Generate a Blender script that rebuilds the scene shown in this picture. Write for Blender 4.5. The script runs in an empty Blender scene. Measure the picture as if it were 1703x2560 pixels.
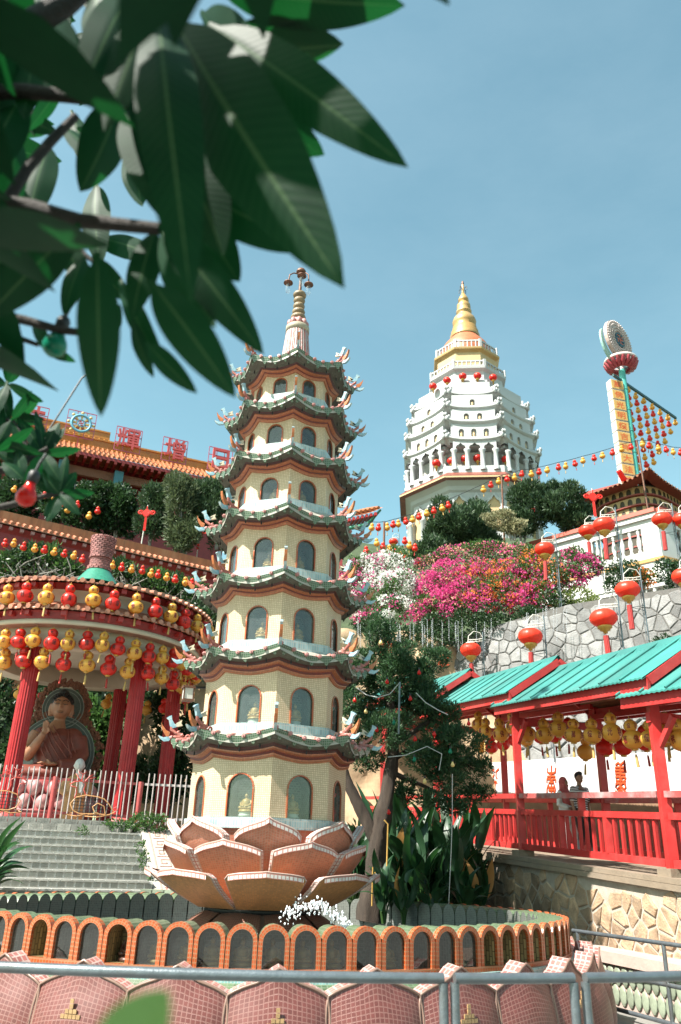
import bpy, math, random
import numpy as np
from mathutils import Vector, Matrix
random.seed(7); rng = np.random.default_rng(7)
PI = math.pi; R = math.radians
sc = bpy.context.scene
col = sc.collection

# ---------------------------------------------------------------- camera
PITCH, ROLL, EYE = R(24.0), math.atan(0.032), 1.6
FPX = 2560 * 28.0 / 36.0
cf = Vector((0, math.cos(PITCH), math.sin(PITCH)))
cu0 = Vector((0, -math.sin(PITCH), math.cos(PITCH))); cr0 = Vector((1, 0, 0))
cr = cr0 * math.cos(ROLL) + cu0 * math.sin(ROLL)
cu = -cr0 * math.sin(ROLL) + cu0 * math.cos(ROLL)
CAM = Vector((0, 0, EYE))
cd = bpy.data.cameras.new('camera'); cam = bpy.data.objects.new('camera', cd); col.objects.link(cam)
cd.sensor_fit = 'VERTICAL'; cd.sensor_height = 36; cd.sensor_width = 24; cd.lens = 28
cd.clip_start = 0.05; cd.clip_end = 3000
m = Matrix((cr, cu, -cf)).transposed().to_4x4(); m.translation = CAM
cam.matrix_world = m
cd.dof.use_dof = True; cd.dof.focus_distance = 11.5; cd.dof.aperture_fstop = 2.4
sc.camera = cam

# ---------------------------------------------------------------- sky, sun, exposure
SUN_AZ, SUN_EL = R(56), R(50)            # measured from the direction towards the camera, turning left
sd = Vector((-math.sin(SUN_AZ) * math.cos(SUN_EL), -math.cos(SUN_AZ) * math.cos(SUN_EL), math.sin(SUN_EL)))
w = bpy.data.worlds.new('World'); sc.world = w; w.use_nodes = True
wn = w.node_tree.nodes; wl = w.node_tree.links
bg = wn['Background']
sky = wn.new('ShaderNodeTexSky'); sky.sky_type = 'NISHITA'; sky.sun_disc = False
sky.sun_elevation = SUN_EL; sky.sun_rotation = math.atan2(sd.x, sd.y) % (2 * PI)
sky.altitude = 0; sky.air_density = 1.0; sky.dust_density = 1.0; sky.ozone_density = 1.0
tint = wn.new('ShaderNodeMix'); tint.data_type = 'RGBA'; tint.blend_type = 'MULTIPLY'
tint.inputs['Factor'].default_value = 1.0
tint.inputs['B'].default_value = (1.24, 1.52, 1.12, 1)
wl.new(sky.outputs[0], tint.inputs['A'])
wtc = wn.new('ShaderNodeTexCoord'); wmp = wn.new('ShaderNodeMapping'); wmp.inputs['Scale'].default_value = (1.2, 1.2, 3.0); wnz = wn.new('ShaderNodeTexNoise'); wnz.inputs['Scale'].default_value = 2.2; wnz.inputs['Detail'].default_value = 7; wnz.inputs['Roughness'].default_value = .62
wl.new(wtc.outputs['Generated'], wmp.inputs[0]); wl.new(wmp.outputs[0], wnz.inputs[0])
wrp = wn.new('ShaderNodeValToRGB'); wrp.color_ramp.elements[0].position = .42; wrp.color_ramp.elements[0].color = (0, 0, 0, 1); wrp.color_ramp.elements[1].position = .80; wrp.color_ramp.elements[1].color = (.05, .05, .05, 1); wl.new(wnz.outputs[0], wrp.inputs[0])
veil = wn.new('ShaderNodeMix'); veil.data_type = 'RGBA'; veil.inputs['B'].default_value = (7.6, 8.8, 9.2, 1)      # faint high haze all over the sky
wl.new(wrp.outputs[0], veil.inputs['Factor']); wl.new(tint.outputs['Result'], veil.inputs['A']); wl.new(veil.outputs['Result'], bg.inputs['Color'])
bg.inputs['Strength'].default_value = 0.076
sl = bpy.data.lights.new('sun', 'SUN'); sl.energy = 5.0; sl.angle = R(0.53); sl.color = (1, .95, .87)
so = bpy.data.objects.new('sun', sl); col.objects.link(so)
so.rotation_euler = sd.to_track_quat('Z', 'Y').to_euler(); so.location = (0, 0, 60)
vs = sc.view_settings; vs.view_transform = 'Standard'; vs.look = 'None'; vs.gamma = 1; vs.exposure = 1.55
vs.use_curve_mapping = False
sc.cycles.use_denoising = True
sc.cycles.max_bounces = 8; sc.cycles.transparent_max_bounces = 16
sc.cycles.sample_clamp_indirect = 6

# ---------------------------------------------------------------- pixel (1703x2560) -> point helpers
def ray(x, y): return cr * ((x - 851.5) / FPX) - cu * ((y - 1280) / FPX) + cf
def at(x, y, Y): d = ray(x, y); return CAM + d * (Y / d.y)
def atz(x, y, z): d = ray(x, y); return CAM + d * ((z - EYE) / d.z)
def proj(p):
    d = Vector(p) - CAM; z = d.dot(cf); return (851.5 + FPX * d.dot(cr) / z, 1280 - FPX * d.dot(cu) / z)

# ---------------------------------------------------------------- mesh builder
class MB:
    def __init__(s): s.v = []; s.f = []; s.uv = []; s.sm = []; s.hasuv = False
    def face(s, pts, uv=None, sm=False):
        b = len(s.v); s.v += [tuple(p) for p in pts]; s.f.append(tuple(range(b, b + len(pts))))
        s.uv.append(uv); s.sm.append(sm); s.hasuv |= uv is not None
    def grid(s, P, uv=None, sm=True, closed=False):
        b = len(s.v); n = len(P); k = len(P[0])
        for row in P: s.v += [tuple(p) for p in row]
        for i in range(n - 1):
            for j in range(k if closed else k - 1):
                j2 = (j + 1) % k
                s.f.append((b + i*k + j, b + i*k + j2, b + (i+1)*k + j2, b + (i+1)*k + j))
                s.sm.append(sm)
                if uv: s.uv.append([uv[i][j], uv[i][j2 if j2 else j] if not closed else uv[i][j], uv[i+1][j2 if j2 else j], uv[i+1][j]]); s.hasuv = True
                else: s.uv.append(None)
    def box(s, c, d, rz=0, uvs=None):
        x, y, z = c; a, b, h = d[0]/2, d[1]/2, d[2]/2; cs, sn = math.cos(rz), math.sin(rz)
        p = [(x + i*cs - j*sn, y + i*sn + j*cs, z + k) for k in (-h, h) for (i, j) in ((-a, -b), (a, -b), (a, b), (-a, b))]
        for q in ((3,2,1,0), (4,5,6,7), (0,1,5,4), (1,2,6,5), (2,3,7,6), (3,0,4,7)): s.face([p[i] for i in q])
    def beam(s, p0, p1, wd, ht, up=(0, 0, 1)):
        p0 = Vector(p0); p1 = Vector(p1); d = (p1 - p0).normalized(); u = Vector(up)
        sx = d.cross(u)
        if sx.length < 1e-4: sx = d.cross(Vector((1, 0, 0)))
        sx.normalize(); u = sx.cross(d).normalized(); a = sx * (wd/2); b = u * (ht/2)
        p = [p0-a-b, p0+a-b, p0+a+b, p0-a+b, p1-a-b, p1+a-b, p1+a+b, p1-a+b]
        for q in ((0,1,2,3), (7,6,5,4), (0,4,5,1), (1,5,6,2), (2,6,7,3), (3,7,4,0)): s.face([p[i] for i in q])
    def tube(s, path, r, n=8, cap=True, sm=True):
        path = [Vector(p) for p in path]; m = len(path)
        rr = r if isinstance(r, (list, tuple)) else [r]*m
        rows = []; ref = None
        for i, p in enumerate(path):
            d = (path[min(i+1, m-1)] - path[max(i-1, 0)]).normalized()
            if ref is None or abs(d.dot(ref)) > .98: ref = Vector((0, 0, 1)) if abs(d.z) < .9 else Vector((1, 0, 0))
            a = d.cross(ref).normalized(); b = a.cross(d).normalized(); ref = b
            rows.append([p + a*(rr[i]*math.cos(2*PI*k/n)) + b*(rr[i]*math.sin(2*PI*k/n)) for k in range(n)])
        s.grid(rows, sm=sm, closed=True)
        if cap: s.face(rows[0]); s.face(rows[-1][::-1])
    def lathe(s, prof, n=24, c=(0, 0, 0), sm=True, a0=0, uvu=None):
        rows = [[(c[0] + r*math.cos(a0 + 2*PI*k/n), c[1] + r*math.sin(a0 + 2*PI*k/n), c[2] + z) for k in range(n)] for r, z in prof]
        s.grid(rows, sm=sm, closed=True)
    def sphere(s, c, r, nu=12, nv=8):
        r = r if isinstance(r, (tuple, list)) else (r, r, r)
        s.grid([[(c[0] + r[0]*math.sin(PI*i/nv)*math.cos(2*PI*k/nu), c[1] + r[1]*math.sin(PI*i/nv)*math.sin(2*PI*k/nu), c[2] + r[2]*math.cos(PI*i/nv)) for k in range(nu)] for i in range(nv+1)], closed=True)
    def prism(s, out, fn, t):
        """2D outline -> fn(x,y,d) -> 3D point, d in +-t/2"""
        a = [fn(x, y, -t/2) for x, y in out]; b = [fn(x, y, t/2) for x, y in out]
        s.face(a); s.face(b[::-1]); n = len(out)
        for i in range(n): j = (i+1) % n; s.face([a[j], a[i], b[i], b[j]])
    def mesh(s, name, mat):
        me = bpy.data.meshes.new(name); me.from_pydata(s.v, [], s.f)
        if s.hasuv:
            uvl = me.uv_layers.new(name='UVMap'); flat = []
            for f, u in zip(s.f, s.uv): flat += [c for q in (u or [(0, 0)]*len(f)) for c in q]
            uvl.data.foreach_set('uv', flat)
        me.polygons.foreach_set('use_smooth', s.sm)
        if mat: me.materials.append(mat)
        me.update(); return me
    def build(s, name, mat, parent=None): return obj(name, s.mesh(name, mat), parent)

def obj(name, data, parent=None, loc=None, rot=None, scale=None):
    o = bpy.data.objects.new(name, data); col.objects.link(o)
    if parent: o.parent = parent
    if loc is not None: o.location = loc
    if rot is not None: o.rotation_euler = rot
    if scale is not None: o.scale = scale
    return o
def tag(o, label, cat, group=None):
    o['label'] = label; o['category'] = cat
    if group: o['group'] = group
    return o
def thing(name, label, cat, loc=(0, 0, 0), rz=0, group=None):
    o = bpy.data.objects.new(name, None); col.objects.link(o); o.empty_display_size = .1
    o.location = loc; o.rotation_euler = (0, 0, rz); return tag(o, label, cat, group)
def struct(o): o['kind'] = 'structure'; return o
def stuff(o): o['kind'] = 'stuff'; return o
def clone(o, parent=None):
    c = o.copy(); col.objects.link(c); c.parent = parent
    for ch in o.children: clone(ch, c)
    return c
def P3(f): return [Vector(q) for q in f]
def nth(i): return ['first','second','third','fourth','fifth','sixth','seventh','eighth','ninth','tenth','eleventh','twelfth','thirteenth','fourteenth','fifteenth','sixteenth','seventeenth','eighteenth','nineteenth','twentieth','twenty-first','twenty-second','twenty-third','twenty-fourth','twenty-fifth','twenty-sixth','twenty-seventh','twenty-eighth','twenty-ninth','thirtieth','thirty-first','thirty-second','thirty-third','thirty-fourth','thirty-fifth','thirty-sixth'][i]

# ---------------------------------------------------------------- materials
MT = {}; KA = .68
def nodes(name):
    mt = bpy.data.materials.new(name); mt.use_nodes = True; n = mt.node_tree.nodes; l = mt.node_tree.links
    MT[name] = mt; return mt, n, l, n['Principled BSDF']
def rgb(c): return (c[0], c[1], c[2], 1)
def mixn(n, l, typ, a, b, fac):
    x = n.new('ShaderNodeMix'); x.data_type = 'RGBA'; x.blend_type = typ
    for k, q in (('A', a), ('B', b), ('Factor', fac)):
        if isinstance(q, (int, float)): x.inputs[k].default_value = q
        elif isinstance(q, tuple): x.inputs[k].default_value = rgb(q)
        else: l.new(q, x.inputs[k])
    return x.outputs['Result']
def ramp(n, l, src, stops):
    r = n.new('ShaderNodeValToRGB'); e = r.color_ramp.elements
    e[0].position, e[0].color = stops[0][0], rgb(stops[0][1]); e[1].position, e[1].color = stops[-1][0], rgb(stops[-1][1])
    for p, c in stops[1:-1]: q = e.new(p); q.color = rgb(c)
    l.new(src, r.inputs[0]); return r.outputs[0]
def noise(n, l, scale, detail=4, coord='Object', rough=.6, stretch=None):
    t = n.new('ShaderNodeTexCoord'); z = n.new('ShaderNodeTexNoise')
    z.inputs['Scale'].default_value = scale; z.inputs['Detail'].default_value = detail; z.inputs['Roughness'].default_value = rough
    if stretch:
        mp = n.new('ShaderNodeMapping'); mp.inputs['Scale'].default_value = stretch; l.new(t.outputs[coord], mp.inputs[0]); l.new(mp.outputs[0], z.inputs[0])
    else: l.new(t.outputs[coord], z.inputs[0])
    return z.outputs[0]
def bump(n, l, bs, src, strength, dist=.01):
    b = n.new('ShaderNodeBump'); b.inputs['Strength'].default_value = strength; b.inputs['Distance'].default_value = dist
    l.new(src, b.inputs['Height']); l.new(b.outputs[0], bs.inputs['Normal'])
def g(v): return (v, v, v)
def M(name, c, rough=.6, var=.25, scale=6, bmp=.15, metal=0, rnd=0, stain=None, stretch=None, spec=.5, coat=0):
    """plain surface: colour with two scales of noise, optional random tint per object, optional stain colour"""
    c = tuple(q*KA for q in c); stain = (tuple(q*KA for q in stain[0]), stain[1]) if stain else None
    mt, n, l, bs = nodes(name)
    z = noise(n, l, scale, 6, stretch=stretch)
    c1 = ramp(n, l, z, [(.3, tuple(max(0, q*(1-var)) for q in c)), (.7, tuple(min(1, q*(1+var)) for q in c))])
    if stain:
        z2 = noise(n, l, scale*.35, 8, rough=.7, stretch=stretch)
        f = ramp(n, l, z2, [(.48, g(0)), (.68, g(stain[1]))]); c1 = mixn(n, l, 'MIX', c1, stain[0], f)
    if rnd:
        oi = n.new('ShaderNodeObjectInfo'); f = ramp(n, l, oi.outputs['Random'], [(0, g(1-rnd)), (1, g(1+rnd))]); c1 = mixn(n, l, 'MULTIPLY', c1, f, 1.0)
    l.new(c1, bs.inputs['Base Color']); bs.inputs['Roughness'].default_value = rough; bs.inputs['Metallic'].default_value = metal
    bs.inputs['Specular IOR Level'].default_value = spec; bs.inputs['Coat Weight'].default_value = coat
    if bmp: bump(n, l, bs, noise(n, l, scale*5, 5), bmp, .02)
    return mt
def mosaic(name, c, grout, sx, sy, var=.2, offset=0, mort=.12, rough=.35, grime=(.12, .10, .07), gr=.5, gscale=3, coord='UV', bmp=.4, gstretch=None, spec=.5):
    """small tiles laid on UVs given in metres"""
    c, grout, grime = (tuple(q*KA for q in v) for v in (c, grout, grime))
    mt, n, l, bs = nodes(name)
    t = n.new('ShaderNodeTexCoord'); b = n.new('ShaderNodeTexBrick'); b.offset = offset; b.squash = 1
    l.new(t.outputs[coord], b.inputs['Vector'])
    b.inputs['Scale'].default_value = 1; b.inputs['Brick Width'].default_value = sx; b.inputs['Row Height'].default_value = sy
    b.inputs['Mortar Size'].default_value = min(sx, sy)*mort; b.inputs['Mortar Smooth'].default_value = .1
    b.inputs['Color1'].default_value = rgb(tuple(q*(1-var) for q in c)); b.inputs['Color2'].default_value = rgb(tuple(min(1, q*(1+var)) for q in c)); b.inputs['Mortar'].default_value = rgb(grout)
    z = noise(n, l, gscale, 8, rough=.7, stretch=gstretch); f = ramp(n, l, z, [(.45, g(0)), (.75, g(gr))])
    c1 = mixn(n, l, 'MIX', b.outputs[0], grime, f)
    l.new(c1, bs.inputs['Base Color']); bs.inputs['Roughness'].default_value = rough; bs.inputs['Specular IOR Level'].default_value = spec
    iv = n.new('ShaderNodeMath'); iv.operation = 'SUBTRACT'; iv.inputs[0].default_value = 1; l.new(b.outputs[1], iv.inputs[1])
    if bmp: bump(n, l, bs, iv.outputs[0], bmp, .003)
    return mt
def leafmat(name, dark, light, rough=.45, trans=.3, tcol=None, spec=.4):
    mt, n, l, bs = nodes(name)
    ge = n.new('ShaderNodeNewGeometry'); c1 = ramp(n, l, ge.outputs['Random Per Island'], [(0, dark), (1, light)])
    l.new(c1, bs.inputs['Base Color']); bs.inputs['Roughness'].default_value = rough; bs.inputs['Specular IOR Level'].default_value = spec
    tr = n.new('ShaderNodeBsdfTranslucent'); tr.inputs[0].default_value = rgb(tcol or tuple(min(1, q*1.8) for q in light))
    mx = n.new('ShaderNodeMixShader'); mx.inputs[0].default_value = trans
    out = n['Material Output']; l.new(bs.outputs[0], mx.inputs[1]); l.new(tr.outputs[0], mx.inputs[2]); l.new(mx.outputs[0], out.inputs[0])
    return mt
def glassmat(name, tintc=(.75, .85, .85), dirt=.18, dirtc=(.45, .5, .5), fres=1.45):
    mt, n, l, bs = nodes(name); n.remove(bs)
    tr = n.new('ShaderNodeBsdfTransparent'); tr.inputs[0].default_value = rgb(tintc)
    gl = n.new('ShaderNodeBsdfGlossy'); gl.inputs['Roughness'].default_value = .0; gl.inputs['Color'].default_value = (1, 1, 1, 1)
    df = n.new('ShaderNodeBsdfDiffuse'); df.inputs[0].default_value = rgb(dirtc)
    lw = n.new('ShaderNodeLayerWeight'); pw = n.new('ShaderNodeMath'); pw.operation = 'POWER'; pw.inputs[1].default_value = 4.0; l.new(lw.outputs['Facing'], pw.inputs[0]); fr = n.new('ShaderNodeMath'); fr.operation = 'MULTIPLY_ADD'; fr.inputs[1].default_value = .85; fr.inputs[2].default_value = .07; l.new(pw.outputs[0], fr.inputs[0])
    m1 = n.new('ShaderNodeMixShader'); l.new(fr.outputs[0], m1.inputs[0]); l.new(tr.outputs[0], m1.inputs[1]); l.new(gl.outputs[0], m1.inputs[2])
    z = noise(n, l, 7, 6, rough=.7); f = ramp(n, l, z, [(.3, g(dirt*.4)), (.75, g(dirt*1.6))])
    m2 = n.new('ShaderNodeMixShader'); l.new(f, m2.inputs[0]); l.new(m1.outputs[0], m2.inputs[1]); l.new(df.outputs[0], m2.inputs[2])
    l.new(m2.outputs[0], n['Material Output'].inputs[0]); return mt

def np_mesh(name, V, F, mat, smooth=False):
    """V (n,3) F (m,4) numpy quads"""
    me = bpy.data.meshes.new(name); n, m_, k = len(V), len(F), F.shape[1]
    me.vertices.add(n); me.vertices.foreach_set('co', np.ascontiguousarray(V, dtype=np.float32).ravel())
    me.loops.add(m_*k); me.loops.foreach_set('vertex_index', np.ascontiguousarray(F, dtype=np.int32).ravel())
    me.polygons.add(m_); me.polygons.foreach_set('loop_start', np.arange(0, m_*k, k, dtype=np.int32))
    me.polygons.foreach_set('loop_total', np.full(m_, k, dtype=np.int32))
    if smooth: me.polygons.foreach_set('use_smooth', np.ones(m_, dtype=bool))
    me.update(calc_edges=True)
    if mat: me.materials.append(mat)
    return me
def leaves(P, D, L, W, N=None, fold=.25):
    """leaf blades at P along unit D, length L, width W -> V, F : rhombic leaves of two quads-ish (one folded kite)"""
    n = len(P); D = D / np.linalg.norm(D, axis=1, keepdims=True)
    if N is None: N = rng.normal(size=(n, 3))
    S = np.cross(D, N); S /= np.linalg.norm(S, axis=1, keepdims=True) + 1e-9
    U = np.cross(S, D)
    L = np.broadcast_to(L, n)[:, None]; W = np.broadcast_to(W, n)[:, None]
    a = P; b = P + D*L*.5 + S*W*.5 + U*W*fold; c = P + D*L; d = P + D*L*.5 - S*W*.5 + U*W*fold
    V = np.stack([a, b, c, d], 1).reshape(-1, 3); F = np.arange(4*n).reshape(n, 4)
    return V, F
def rdir(n, up=0.0, spread=1.0):
    d = rng.normal(size=(n, 3))*spread; d[:, 2] += up; return d / np.linalg.norm(d, axis=1, keepdims=True)
# ================================================================ materials of the pagoda and pond
mosaic('cream_mosaic', (.88, .68, .465), (.60, .43, .26), .026, .026, .12, mort=.16, gr=.42, grime=(.40, .27, .13), rough=.5, gstretch=(1, 1, .25))
mosaic('blue_tile', (.40, .55, .57), (.62, .60, .55), .03, .075, .22, mort=.12, gr=.3, grime=(.5, .46, .38))
mosaic('turquoise_tile', (.30, .60, .58), (.72, .74, .68), .028, .09, .25, mort=.1, gr=.3)
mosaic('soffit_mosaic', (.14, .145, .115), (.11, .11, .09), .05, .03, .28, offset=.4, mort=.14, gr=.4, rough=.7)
mosaic('maroon_mosaic', (.12, .016, .018), (.06, .02, .018), .024, .024, .2, mort=.16, gr=.25)
mosaic('red_mosaic', (.25, .02, .016), (.10, .03, .02), .024, .024, .2, mort=.14, gr=.2)
mosaic('orange_mosaic', (.62, .19, .085), (.30, .14, .08), .02, .03, .18, mort=.12, gr=.2)
mosaic('green_mosaic', (.045, .13, .06), (.25, .30, .24), .03, .03, .35, mort=.13, gr=.35, rough=.3)
mosaic('petal_mosaic', (.70, .25, .155), (.66, .36, .26), .034, .034, .16, mort=.10, gr=.28, gscale=2.2, rough=.42)
mosaic('petal_orange', (.82, .36, .14), (.66, .34, .17), .034, .034, .16, mort=.09, gr=.35, gscale=2.5, rough=.45)
mosaic('petal_brown', (.20, .07, .045), (.30, .18, .14), .034, .034, .2, mort=.1, gr=.3)
mosaic('petal_pink', (.175, .05, .042), (.29, .135, .115), .036, .036, .16, mort=.10, gr=.38, grime=(.22, .08, .07), gscale=1.6, rough=.4)
mosaic('white_edge', (.82, .76, .72), (.55, .22, .18), .05, .04, .06, mort=.14, gr=.2)
mosaic('pink_edge', (.46, .17, .15), (.58, .42, .38), .04, .04, .2, mort=.14, gr=.2)
mosaic('red_trim', (.50, .10, .06), (.6, .4, .34), .02, .02, .2, mort=.16, gr=.15)
mosaic('niche_orange', (.54, .085, .014), (.46, .20, .10), .034, .034, .18, mort=.15, gr=.25, grime=(.3, .12, .06), rough=.3)
mosaic('grey_mosaic', (.15, .165, .15), (.27, .28, .26), .03, .024, .3, mort=.14, gr=.4, rough=.4)
mosaic('green_roof_tile', (.095, .16, .08), (.20, .24, .17), .05, .035, .3, mort=.1, gr=.45, grime=(.22, .20, .12), rough=.35)
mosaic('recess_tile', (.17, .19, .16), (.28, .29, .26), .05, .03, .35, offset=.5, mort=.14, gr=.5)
mosaic('recess_brick', (.52, .37, .17), (.20, .14, .07), .09, .03, .35, offset=.5, mort=.16, gr=.4)
M('pale_tile', (.44, .42, .36), .4, .12, 9, .2, stain=((.42, .34, .28), .5))
M('rosette_pink', (.60, .27, .25), .45, .3, 40, .2, stain=((.2, .1, .09), .6))
M('scroll_pink', (.46, .14, .11), .4, .3, 30, .2, stain=((.7, .58, .54), .8))
M('scroll_white', (.46, .38, .35), .4, .15, 30, .2, stain=((.45, .3, .26), .4))
M('fin_blue', (.26, .46, .54), .35, .25, 30, .2, stain=((.75, .78, .76), .7))
M('fin_orange', (.52, .15, .04), .35, .25, 25, .2, stain=((.75, .55, .4), .4))
M('fin_cream', (.70, .60, .44), .35, .2, 25, .2)
M('dark_metal', (.02, .02, .022), .5, .2, 20, .1)
M('rust_metal', (.20, .09, .055), .5, .35, 14, .3, metal=.4)
M('steel_grey', (.21, .245, .27), .35, .18, 9, .15, metal=.55, stain=((.16, .15, .14), .7))
M('gilt_stone', (.27, .19, .10), .5, .35, 9, .4, stain=((.22, .20, .17), .7))
M('stone_ring', (.46, .40, .29), .6, .2, 12, .3, stain=((.24, .2, .14), .6))
M('gold', (.70, .40, .10), .35, .2, 8, .1, metal=.35)
M('statue_gold', (.62, .36, .13), .4, .2, 10, .15, metal=.15)
M('statue_brown', (.10, .045, .03), .35, .3, 12, .15)
M('white_stone', (.74, .72, .67), .5, .08, 8, .1)
glassmat('pane_glass', (.72, .80, .77), .07)
glassmat('niche_glass', (.50, .56, .54), .04, (.30, .33, .31))
glassmat('bulb_glass', (.9, .93, .95), .06, (.8, .8, .8))

# ================================================================ the pagoda
PGX, PGY = -0.85, 11.4
pagoda = thing('pagoda', 'tall seven-tiered cream mosaic pagoda with green scalloped eaves rising from a lotus', 'pagoda', (PGX, PGY, 0))
CA0 = R(-84.5)
cdir = [(math.cos(CA0 + k*PI/4), math.sin(CA0 + k*PI/4)) for k in range(8)]
def zc(y, r):                           # height of something seen at picture row y on the corner nearest the camera
    x = 668 + (2040 - y) * .0625
    return at(x, y, PGY - r*math.cos(R(5.5))).z
def oc(k, t, r, z, lift=0, bow=0):
    a, b = cdir[k % 8], cdir[(k+1) % 8]; u = 2*t - 1; s = r * (1 - bow*(1 - u*u))
    return ((a[0]*(1-t) + b[0]*t)*s, (a[1]*(1-t) + b[1]*t)*s, z - lift*(1 - abs(u)**1.6))
def oring(mb, prof, n=10, sm=False):
    """octagonal ring swept along profile [(r,z,lift,bow)...]"""
    ls = [0]
    for a, b in zip(prof, prof[1:]): ls.append(ls[-1] + math.hypot(b[0]-a[0], b[1]-a[1]))
    for k in range(8):
        w = 2*prof[0][0]*math.sin(PI/8)
        P = [[oc(k, j/n, *q) for j in range(n+1)] for q in prof]
        U = [[(k*w + j/n*w, ls[i]) for j in range(n+1)] for i in range(len(prof))]
        mb.grid(P, U, sm)
WR = [1.045, .975, .915, .860, .805, .730, .650]
ER = [1.37, 1.31, 1.25, 1.20, 1.14, 1.08, 1.02]
YW = [1887, 1671, 1475, 1307, 1166, 1040, 927]
YC = [1854, 1640, 1451, 1284, 1141, 1013, 904]
YE = [1831, 1619, 1430, 1265, 1120, 992, 877]
YB = [2042, 1804, 1594, 1412, 1242, 1101, 977]
tiers = []
for i in range(7):
    r, e = WR[i], ER[i]
    zb = zc(YB[i], r + .05); zw = zc(YW[i], r + .02); zk = zc(YC[i], r + .14); ze = zc(YE[i], e)
    zk = max(zk, zw + .09); ze = max(ze, zk + .03)
    tiers.append((r, e, zb, zw, zk, ze))
def arch(wd, h, n=10):
    """outline of an arched opening, foot at 0: list of (x,z) from lower left over the crown to lower right"""
    rr = wd/2; return [(-rr, 0)] + [(-rr*math.cos(PI*j/n), h - rr + rr*math.sin(PI*j/n)) for j in range(n+1)] + [(rr, 0)]
winfo = []
for i, (r, e, zb, zw, zk, ze) in enumerate(tiers):
    ap = r*math.cos(PI/8); fw = 2*r*math.sin(PI/8); ww = fw*.41; wh = (zw - zb)*(.69 if i < 5 else .74); ztop = zw + .03
    mb = MB(); rec = []
    for k in range(8):
        am = CA0 + (k+.5)*PI/4; nx, ny = math.cos(am), math.sin(am); tx, ty = -ny, nx
        def F(x, z, d=0): return (nx*(ap+d) + tx*x, ny*(ap+d) + ty*x, zb + z)
        H = ztop - zb; A = arch(ww, wh); off = k*fw
        def q(pts): mb.face([F(x, z) for x, z in pts], [(off + x, z) for x, z in pts])
        q([(-fw/2, 0), (-ww/2, 0), (-ww/2, H), (-fw/2, H)]); q([(ww/2, 0), (fw/2, 0), (fw/2, H), (ww/2, H)])
        for (x0, z0), (x1, z1) in zip(A[1:-1], A[2:-1]): q([(x0, z0), (x1, z1), (x1, H), (x0, H)])
        rec.append((F, A))
    mb.build('wall', MT['cream_mosaic'], pagoda)
    mb = MB(); oring(mb, [(r-.08, zb-.13, 0, 0), (r+.045, zb-.13, 0, 0), (r+.045, zb-.004, 0, 0), (r-.1, zb-.004, 0, 0)], 2)
    mb.build('ledge', MT['blue_tile'], pagoda)
    h = zk - zw; sg = .055
    for nm, mt, prof in (('cornice_roll', 'orange_mosaic', [(r-.01, zw-.02), (r+.03, zw-.015), (r+.045, zw+.01), (r+.045, zw+.025)]),
                         ('cornice_band', 'red_mosaic', [(r+.038, zw+.02), (r+.05, zw+.25*h), (r+.06, zw+.42*h)]),
                         ('cornice_roll', 'orange_mosaic', [(r+.055, zw+.40*h), (r+.09, zw+.46*h), (r+.115, zw+.55*h), (r+.115, zw+.66*h)]),
                         ('cornice_band', 'maroon_mosaic', [(r+.108, zw+.62*h), (r+.12, zw+.8*h), (r+.145, zw+1.0*h)])):
        mb = MB(); oring(mb, [(a, b, sg, .015) for a, b in prof]); mb.build(nm, MT[mt], pagoda)
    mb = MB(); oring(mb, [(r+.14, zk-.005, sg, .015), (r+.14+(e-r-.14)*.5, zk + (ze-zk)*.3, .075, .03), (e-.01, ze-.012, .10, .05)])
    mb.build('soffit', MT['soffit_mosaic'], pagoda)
    nb = (tiers[i+1][2]-.13, tiers[i+1][0]+.05) if i < 6 else (ze + .20, .24)
    mb = MB(); oring(mb, [(e, ze-.014, .10, .05), (e, ze+.05, .10, .05), (e-.1, ze+.065, .08, .04), (nb[1]-.02, nb[0]+.012, .0, .0)])
    mb.build('roof_slab', MT['pale_tile'], pagoda)
    winfo.append((rec, ww, wh, zb, ap, fw))
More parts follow.
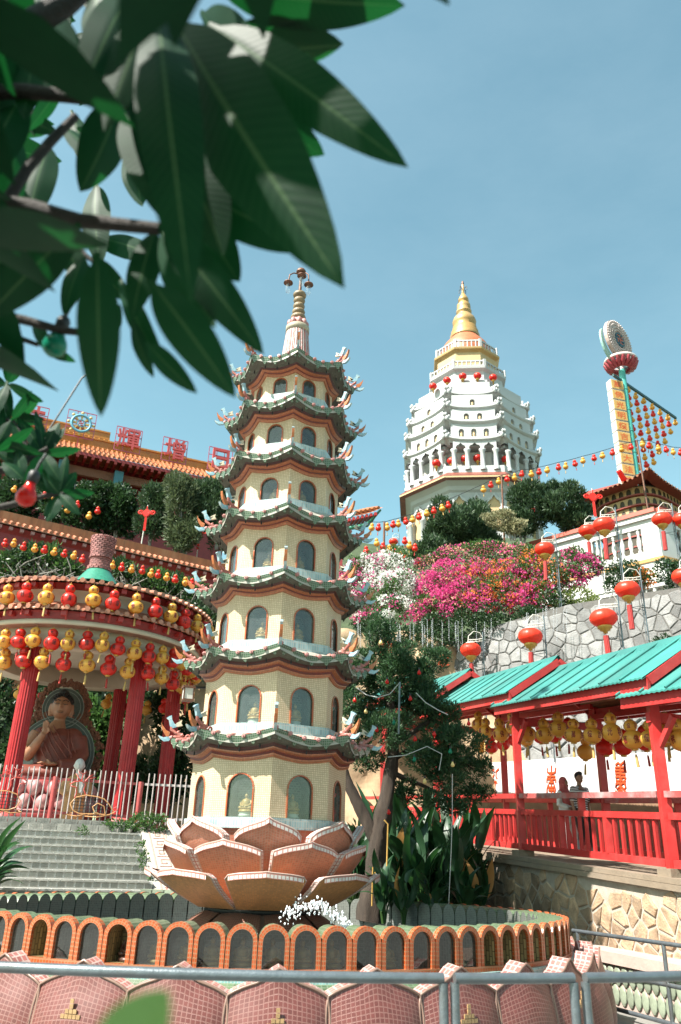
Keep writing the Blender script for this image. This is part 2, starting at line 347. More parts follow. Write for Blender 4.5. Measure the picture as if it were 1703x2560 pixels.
# windows: one mesh set per tier, copied round the eight faces
for i, (rec, ww, wh, zb, ap, fw) in enumerate(winfo):
    A = arch(ww, wh, 12); B = arch(ww + .035, wh + .0175, 12); bdep = .30 if i < 5 else .24
    mf = MB()
    for (a0, a1, b0, b1) in zip(A, A[1:], B, B[1:]):
        mf.face([(b0[0], .012, b0[1]), (b1[0], .012, b1[1]), (a1[0], .014, a1[1]), (a0[0], .014, a0[1])], [(0, 0), (.03, 0), (.03, .02), (0, .02)])
        mf.face([(a0[0], .014, a0[1]), (a1[0], .014, a1[1]), (a1[0], -.02, a1[1]), (a0[0], -.02, a0[1])], [(0, 0), (.03, 0), (.03, .02), (0, .02)])
        mf.face([(b1[0], .012, b1[1]), (b0[0], .012, b0[1]), (b0[0], -.01, b0[1]), (b1[0], -.01, b1[1])], [(0, 0), (.03, 0), (.03, .02), (0, .02)])
    mfm = mf.mesh('window_border', MT['niche_orange'])
    mg = MB(); mg.face([(x*.998, -.02, z) for x, z in A][::-1]); mgm = mg.mesh('pane', MT['pane_glass'])
    mr = MB(); per = 0
    for (a0, a1) in zip(A, A[1:]):
        d = math.hypot(a1[0]-a0[0], a1[1]-a0[1])
        mr.face([(a0[0], -.004, a0[1]), (a1[0], -.004, a1[1]), (a1[0], -bdep, a1[1]), (a0[0], -bdep, a0[1])], [(per, 0), (per+d, 0), (per+d, bdep), (per, bdep)]); per += d
    mr.face([(x, -bdep, z) for x, z in A][::-1], [(x, z) for x, z in A][::-1])
    mr.face([(A[0][0], -.004, 0), (A[0][0], -bdep, 0), (A[-1][0], -bdep, 0), (A[-1][0], -.004, 0)], [(0, 0), (0, .3), (.3, .3), (.3, 0)])
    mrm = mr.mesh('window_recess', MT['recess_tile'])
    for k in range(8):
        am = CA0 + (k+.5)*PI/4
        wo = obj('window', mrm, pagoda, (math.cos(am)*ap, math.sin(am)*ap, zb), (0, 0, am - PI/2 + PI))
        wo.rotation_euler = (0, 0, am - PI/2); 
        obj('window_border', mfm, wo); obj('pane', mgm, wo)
# eave tiles, rosettes, roof ribs, little hanging bulbs
def drip(wd, h):
    mb = MB(); o = [(-wd/2, .0), (wd/2, 0), (wd/2, -h*.35), (wd*.28, -h*.55), (0, -h), (-wd*.28, -h*.55), (-wd/2, -h*.35)]
    f = lambda x, z, d: (x, d + z*-.25, z); mb.prism(o, f, .018); return mb
md = MB(); md.face([(0,0,0),(0,0,.001),(0,.001,0)])
ros = MB(); ros.tube([(0, -.035, 0), (0, .03, 0)], [.030, .026], 10); ros.tube([(0, .028, 0), (0, .04, 0)], [.014, .010], 8)
rosm = ros.mesh('rosette', MT['rosette_pink'])
blb = MB(); blb.tube([(0, 0, 0), (0, 0, -.03)], .003, 5); blb.tube([(0, 0, -.028), (0, 0, -.048)], .011, 7); blb.sphere((0, 0, -.058), (.012, .012, .016), 7, 5)
blbm = blb.mesh('hanging_bulb', MT['dark_metal'])
NT = 5
for i, (r, e, zb, zw, zk, ze) in enumerate(tiers):
    side = 2*e*math.sin(PI/8)*.96
    mb = drip(side/NT*.99, .13)
    for f in range(len(mb.f)): mb.uv[f] = [(mb.v[q][0]+.5, mb.v[q][2]+.5) for q in mb.f[f]]
    mb.hasuv = True; dm = mb.mesh('drip_tile', MT['green_mosaic'])
    rib = MB(); n1 = (tiers[i+1][0]+.06 if i < 6 else .3); ln = (e - n1)*.62
    rib.tube([(0, 0, .012), (0, -ln*.35, .035), (0, -ln*.75, .05), (0, -ln, .03)], [.026, .03, .026, .008], 7)
    ribm = rib.mesh('roof_rib', MT['scroll_pink'])
    for k in range(8):
        for j in range(NT + 1):
            t = j/NT
            p = oc(k, t, e, ze+.006, .10, .05); q = oc(k, min(1, t+.01), e, 0, 0, .05); q0 = oc(k, max(0, t-.01), e, 0, 0, .05)
            ang = math.atan2(q[1]-q0[1], q[0]-q0[0])
            if j: 
                obj('rosette', rosm, pagoda, (p[0]*1.01, p[1]*1.01, p[2]+.062), (0, 0, ang + PI))
                if j < NT: obj('roof_rib', ribm, pagoda, (p[0]*.985, p[1]*.985, p[2]+.05), (0, 0, ang + PI))
            if j < NT:
                t = (j+.5)/NT; p = oc(k, t, e+.012, ze+.075, .10, .05); q = oc(k, t+.05, e, ze, .10, .05); q0 = oc(k, t-.05, e, ze, .10, .05)
                ang = math.atan2(q[1]-q0[1], q[0]-q0[0]); tilt = math.atan2(q[2]-q0[2], math.hypot(q[0]-q0[0], q[1]-q0[1]))
                o = obj('drip_tile', dm, pagoda, p); o.rotation_mode = 'ZYX'
                o.rotation_euler = (random.uniform(-.06, .06), -tilt*.8, ang)
        for t in (.2, .5, .8):
            rr = e - .13; p = oc(k, t, rr, zk + (ze-zk)*.55, .09, .04); obj('hanging_bulb', blbm, pagoda, p)
# corner flourishes: a scroll with three fins, standing in the radial plane
def curl(cx, cz, r0, r1, a0, a1, n=12): return [(cx + (r0+(r1-r0)*j/n)*math.cos(a0+(a1-a0)*j/n), 0, cz + (r0+(r1-r0)*j/n)*math.sin(a0+(a1-a0)*j/n)) for j in range(n+1)]
fb = MB(); fb.tube([(-.24, 0, .03), (-.16, 0, .035), (-.08, 0, .06), (-.02, 0, .05), (.03, 0, .045)], [.016, .02, .024, .022, .018], 7)
fb.tube(curl(-.075, .115, .012, .05, R(60), R(-160)), [.012+.001*j for j in range(13)], 7)
fb.tube([(-.115, 0, .09), (-.03, 0, .10), (.03, 0, .14), (.04, 0, .185)], [.018, .02, .022, .016], 7)
fb.tube(curl(-.19, .075, .010, .038, R(200), R(-40)), .012, 7)
def fin(pts, t=.034): mb = MB(); mb.prism(pts, lambda x, z, d: (x, d, z), t); return mb
fmeshes = [('scroll', fb.mesh('scroll', MT['scroll_pink'])),
    ('fin', fin([(.02, .15), (.055, .17), (.085, .24), (.115, .255), (.10, .275), (.06, .30), (.045, .25), (.0, .20), (-.055, .225), (-.03, .175)]).mesh('fin', MT['fin_blue'])),
    ('fin', fin([(.04, .10), (.09, .12), (.14, .165), (.165, .20), (.15, .15), (.125, .10), (.08, .05), (.045, .04)]).mesh('fin', MT['fin_orange'])),
    ('fin', fin([(.0, .055), (.05, .05), (.10, .03), (.17, .045), (.14, .01), (.09, -.015), (.03, .0)]).mesh('fin', MT['fin_blue'])),
    ('fin', fin([(-.03, .175), (.0, .19), (-.02, .22), (-.075, .262), (-.07, .225), (-.095, .20), (-.06, .185)]).mesh('fin', MT['fin_cream']))]
for i, (r, e, zb, zw, zk, ze) in enumerate(tiers):
    s = 1.14 if i < 4 else 1.06
    for k in range(8):
        a = CA0 + k*PI/4; t = obj('corner_flourish', fmeshes[0][1], pagoda, (cdir[k][0]*(e+.0), cdir[k][1]*(e+.0), ze + .02), (0, R(-6), a), (s, s, s))
        for nm, me in fmeshes[1:]: obj(nm, me, t)
# finial: ribbed skirt, ring, lotus collar, stacked beads, lamp head
z0 = tiers[6][5] + .10; zt = zc(673, 0); fin_ = lambda y: zc(y, .05)
mb = MB()
for k in range(20):
    a = 2*PI*k/20
    mb.tube([(math.cos(a)*q, math.sin(a)*q, z) for q, z in ((.46, z0-.06), (.33, z0 + .08), (.24, z0+.22), (.17, fin_(826)))], [.04, .034, .028, .024], 6)
mb.build('finial_skirt', MT['scroll_white'], pagoda)
mb = MB()
for k in range(20):
    a = 2*PI*(k+.5)/20
    mb.tube([(math.cos(a)*q, math.sin(a)*q, z) for q, z in ((.478, z0-.06), (.345, z0 + .08), (.253, z0+.22), (.182, fin_(826)))], [.022, .018, .015, .012], 6)
mb.build('finial_rib', MT['scroll_pink'], pagoda)
mb = MB(); zr = fin_(830); mb.lathe([(.14, zr), (.205, zr), (.205, zr+.11), (.19, zr+.125), (.1, zr+.125)], 24); mb.build('finial_ring', MT['stone_ring'], pagoda)
mb = MB(); zl = zr + .125
for k in range(9):
    a = 2*PI*k/9; mb.sphere((math.cos(a)*.145, math.sin(a)*.145, zl+.06), (.05, .05, .075), 8, 6)
mb.lathe([(.12, zl), (.14, zl+.13), (.1, zl+.16)], 16); mb.build('finial_lotus', MT['rosette_pink'], pagoda)
zz = zl + .15; ztop = fin_(727)
for q in range(5):
    hh = (ztop - zl - .15)/5; mb = MB(); rr = [.135, .115, .105, .105, .12][q]
    mb.lathe([(rr*.55, zz), (rr*.9, zz+hh*.2), (rr, zz+hh*.5), (rr*.88, zz+hh*.8), (rr*.55, zz+hh)], 16); mb.build('finial_bead', MT['gilt_stone'], pagoda); zz += hh
mb = MB(); mb.tube([(0, 0, zz-.05), (0, 0, zt-.1)], .028, 10); mb.lathe([(.02, zt-.10), (.085, zt-.09), (.09, zt-.06), (.07, zt-.02), (.0, zt)], 14); mb.build('finial_post', MT['rust_metal'], pagoda)
for a, rr, dz in ((R(195), .22, -.34), (R(-75), .09, -.20), (R(-25), .17, -.38)):
    x, y = math.cos(a), math.sin(a); zt2 = zt - .12
    mb = MB(); mb.tube([(x*.02, y*.02, zt2), (x*rr*.6, y*rr*.6, zt2+.0), (x*rr*.92, y*rr*.92, zt2-.06), (x*rr, y*rr, zt + dz)], .012, 7)
    mb.lathe([(.015, .02), (.08, -.015), (.085, -.035), (.03, -.03), (.03, -.08)], 14, (x*rr, y*rr, zt+dz)); lo = mb.build('lamp_arm', MT['rust_metal'], pagoda)
    mb = MB(); mb.lathe([(.03, -.05), (.045, -.09), (.045, -.2), (.03, -.24), (0, -.25)], 12, (x*rr, y*rr, zt+dz)); mb.build('lamp_globe', MT['bulb_glass'], lo)

# lotus below the body: three rings of thick petals
def petal(n_u, n_v, fr, fz, fw, ftop, th, a0):
    """outer face grid + edges; fr(v),fz(v): radius/height at petal axis; fw(v): half angle*r; ftop(u): extra height at the rim"""
    def pt(u, v, d):
        vv = v*ftop(u); r = fr(vv) + d - .10*(u*u)*(.3+.7*vv)*fr(vv)*.55; z = fz(vv); w = fw(vv)*u
        return (math.cos(a0)*r - math.sin(a0)*w, math.sin(a0)*r + math.cos(a0)*w, z - abs(d)*0)
    return pt
def build_petal(parent, a0, rb, zb_, rt, zt_, wb, wt, point, face, edge, trim, th=.07, curve=.5, belly=.0, rim=.05):
    fr = lambda v: rb + (rt-rb)*(v**(1/ (1+curve))) if False else rb + (rt-rb)*(v*(1-curve) + curve*v*v) + belly*math.sin(PI*min(v, 1))
    fz = lambda v: zb_ + (zt_-zb_)*v
    fw = lambda v: (wb + (wt-wb)*min(1, v*1.25))*(1 - .16*max(0, v-.8)/.2)
    ft = lambda u: 1 - point*(.62*abs(u)**.7 + .38*abs(u)**5)
    pt = petal(12, 8, fr, fz, fw, ft, th, a0)
    NU, NV = 14, 9
    us = [-1 + 2*j/NU for j in range(NU+1)]; vs_ = [i/NV for i in range(NV+1)]
    H = abs(zt_-zb_)+abs(rt-rb)
    mb = MB(); mb.grid([[pt(u, v, 0) for u in us] for v in vs_], [[(u*wt, v*H*.75) for u in us] for v in vs_]); o = mb.build('petal', MT[face], parent)
    mb = MB(); mb.grid([[pt(u, v, -th) for u in us][::-1] for v in vs_], [[(u*wt, v*H*.75) for u in us] for v in vs_]); mb.build('petal_inside', MT[face], o)
    # rim: top edge and the two sides
    path = [(-1, v) for v in vs_] + [(u, 1) for u in us[1:]] + [(1, v) for v in vs_[::-1][1:]]
    A = [pt(u, v, .004) for u, v in path]; B = [pt(u, v, -th-.004) for u, v in path]; L = [0]
    for p, q in zip(A, A[1:]): L.append(L[-1] + (Vector(p)-Vector(q)).length)
    up = lambda p: (p[0], p[1], p[2]+.012)
    mb = MB(); mb.grid([[up(p) for p in A], [up(p) for p in B]], [[(t, 0) for t in L], [(t, th) for t in L]], sm=False)
    E0 = [up(pt(u, 1, .012)) for u in us]; E1 = [pt(u, 1, .012) for u in us]; E1 = [(p[0], p[1], p[2] - rim) for p in E1]; mb.grid([E1, E0], [[(u*wt, 0) for u in us], [(u*wt, .05) for u in us]], sm=False); mb.grid([E0, [up(pt(u, 1, -.01)) for u in us]], [[(u*wt, 0) for u in us], [(u*wt, .02) for u in us]], sm=False); mb.build('petal_rim', MT[edge], o)
    mb = MB(); mb.tube([up(p) for p in A], .010, 5); mb.build('petal_trim', MT[trim], o)
    return o
def zf(y, r, x=680): return at(x, y, PGY - r).z
for k in range(8):
    a = CA0 + k*PI/4
    build_petal(pagoda, a, .95, zf(2200, .95), 1.30, zf(2046, 1.30), .31, .41, .30, 'petal_mosaic', 'white_edge', 'red_trim', .08, .35, .02)
for k in range(8):
    a = CA0 + (k+.5)*PI/4
    build_petal(pagoda, a, .86, zf(2240, .9), 1.36, zf(2104, 1.36), .32, .425, .19, 'petal_mosaic', 'white_edge', 'red_trim', .08, .30, .06)
for k in range(8):
    a = CA0 + k*PI/4
    build_petal(pagoda, a, .80, zf(2277, .80), 1.52, zf(2183, 1.5), .31, .465, .11, 'petal_orange', 'white_edge', 'red_trim', .08, .05, .07)
mb = MB(); zt1 = tiers[0][2] - .12; oring(mb, [(.5, zt1, 0, 0), (1.06, zt1, 0, 0), (1.02, zt1-.14, 0, 0), (.96, zt1-.4, 0, 0), (.80, zf(2270, .8), 0, 0), (.3, zf(2277, .8), 0, 0)], 2); mb.build('lotus_core', MT['petal_mosaic'], pagoda)
zlow = zf(2277, .80)
mb = MB(); mb.lathe([(.3, zlow+.01), (.72, zlow+.01), (.73, zlow-.05), (.3, zlow-.05)], 32); mb.build('base_ring', MT['dark_metal'], pagoda)
for k in range(8):                                           # drooping brown petals of the foot
    a0 = CA0 + (k+.5)*PI/4; NU = 8; mb = MB(); rows = []; uv = []
    for i in range(7):
        v = i/6; r = .66 + .62*v**1.1; z = zlow - .05 - .42*v**1.6
        rows.append([(r*math.cos(a0 + u*.37*(1-.05*v)), r*math.sin(a0 + u*.37*(1-.05*v)), z - .05*u*u*(.3+v) + .03) for u in [-1 + 2*j/NU for j in range(NU+1)]])
        uv.append([(u*.4, v*.8) for u in [-1 + 2*j/NU for j in range(NU+1)]])
    mb.grid(rows, uv); mb.build('foot_petal', MT['petal_brown'], pagoda)
mb = MB(); mb.lathe([(.70, zlow-.06), (1.0, zlow-.28), (1.25, zlow-.62), (1.25, .2)], 32); mb.build('foot_core', MT['petal_brown'], pagoda)

# seated figures in the windows that show them
def buddha_mesh(mat, name='statuette'):
    mb = MB()
    mb.lathe([(.0, 0), (.17, 0), (.175, .03), (.15, .055), (.0, .06)], 16)
    mb.sphere((0, 0, .10), (.155, .12, .055), 14, 8); mb.sphere((-.10, -.05, .095), (.07, .06, .04), 10, 6); mb.sphere((.10, -.05, .095), (.07, .06, .04), 10, 6)
    mb.lathe([(.11, .09), (.10, .16), (.105, .22), (.085, .265), (.035, .285), (.03, .31)], 14)
    for s in (-1, 1): mb.tube([(s*.10, 0, .245), (s*.125, -.02, .18), (s*.09, -.09, .13), (s*.01, -.11, .125)], [.032, .03, .026, .02], 8)
    mb.sphere((0, -.008, .345), (.045, .05, .055), 12, 8); mb.sphere((0, .005, .40), (.02, .02, .02), 8, 5)
    return mb.mesh(name, mat)
bud_gold = buddha_mesh(MT['statue_gold']); bud_brown = buddha_mesh(MT['statue_brown'])
ped = MB(); ped.lathe([(0, 0), (.18, 0), (.18, .05), (.165, .06), (.165, .075), (.18, .085), (.18, .10), (0, .10)], 18); pedm = ped.mesh('pedestal', MT['white_stone'])
TN = ['lowest', 'second', 'third', 'fourth', 'fifth']
for i in range(5):
    r, e, zb, zw, zk, ze = tiers[i]; ap = r*math.cos(PI/8)
    for k, side in ((0, 'right'), (7, 'left')):
        am = CA0 + (k+.5)*PI/4; rr = ap - .15; s = .92 if i < 3 else .8
        tx, ty = -math.sin(am), math.cos(am); off = .03 if k == 7 else -.03
        th = thing('buddha_statuette', f'small golden seated figure in the {side} front window of the {TN[i]} pagoda storey from below', 'statuette', (PGX + math.cos(am)*rr + tx*off, PGY + math.sin(am)*rr + ty*off, zb + .004), am + PI/2, 'seated figures in the pagoda windows')
        obj('pedestal', pedm, th, scale=(.55*s, .55*s, .6*s)); obj('statuette', bud_gold, th, (0, 0, .06*s), scale=(.62*s, .62*s, .62*s))
# box lamp on the left of the second storey
p = at(470, 1735, PGY - .1)
lt = thing('wall_lamp', 'weathered white box lamp bracketed under the second eave, left side of pagoda', 'lamp', p, R(20))
mb = MB(); mb.box((0, 0, .0), (.13, .13, .15)); mb.build('lamp_body', MT['white_stone'], lt)
mb = MB(); mb.box((0, 0, .09), (.17, .17, .03)); mb.box((0, 0, -.09), (.15, .15, .025))
for sx in (-1, 1):
    for sy in (-1, 1): mb.box((sx*.066, sy*.066, 0), (.016, .016, .17))
mb.build('lamp_frame', MT['rust_metal'], lt)
mb = MB(); mb.beam((.05, 0, .10), (.30, .02, .12), .03, .03); mb.build('bracket', MT['dark_metal'], lt)
# ================================================================ pond: ring of niches, petal wall, water
NR, NN = 3.80, 88                       # outer radius of the niche fronts, number of niches
nw = 2*PI*NR/NN; ZB, ZT = 0.80, 1.135   # foot and crown of the arches
ring = thing('niche_ring', 'round pond wall of small orange arched niches with green barrel roofs', 'niche wall', (PGX, PGY, 0))
A = arch(nw*.70, .295, 10); B = arch(nw*.97, .335, 10); D = .34
mf = MB(); per = 0
for (a0, a1, b0, b1) in zip(A, A[1:], B, B[1:]):
    d = math.hypot(b1[0]-b0[0], b1[1]-b0[1])
    mf.face([(b0[0], 0, b0[1]), (b1[0], 0, b1[1]), (a1[0], 0, a1[1]), (a0[0], 0, a0[1])], [(per, 0), (per+d, 0), (per+d, .068), (per, .068)])
    mf.face([(b0[0], .06, b0[1]), (b1[0], .06, b1[1]), (b1[0], 0, b1[1]), (b0[0], 0, b0[1])], [(per, 0), (per+d, 0), (per+d, .06), (per, .06)])
    mf.face([(a0[0], 0, a0[1]), (a1[0], 0, a1[1]), (a1[0], .04, a1[1]), (a0[0], .04, a0[1])], [(per, 0), (per+d, 0), (per+d, .04), (per, .04)]); per += d
mf.face([(-nw/2, -.012, -.045), (nw/2, -.012, -.045), (nw/2, -.012, 0), (-nw/2, -.012, 0)], [(0, 0), (nw, 0), (nw, .04), (0, .04)])
mf.face([(-nw/2, -.012, 0), (nw/2, -.012, 0), (nw/2, .06, 0), (-nw/2, .06, 0)], [(0, 0), (nw, 0), (nw, .06), (0, .06)])
framem = mf.mesh('niche_frame', MT['niche_orange'])
C = arch(nw*.99, .325, 10); mr = MB(); per = 0
for (a0, a1) in zip(C[1:], C[2:-1]):
    d = math.hypot(a1[0]-a0[0], a1[1]-a0[1])
    mr.face([(a0[0], .03, a0[1]), (a1[0], .03, a1[1]), (a1[0]*.93, D, a1[1]), (a0[0]*.93, D, a0[1])], [(0, per), (0, per+d), (D, per+d), (D, per)], True); per += d
roofm = mr.mesh('barrel_roof', MT['green_roof_tile'])
mbk = MB(); C2 = [(x*.84, z) for x, z in C]; C2 = [(C2[0][0], -.35)] + C2[1:-1] + [(C2[-1][0], -.35)]
mbk.face([(x, D, z) for x, z in C2], [(x, z) for x, z in C2])
for a0, a1 in zip(C2, C2[1:]): mbk.face([(a0[0], D, a0[1]), (a1[0], D, a1[1]), (a1[0], D-.03, a1[1]), (a0[0], D-.03, a0[1])], [(0, 0), (.03, 0), (.03, .03), (0, .03)])
backm = mbk.mesh('back_panel', MT['grey_mosaic'])
def recess(mat):
    m_ = MB(); p_ = 0
    for (a0, a1) in zip(A, A[1:]):
        d = math.hypot(a1[0]-a0[0], a1[1]-a0[1]); m_.face([(a0[0], .03, a0[1]), (a1[0], .03, a1[1]), (a1[0], D-.06, a1[1]), (a0[0], D-.06, a0[1])], [(p_, 0), (p_+d, 0), (p_+d, .2), (p_, .2)]); p_ += d
    m_.face([(x, D-.06, z) for x, z in A][::-1], [(x, z) for x, z in A][::-1]); m_.face([(A[0][0], .03, .001), (A[0][0], D-.06, .001), (A[-1][0], D-.06, .001), (A[-1][0], .03, .001)], [(0, 0), (0, .2), (.2, .2), (.2, 0)])
    return m_.mesh('niche_recess', mat)
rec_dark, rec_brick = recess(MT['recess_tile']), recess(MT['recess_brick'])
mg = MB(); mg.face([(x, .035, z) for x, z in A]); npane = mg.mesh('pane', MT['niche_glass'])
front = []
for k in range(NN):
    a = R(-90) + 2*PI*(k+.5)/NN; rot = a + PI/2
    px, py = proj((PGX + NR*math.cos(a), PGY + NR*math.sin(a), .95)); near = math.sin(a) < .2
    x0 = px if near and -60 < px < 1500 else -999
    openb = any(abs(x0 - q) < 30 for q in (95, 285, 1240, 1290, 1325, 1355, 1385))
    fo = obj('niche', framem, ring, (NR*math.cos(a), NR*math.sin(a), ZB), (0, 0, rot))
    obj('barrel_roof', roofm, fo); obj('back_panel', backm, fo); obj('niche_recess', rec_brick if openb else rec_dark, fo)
    if not openb: obj('pane', npane, fo)
    if near and -40 < px < 1440: front.append((px, a, openb))
front.sort(); cnt = 0
for px, a, openb in front:
    if px > 1290 or (openb and abs(px - 285) > 30): continue
    s = .52 if not openb else .6; off = .045 if px < 520 else .0
    if px > 900 and int(px/80) % 2: continue
    rr = NR - .19
    lab = 'dark brown seated figurine in the open brick-lined niche of the pond wall' if openb else f'pale seated figurine behind glass, {nth(cnt)} niche figure from the left in the pond wall'
    if not openb: cnt += 1
    t = obj('niche_figurine', bud_brown if openb else bud_gold, None, (PGX + rr*math.cos(a) - math.sin(a)*off, PGY + rr*math.sin(a) + math.cos(a)*off, ZB + .004), (0, 0, a + PI/2), (s, s, s))
    tag(t, lab, 'statuette', 'figurines in the pond wall niches')
# turquoise footing band, green sloping shelf and the wall of big pink petals
mb = MB(); n = 176
def ringstrip(mb, prof, n=176, sm=True):
    L = [0]
    for p, q in zip(prof, prof[1:]): L.append(L[-1] + math.hypot(q[0]-p[0], q[1]-p[1]))
    P = [[(r*math.cos(2*PI*k/n), r*math.sin(2*PI*k/n), z) for k in range(n+1)] for r, z in prof]
    mb.grid(P, [[(2*PI*4*k/n, L[i]) for k in range(n+1)] for i in range(len(prof))], sm)
ringstrip(mb, [(NR-.02, ZB-.043), (NR+.05, ZB-.043), (NR+.055, ZB-.10), (NR+.02, ZB-.12)], sm=False); mb.build('footing_band', MT['turquoise_tile'], ring)
mb = MB(); ringstrip(mb, [(NR+.03, ZB-.085), (NR+.10, ZB-.12), (NR+.24, ZB-.20), (NR+.26, ZB-.6)]); mb.build('sloping_shelf', MT['green_roof_tile'], ring)
mb = MB(); ringstrip(mb, [(NR-.33, ZB-.02), (NR-.33, .30)]); mb.build('inner_wall', MT['grey_mosaic'], ring)
NP, PR = 32, 4.04
M('petal_gem', (.46, .29, .14), .3, .2, 40, .2)
gem = MB()
for dx, dz in ((0, .0), (.035, 0), (-.035, 0), (0, .035), (0, -.035), (.035, -.035), (-.035, -.035), (.07, -.035), (-.07, -.035), (0, .07)): gem.box((dx, -.004, dz), (.03, .012, .03))
gemm = gem.mesh('petal_gem', MT['petal_gem'])
pw = 2*PI*PR/NP
def pond_petal():
    NU, NV = 14, 12; us = [-1 + 2*j/NU for j in range(NU+1)]
    def pt(u, v, d=0):
        zt_ = .80 - .125*abs(u)**1.3 if v > .985 else None
        z = -.25 + v*(1.0 - .10*abs(u)**2.2) + .095*v**8*math.exp(-(u/.24)**2)
        bulge = .20*math.sin(PI*min(1, max(0, v*.95+.05)))**.7 * (1 - .6*abs(u)**2.6)
        flare = .07*max(0, (v-.86)/.14)**2*(1 - .6*abs(u))
        hw = pw/2*(1.06 - .06*max(0, (v-.8)/.2)**2)
        return (u*hw, -(bulge + flare) + d, z)
    mb = MB(); mb.grid([[pt(u, i/NV) for u in us] for i in range(NV+1)], [[(u*pw/2, i/NV*1.1) for u in us] for i in range(NV+1)])
    fm = mb.mesh('petal', MT['petal_pink'])
    mb = MB(); A_ = [pt(u, 1) for u in us]; B_ = [(x, y+.13+.05*(1-abs(u)), z+.015) for (x, y, z), u in zip(A_, us)]
    mb.grid([A_, B_], [[(u*.3, 0) for u in us], [(u*.3, .13) for u in us]], sm=False); mb.grid([B_, [(x, y+.02, z-.2) for x, y, z in B_]], [[(u*.3, 0) for u in us], [(u*.3, .13) for u in us]], sm=False)
    rm = mb.mesh('petal_rim', MT['pink_edge'])
    mb = MB(); path = [pt(-1, i/NV, -.006) for i in range(NV+1)] + [pt(u, 1, -.006) for u in us[1:]] + [pt(1, i/NV, -.006) for i in range(NV, -1, -1)][1:]
    mb.tube(path, .012, 5); tm = mb.mesh('petal_seam', MT['petal_brown'])
    return fm, rm, tm, pt(0, .74)
fm, rm, tm, gp = pond_petal()
A1 = CA0 + R(1.2)
for k in range(NP):
    a = A1 + 2*PI*k/NP
    o = obj('petal', fm, ring, (PR*math.cos(a), PR*math.sin(a), 0), (0, 0, a + PI/2)); obj('petal_rim', rm, o); obj('petal_seam', tm, o)
    if k % 2 == 0: obj('petal_gem', gemm, o, (gp[0], gp[1]-.006, gp[2]))
mb = MB(); mb.lathe([(0, .52), (NR-.3, .52)], 64); M('pond_water_m', (.05, .075, .06), .06, .2, 3, .25, spec=.6)
wo = struct(mb.build('water', MT['pond_water_m'], None)); wo.location = (PGX, PGY, 0)
# splash thrown up beside the foot of the pagoda
mt, n_, l_, bs_ = nodes('water_drops'); bs_.inputs['Base Color'].default_value = (.95, .97, 1, 1); bs_.inputs['Roughness'].default_value = .08; bs_.inputs['Transmission Weight'].default_value = .35; bs_.inputs['IOR'].default_value = 1.33
mb = MB(); rs = random.Random(3)
for q in range(270):
    t = rs.random()**.8; x = 700 + 175*t + rs.gauss(0, 5); y = 2318 - 62*math.sin(PI*min(1, t*.92+.06))**.8*(.9) + rs.gauss(0, 13)*(1-.4*t) + 26*max(0, t-.55)
    if y > 2335 or x > 895: continue
    p = at(x, y, 10.0 + rs.gauss(0, .05)); s = rs.uniform(.005, .013); mb.sphere(p, (s, s, s*rs.uniform(.9, 2.2)), 6, 4)
o = stuff(mb.build('water_splash', MT['water_drops'])); tag(o, 'spray of white water drops thrown up beside the pagoda foot', 'splash')

# ================================================================ pipe railing round the pond
def rail_pts(r, z, a0, a1, n=90): return [(PGX + r*math.cos(a0 + (a1-a0)*j/n), PGY + r*math.sin(a0 + (a1-a0)*j/n), z) for j in range(n+1)]
RR, RZ = 6.92, 1.10
def rail_ang(px, z=RZ):
    best = min(((abs(proj((PGX + RR*math.cos(a), PGY + RR*math.sin(a), z))[0] - px), a) for a in [R(-150 + .05*j) for j in range(2600)] if PGY + RR*math.sin(a) > 1.5))
    return best[1]
def rail_seg(label, a0, a1, posts, mid=True):
    t = thing('pipe_railing', label, 'railing', (PGX + RR*math.cos(a0), PGY + RR*math.sin(a0), 0), 0, 'grey pipe railings round the pond')
    off = Vector(t.location)
    mb = MB(); mb.tube([Vector(p) - off for p in rail_pts(RR, RZ, a0, a1, 70)], .026, 12); mb.build('top_rail', MT['steel_grey'], t)
    mb = MB(); mb.tube([Vector(p) - off for p in rail_pts(RR, .12, a0, a1, 70)], .02, 10); mb.build('bottom_rail', MT['steel_grey'], t)
    for a in posts:
        x, y = PGX + RR*math.cos(a), PGY + RR*math.sin(a)
        mb = MB(); mb.tube([Vector((x, y, -.02)) - off, Vector((x, y, RZ - .02)) - off], .024, 10); mb.build('post', MT['steel_grey'], t)
    return t
a110, a113, a143, a146 = rail_ang(1108), rail_ang(1136), rail_ang(1434), rail_ang(1462)
rail_seg('long curved grey pipe railing in the foreground, left stretch crossing the pond petals', R(-172), a110, [R(-170), R(-140), R(-112), a110])
t = rail_seg('curved grey pipe railing in the foreground, short stretch between two pairs of posts', a113, a143, [a113, a143])
hx = Vector((PGX + RR*math.cos(a113), PGY + RR*math.sin(a113), .80)) - Vector(t.location)
mb = MB()
for dz in (0, -.05, -.1): mb.tube([hx + Vector((-.03, -.01, dz)), hx + Vector((-.03, -.01, dz+.035))], .022, 8)
mb.build('hinge', MT['steel_grey'], t)
rail_seg('curved grey pipe railing in the foreground, right stretch leaving the frame', a146, R(-15), [a146, R(-40), R(-15)])
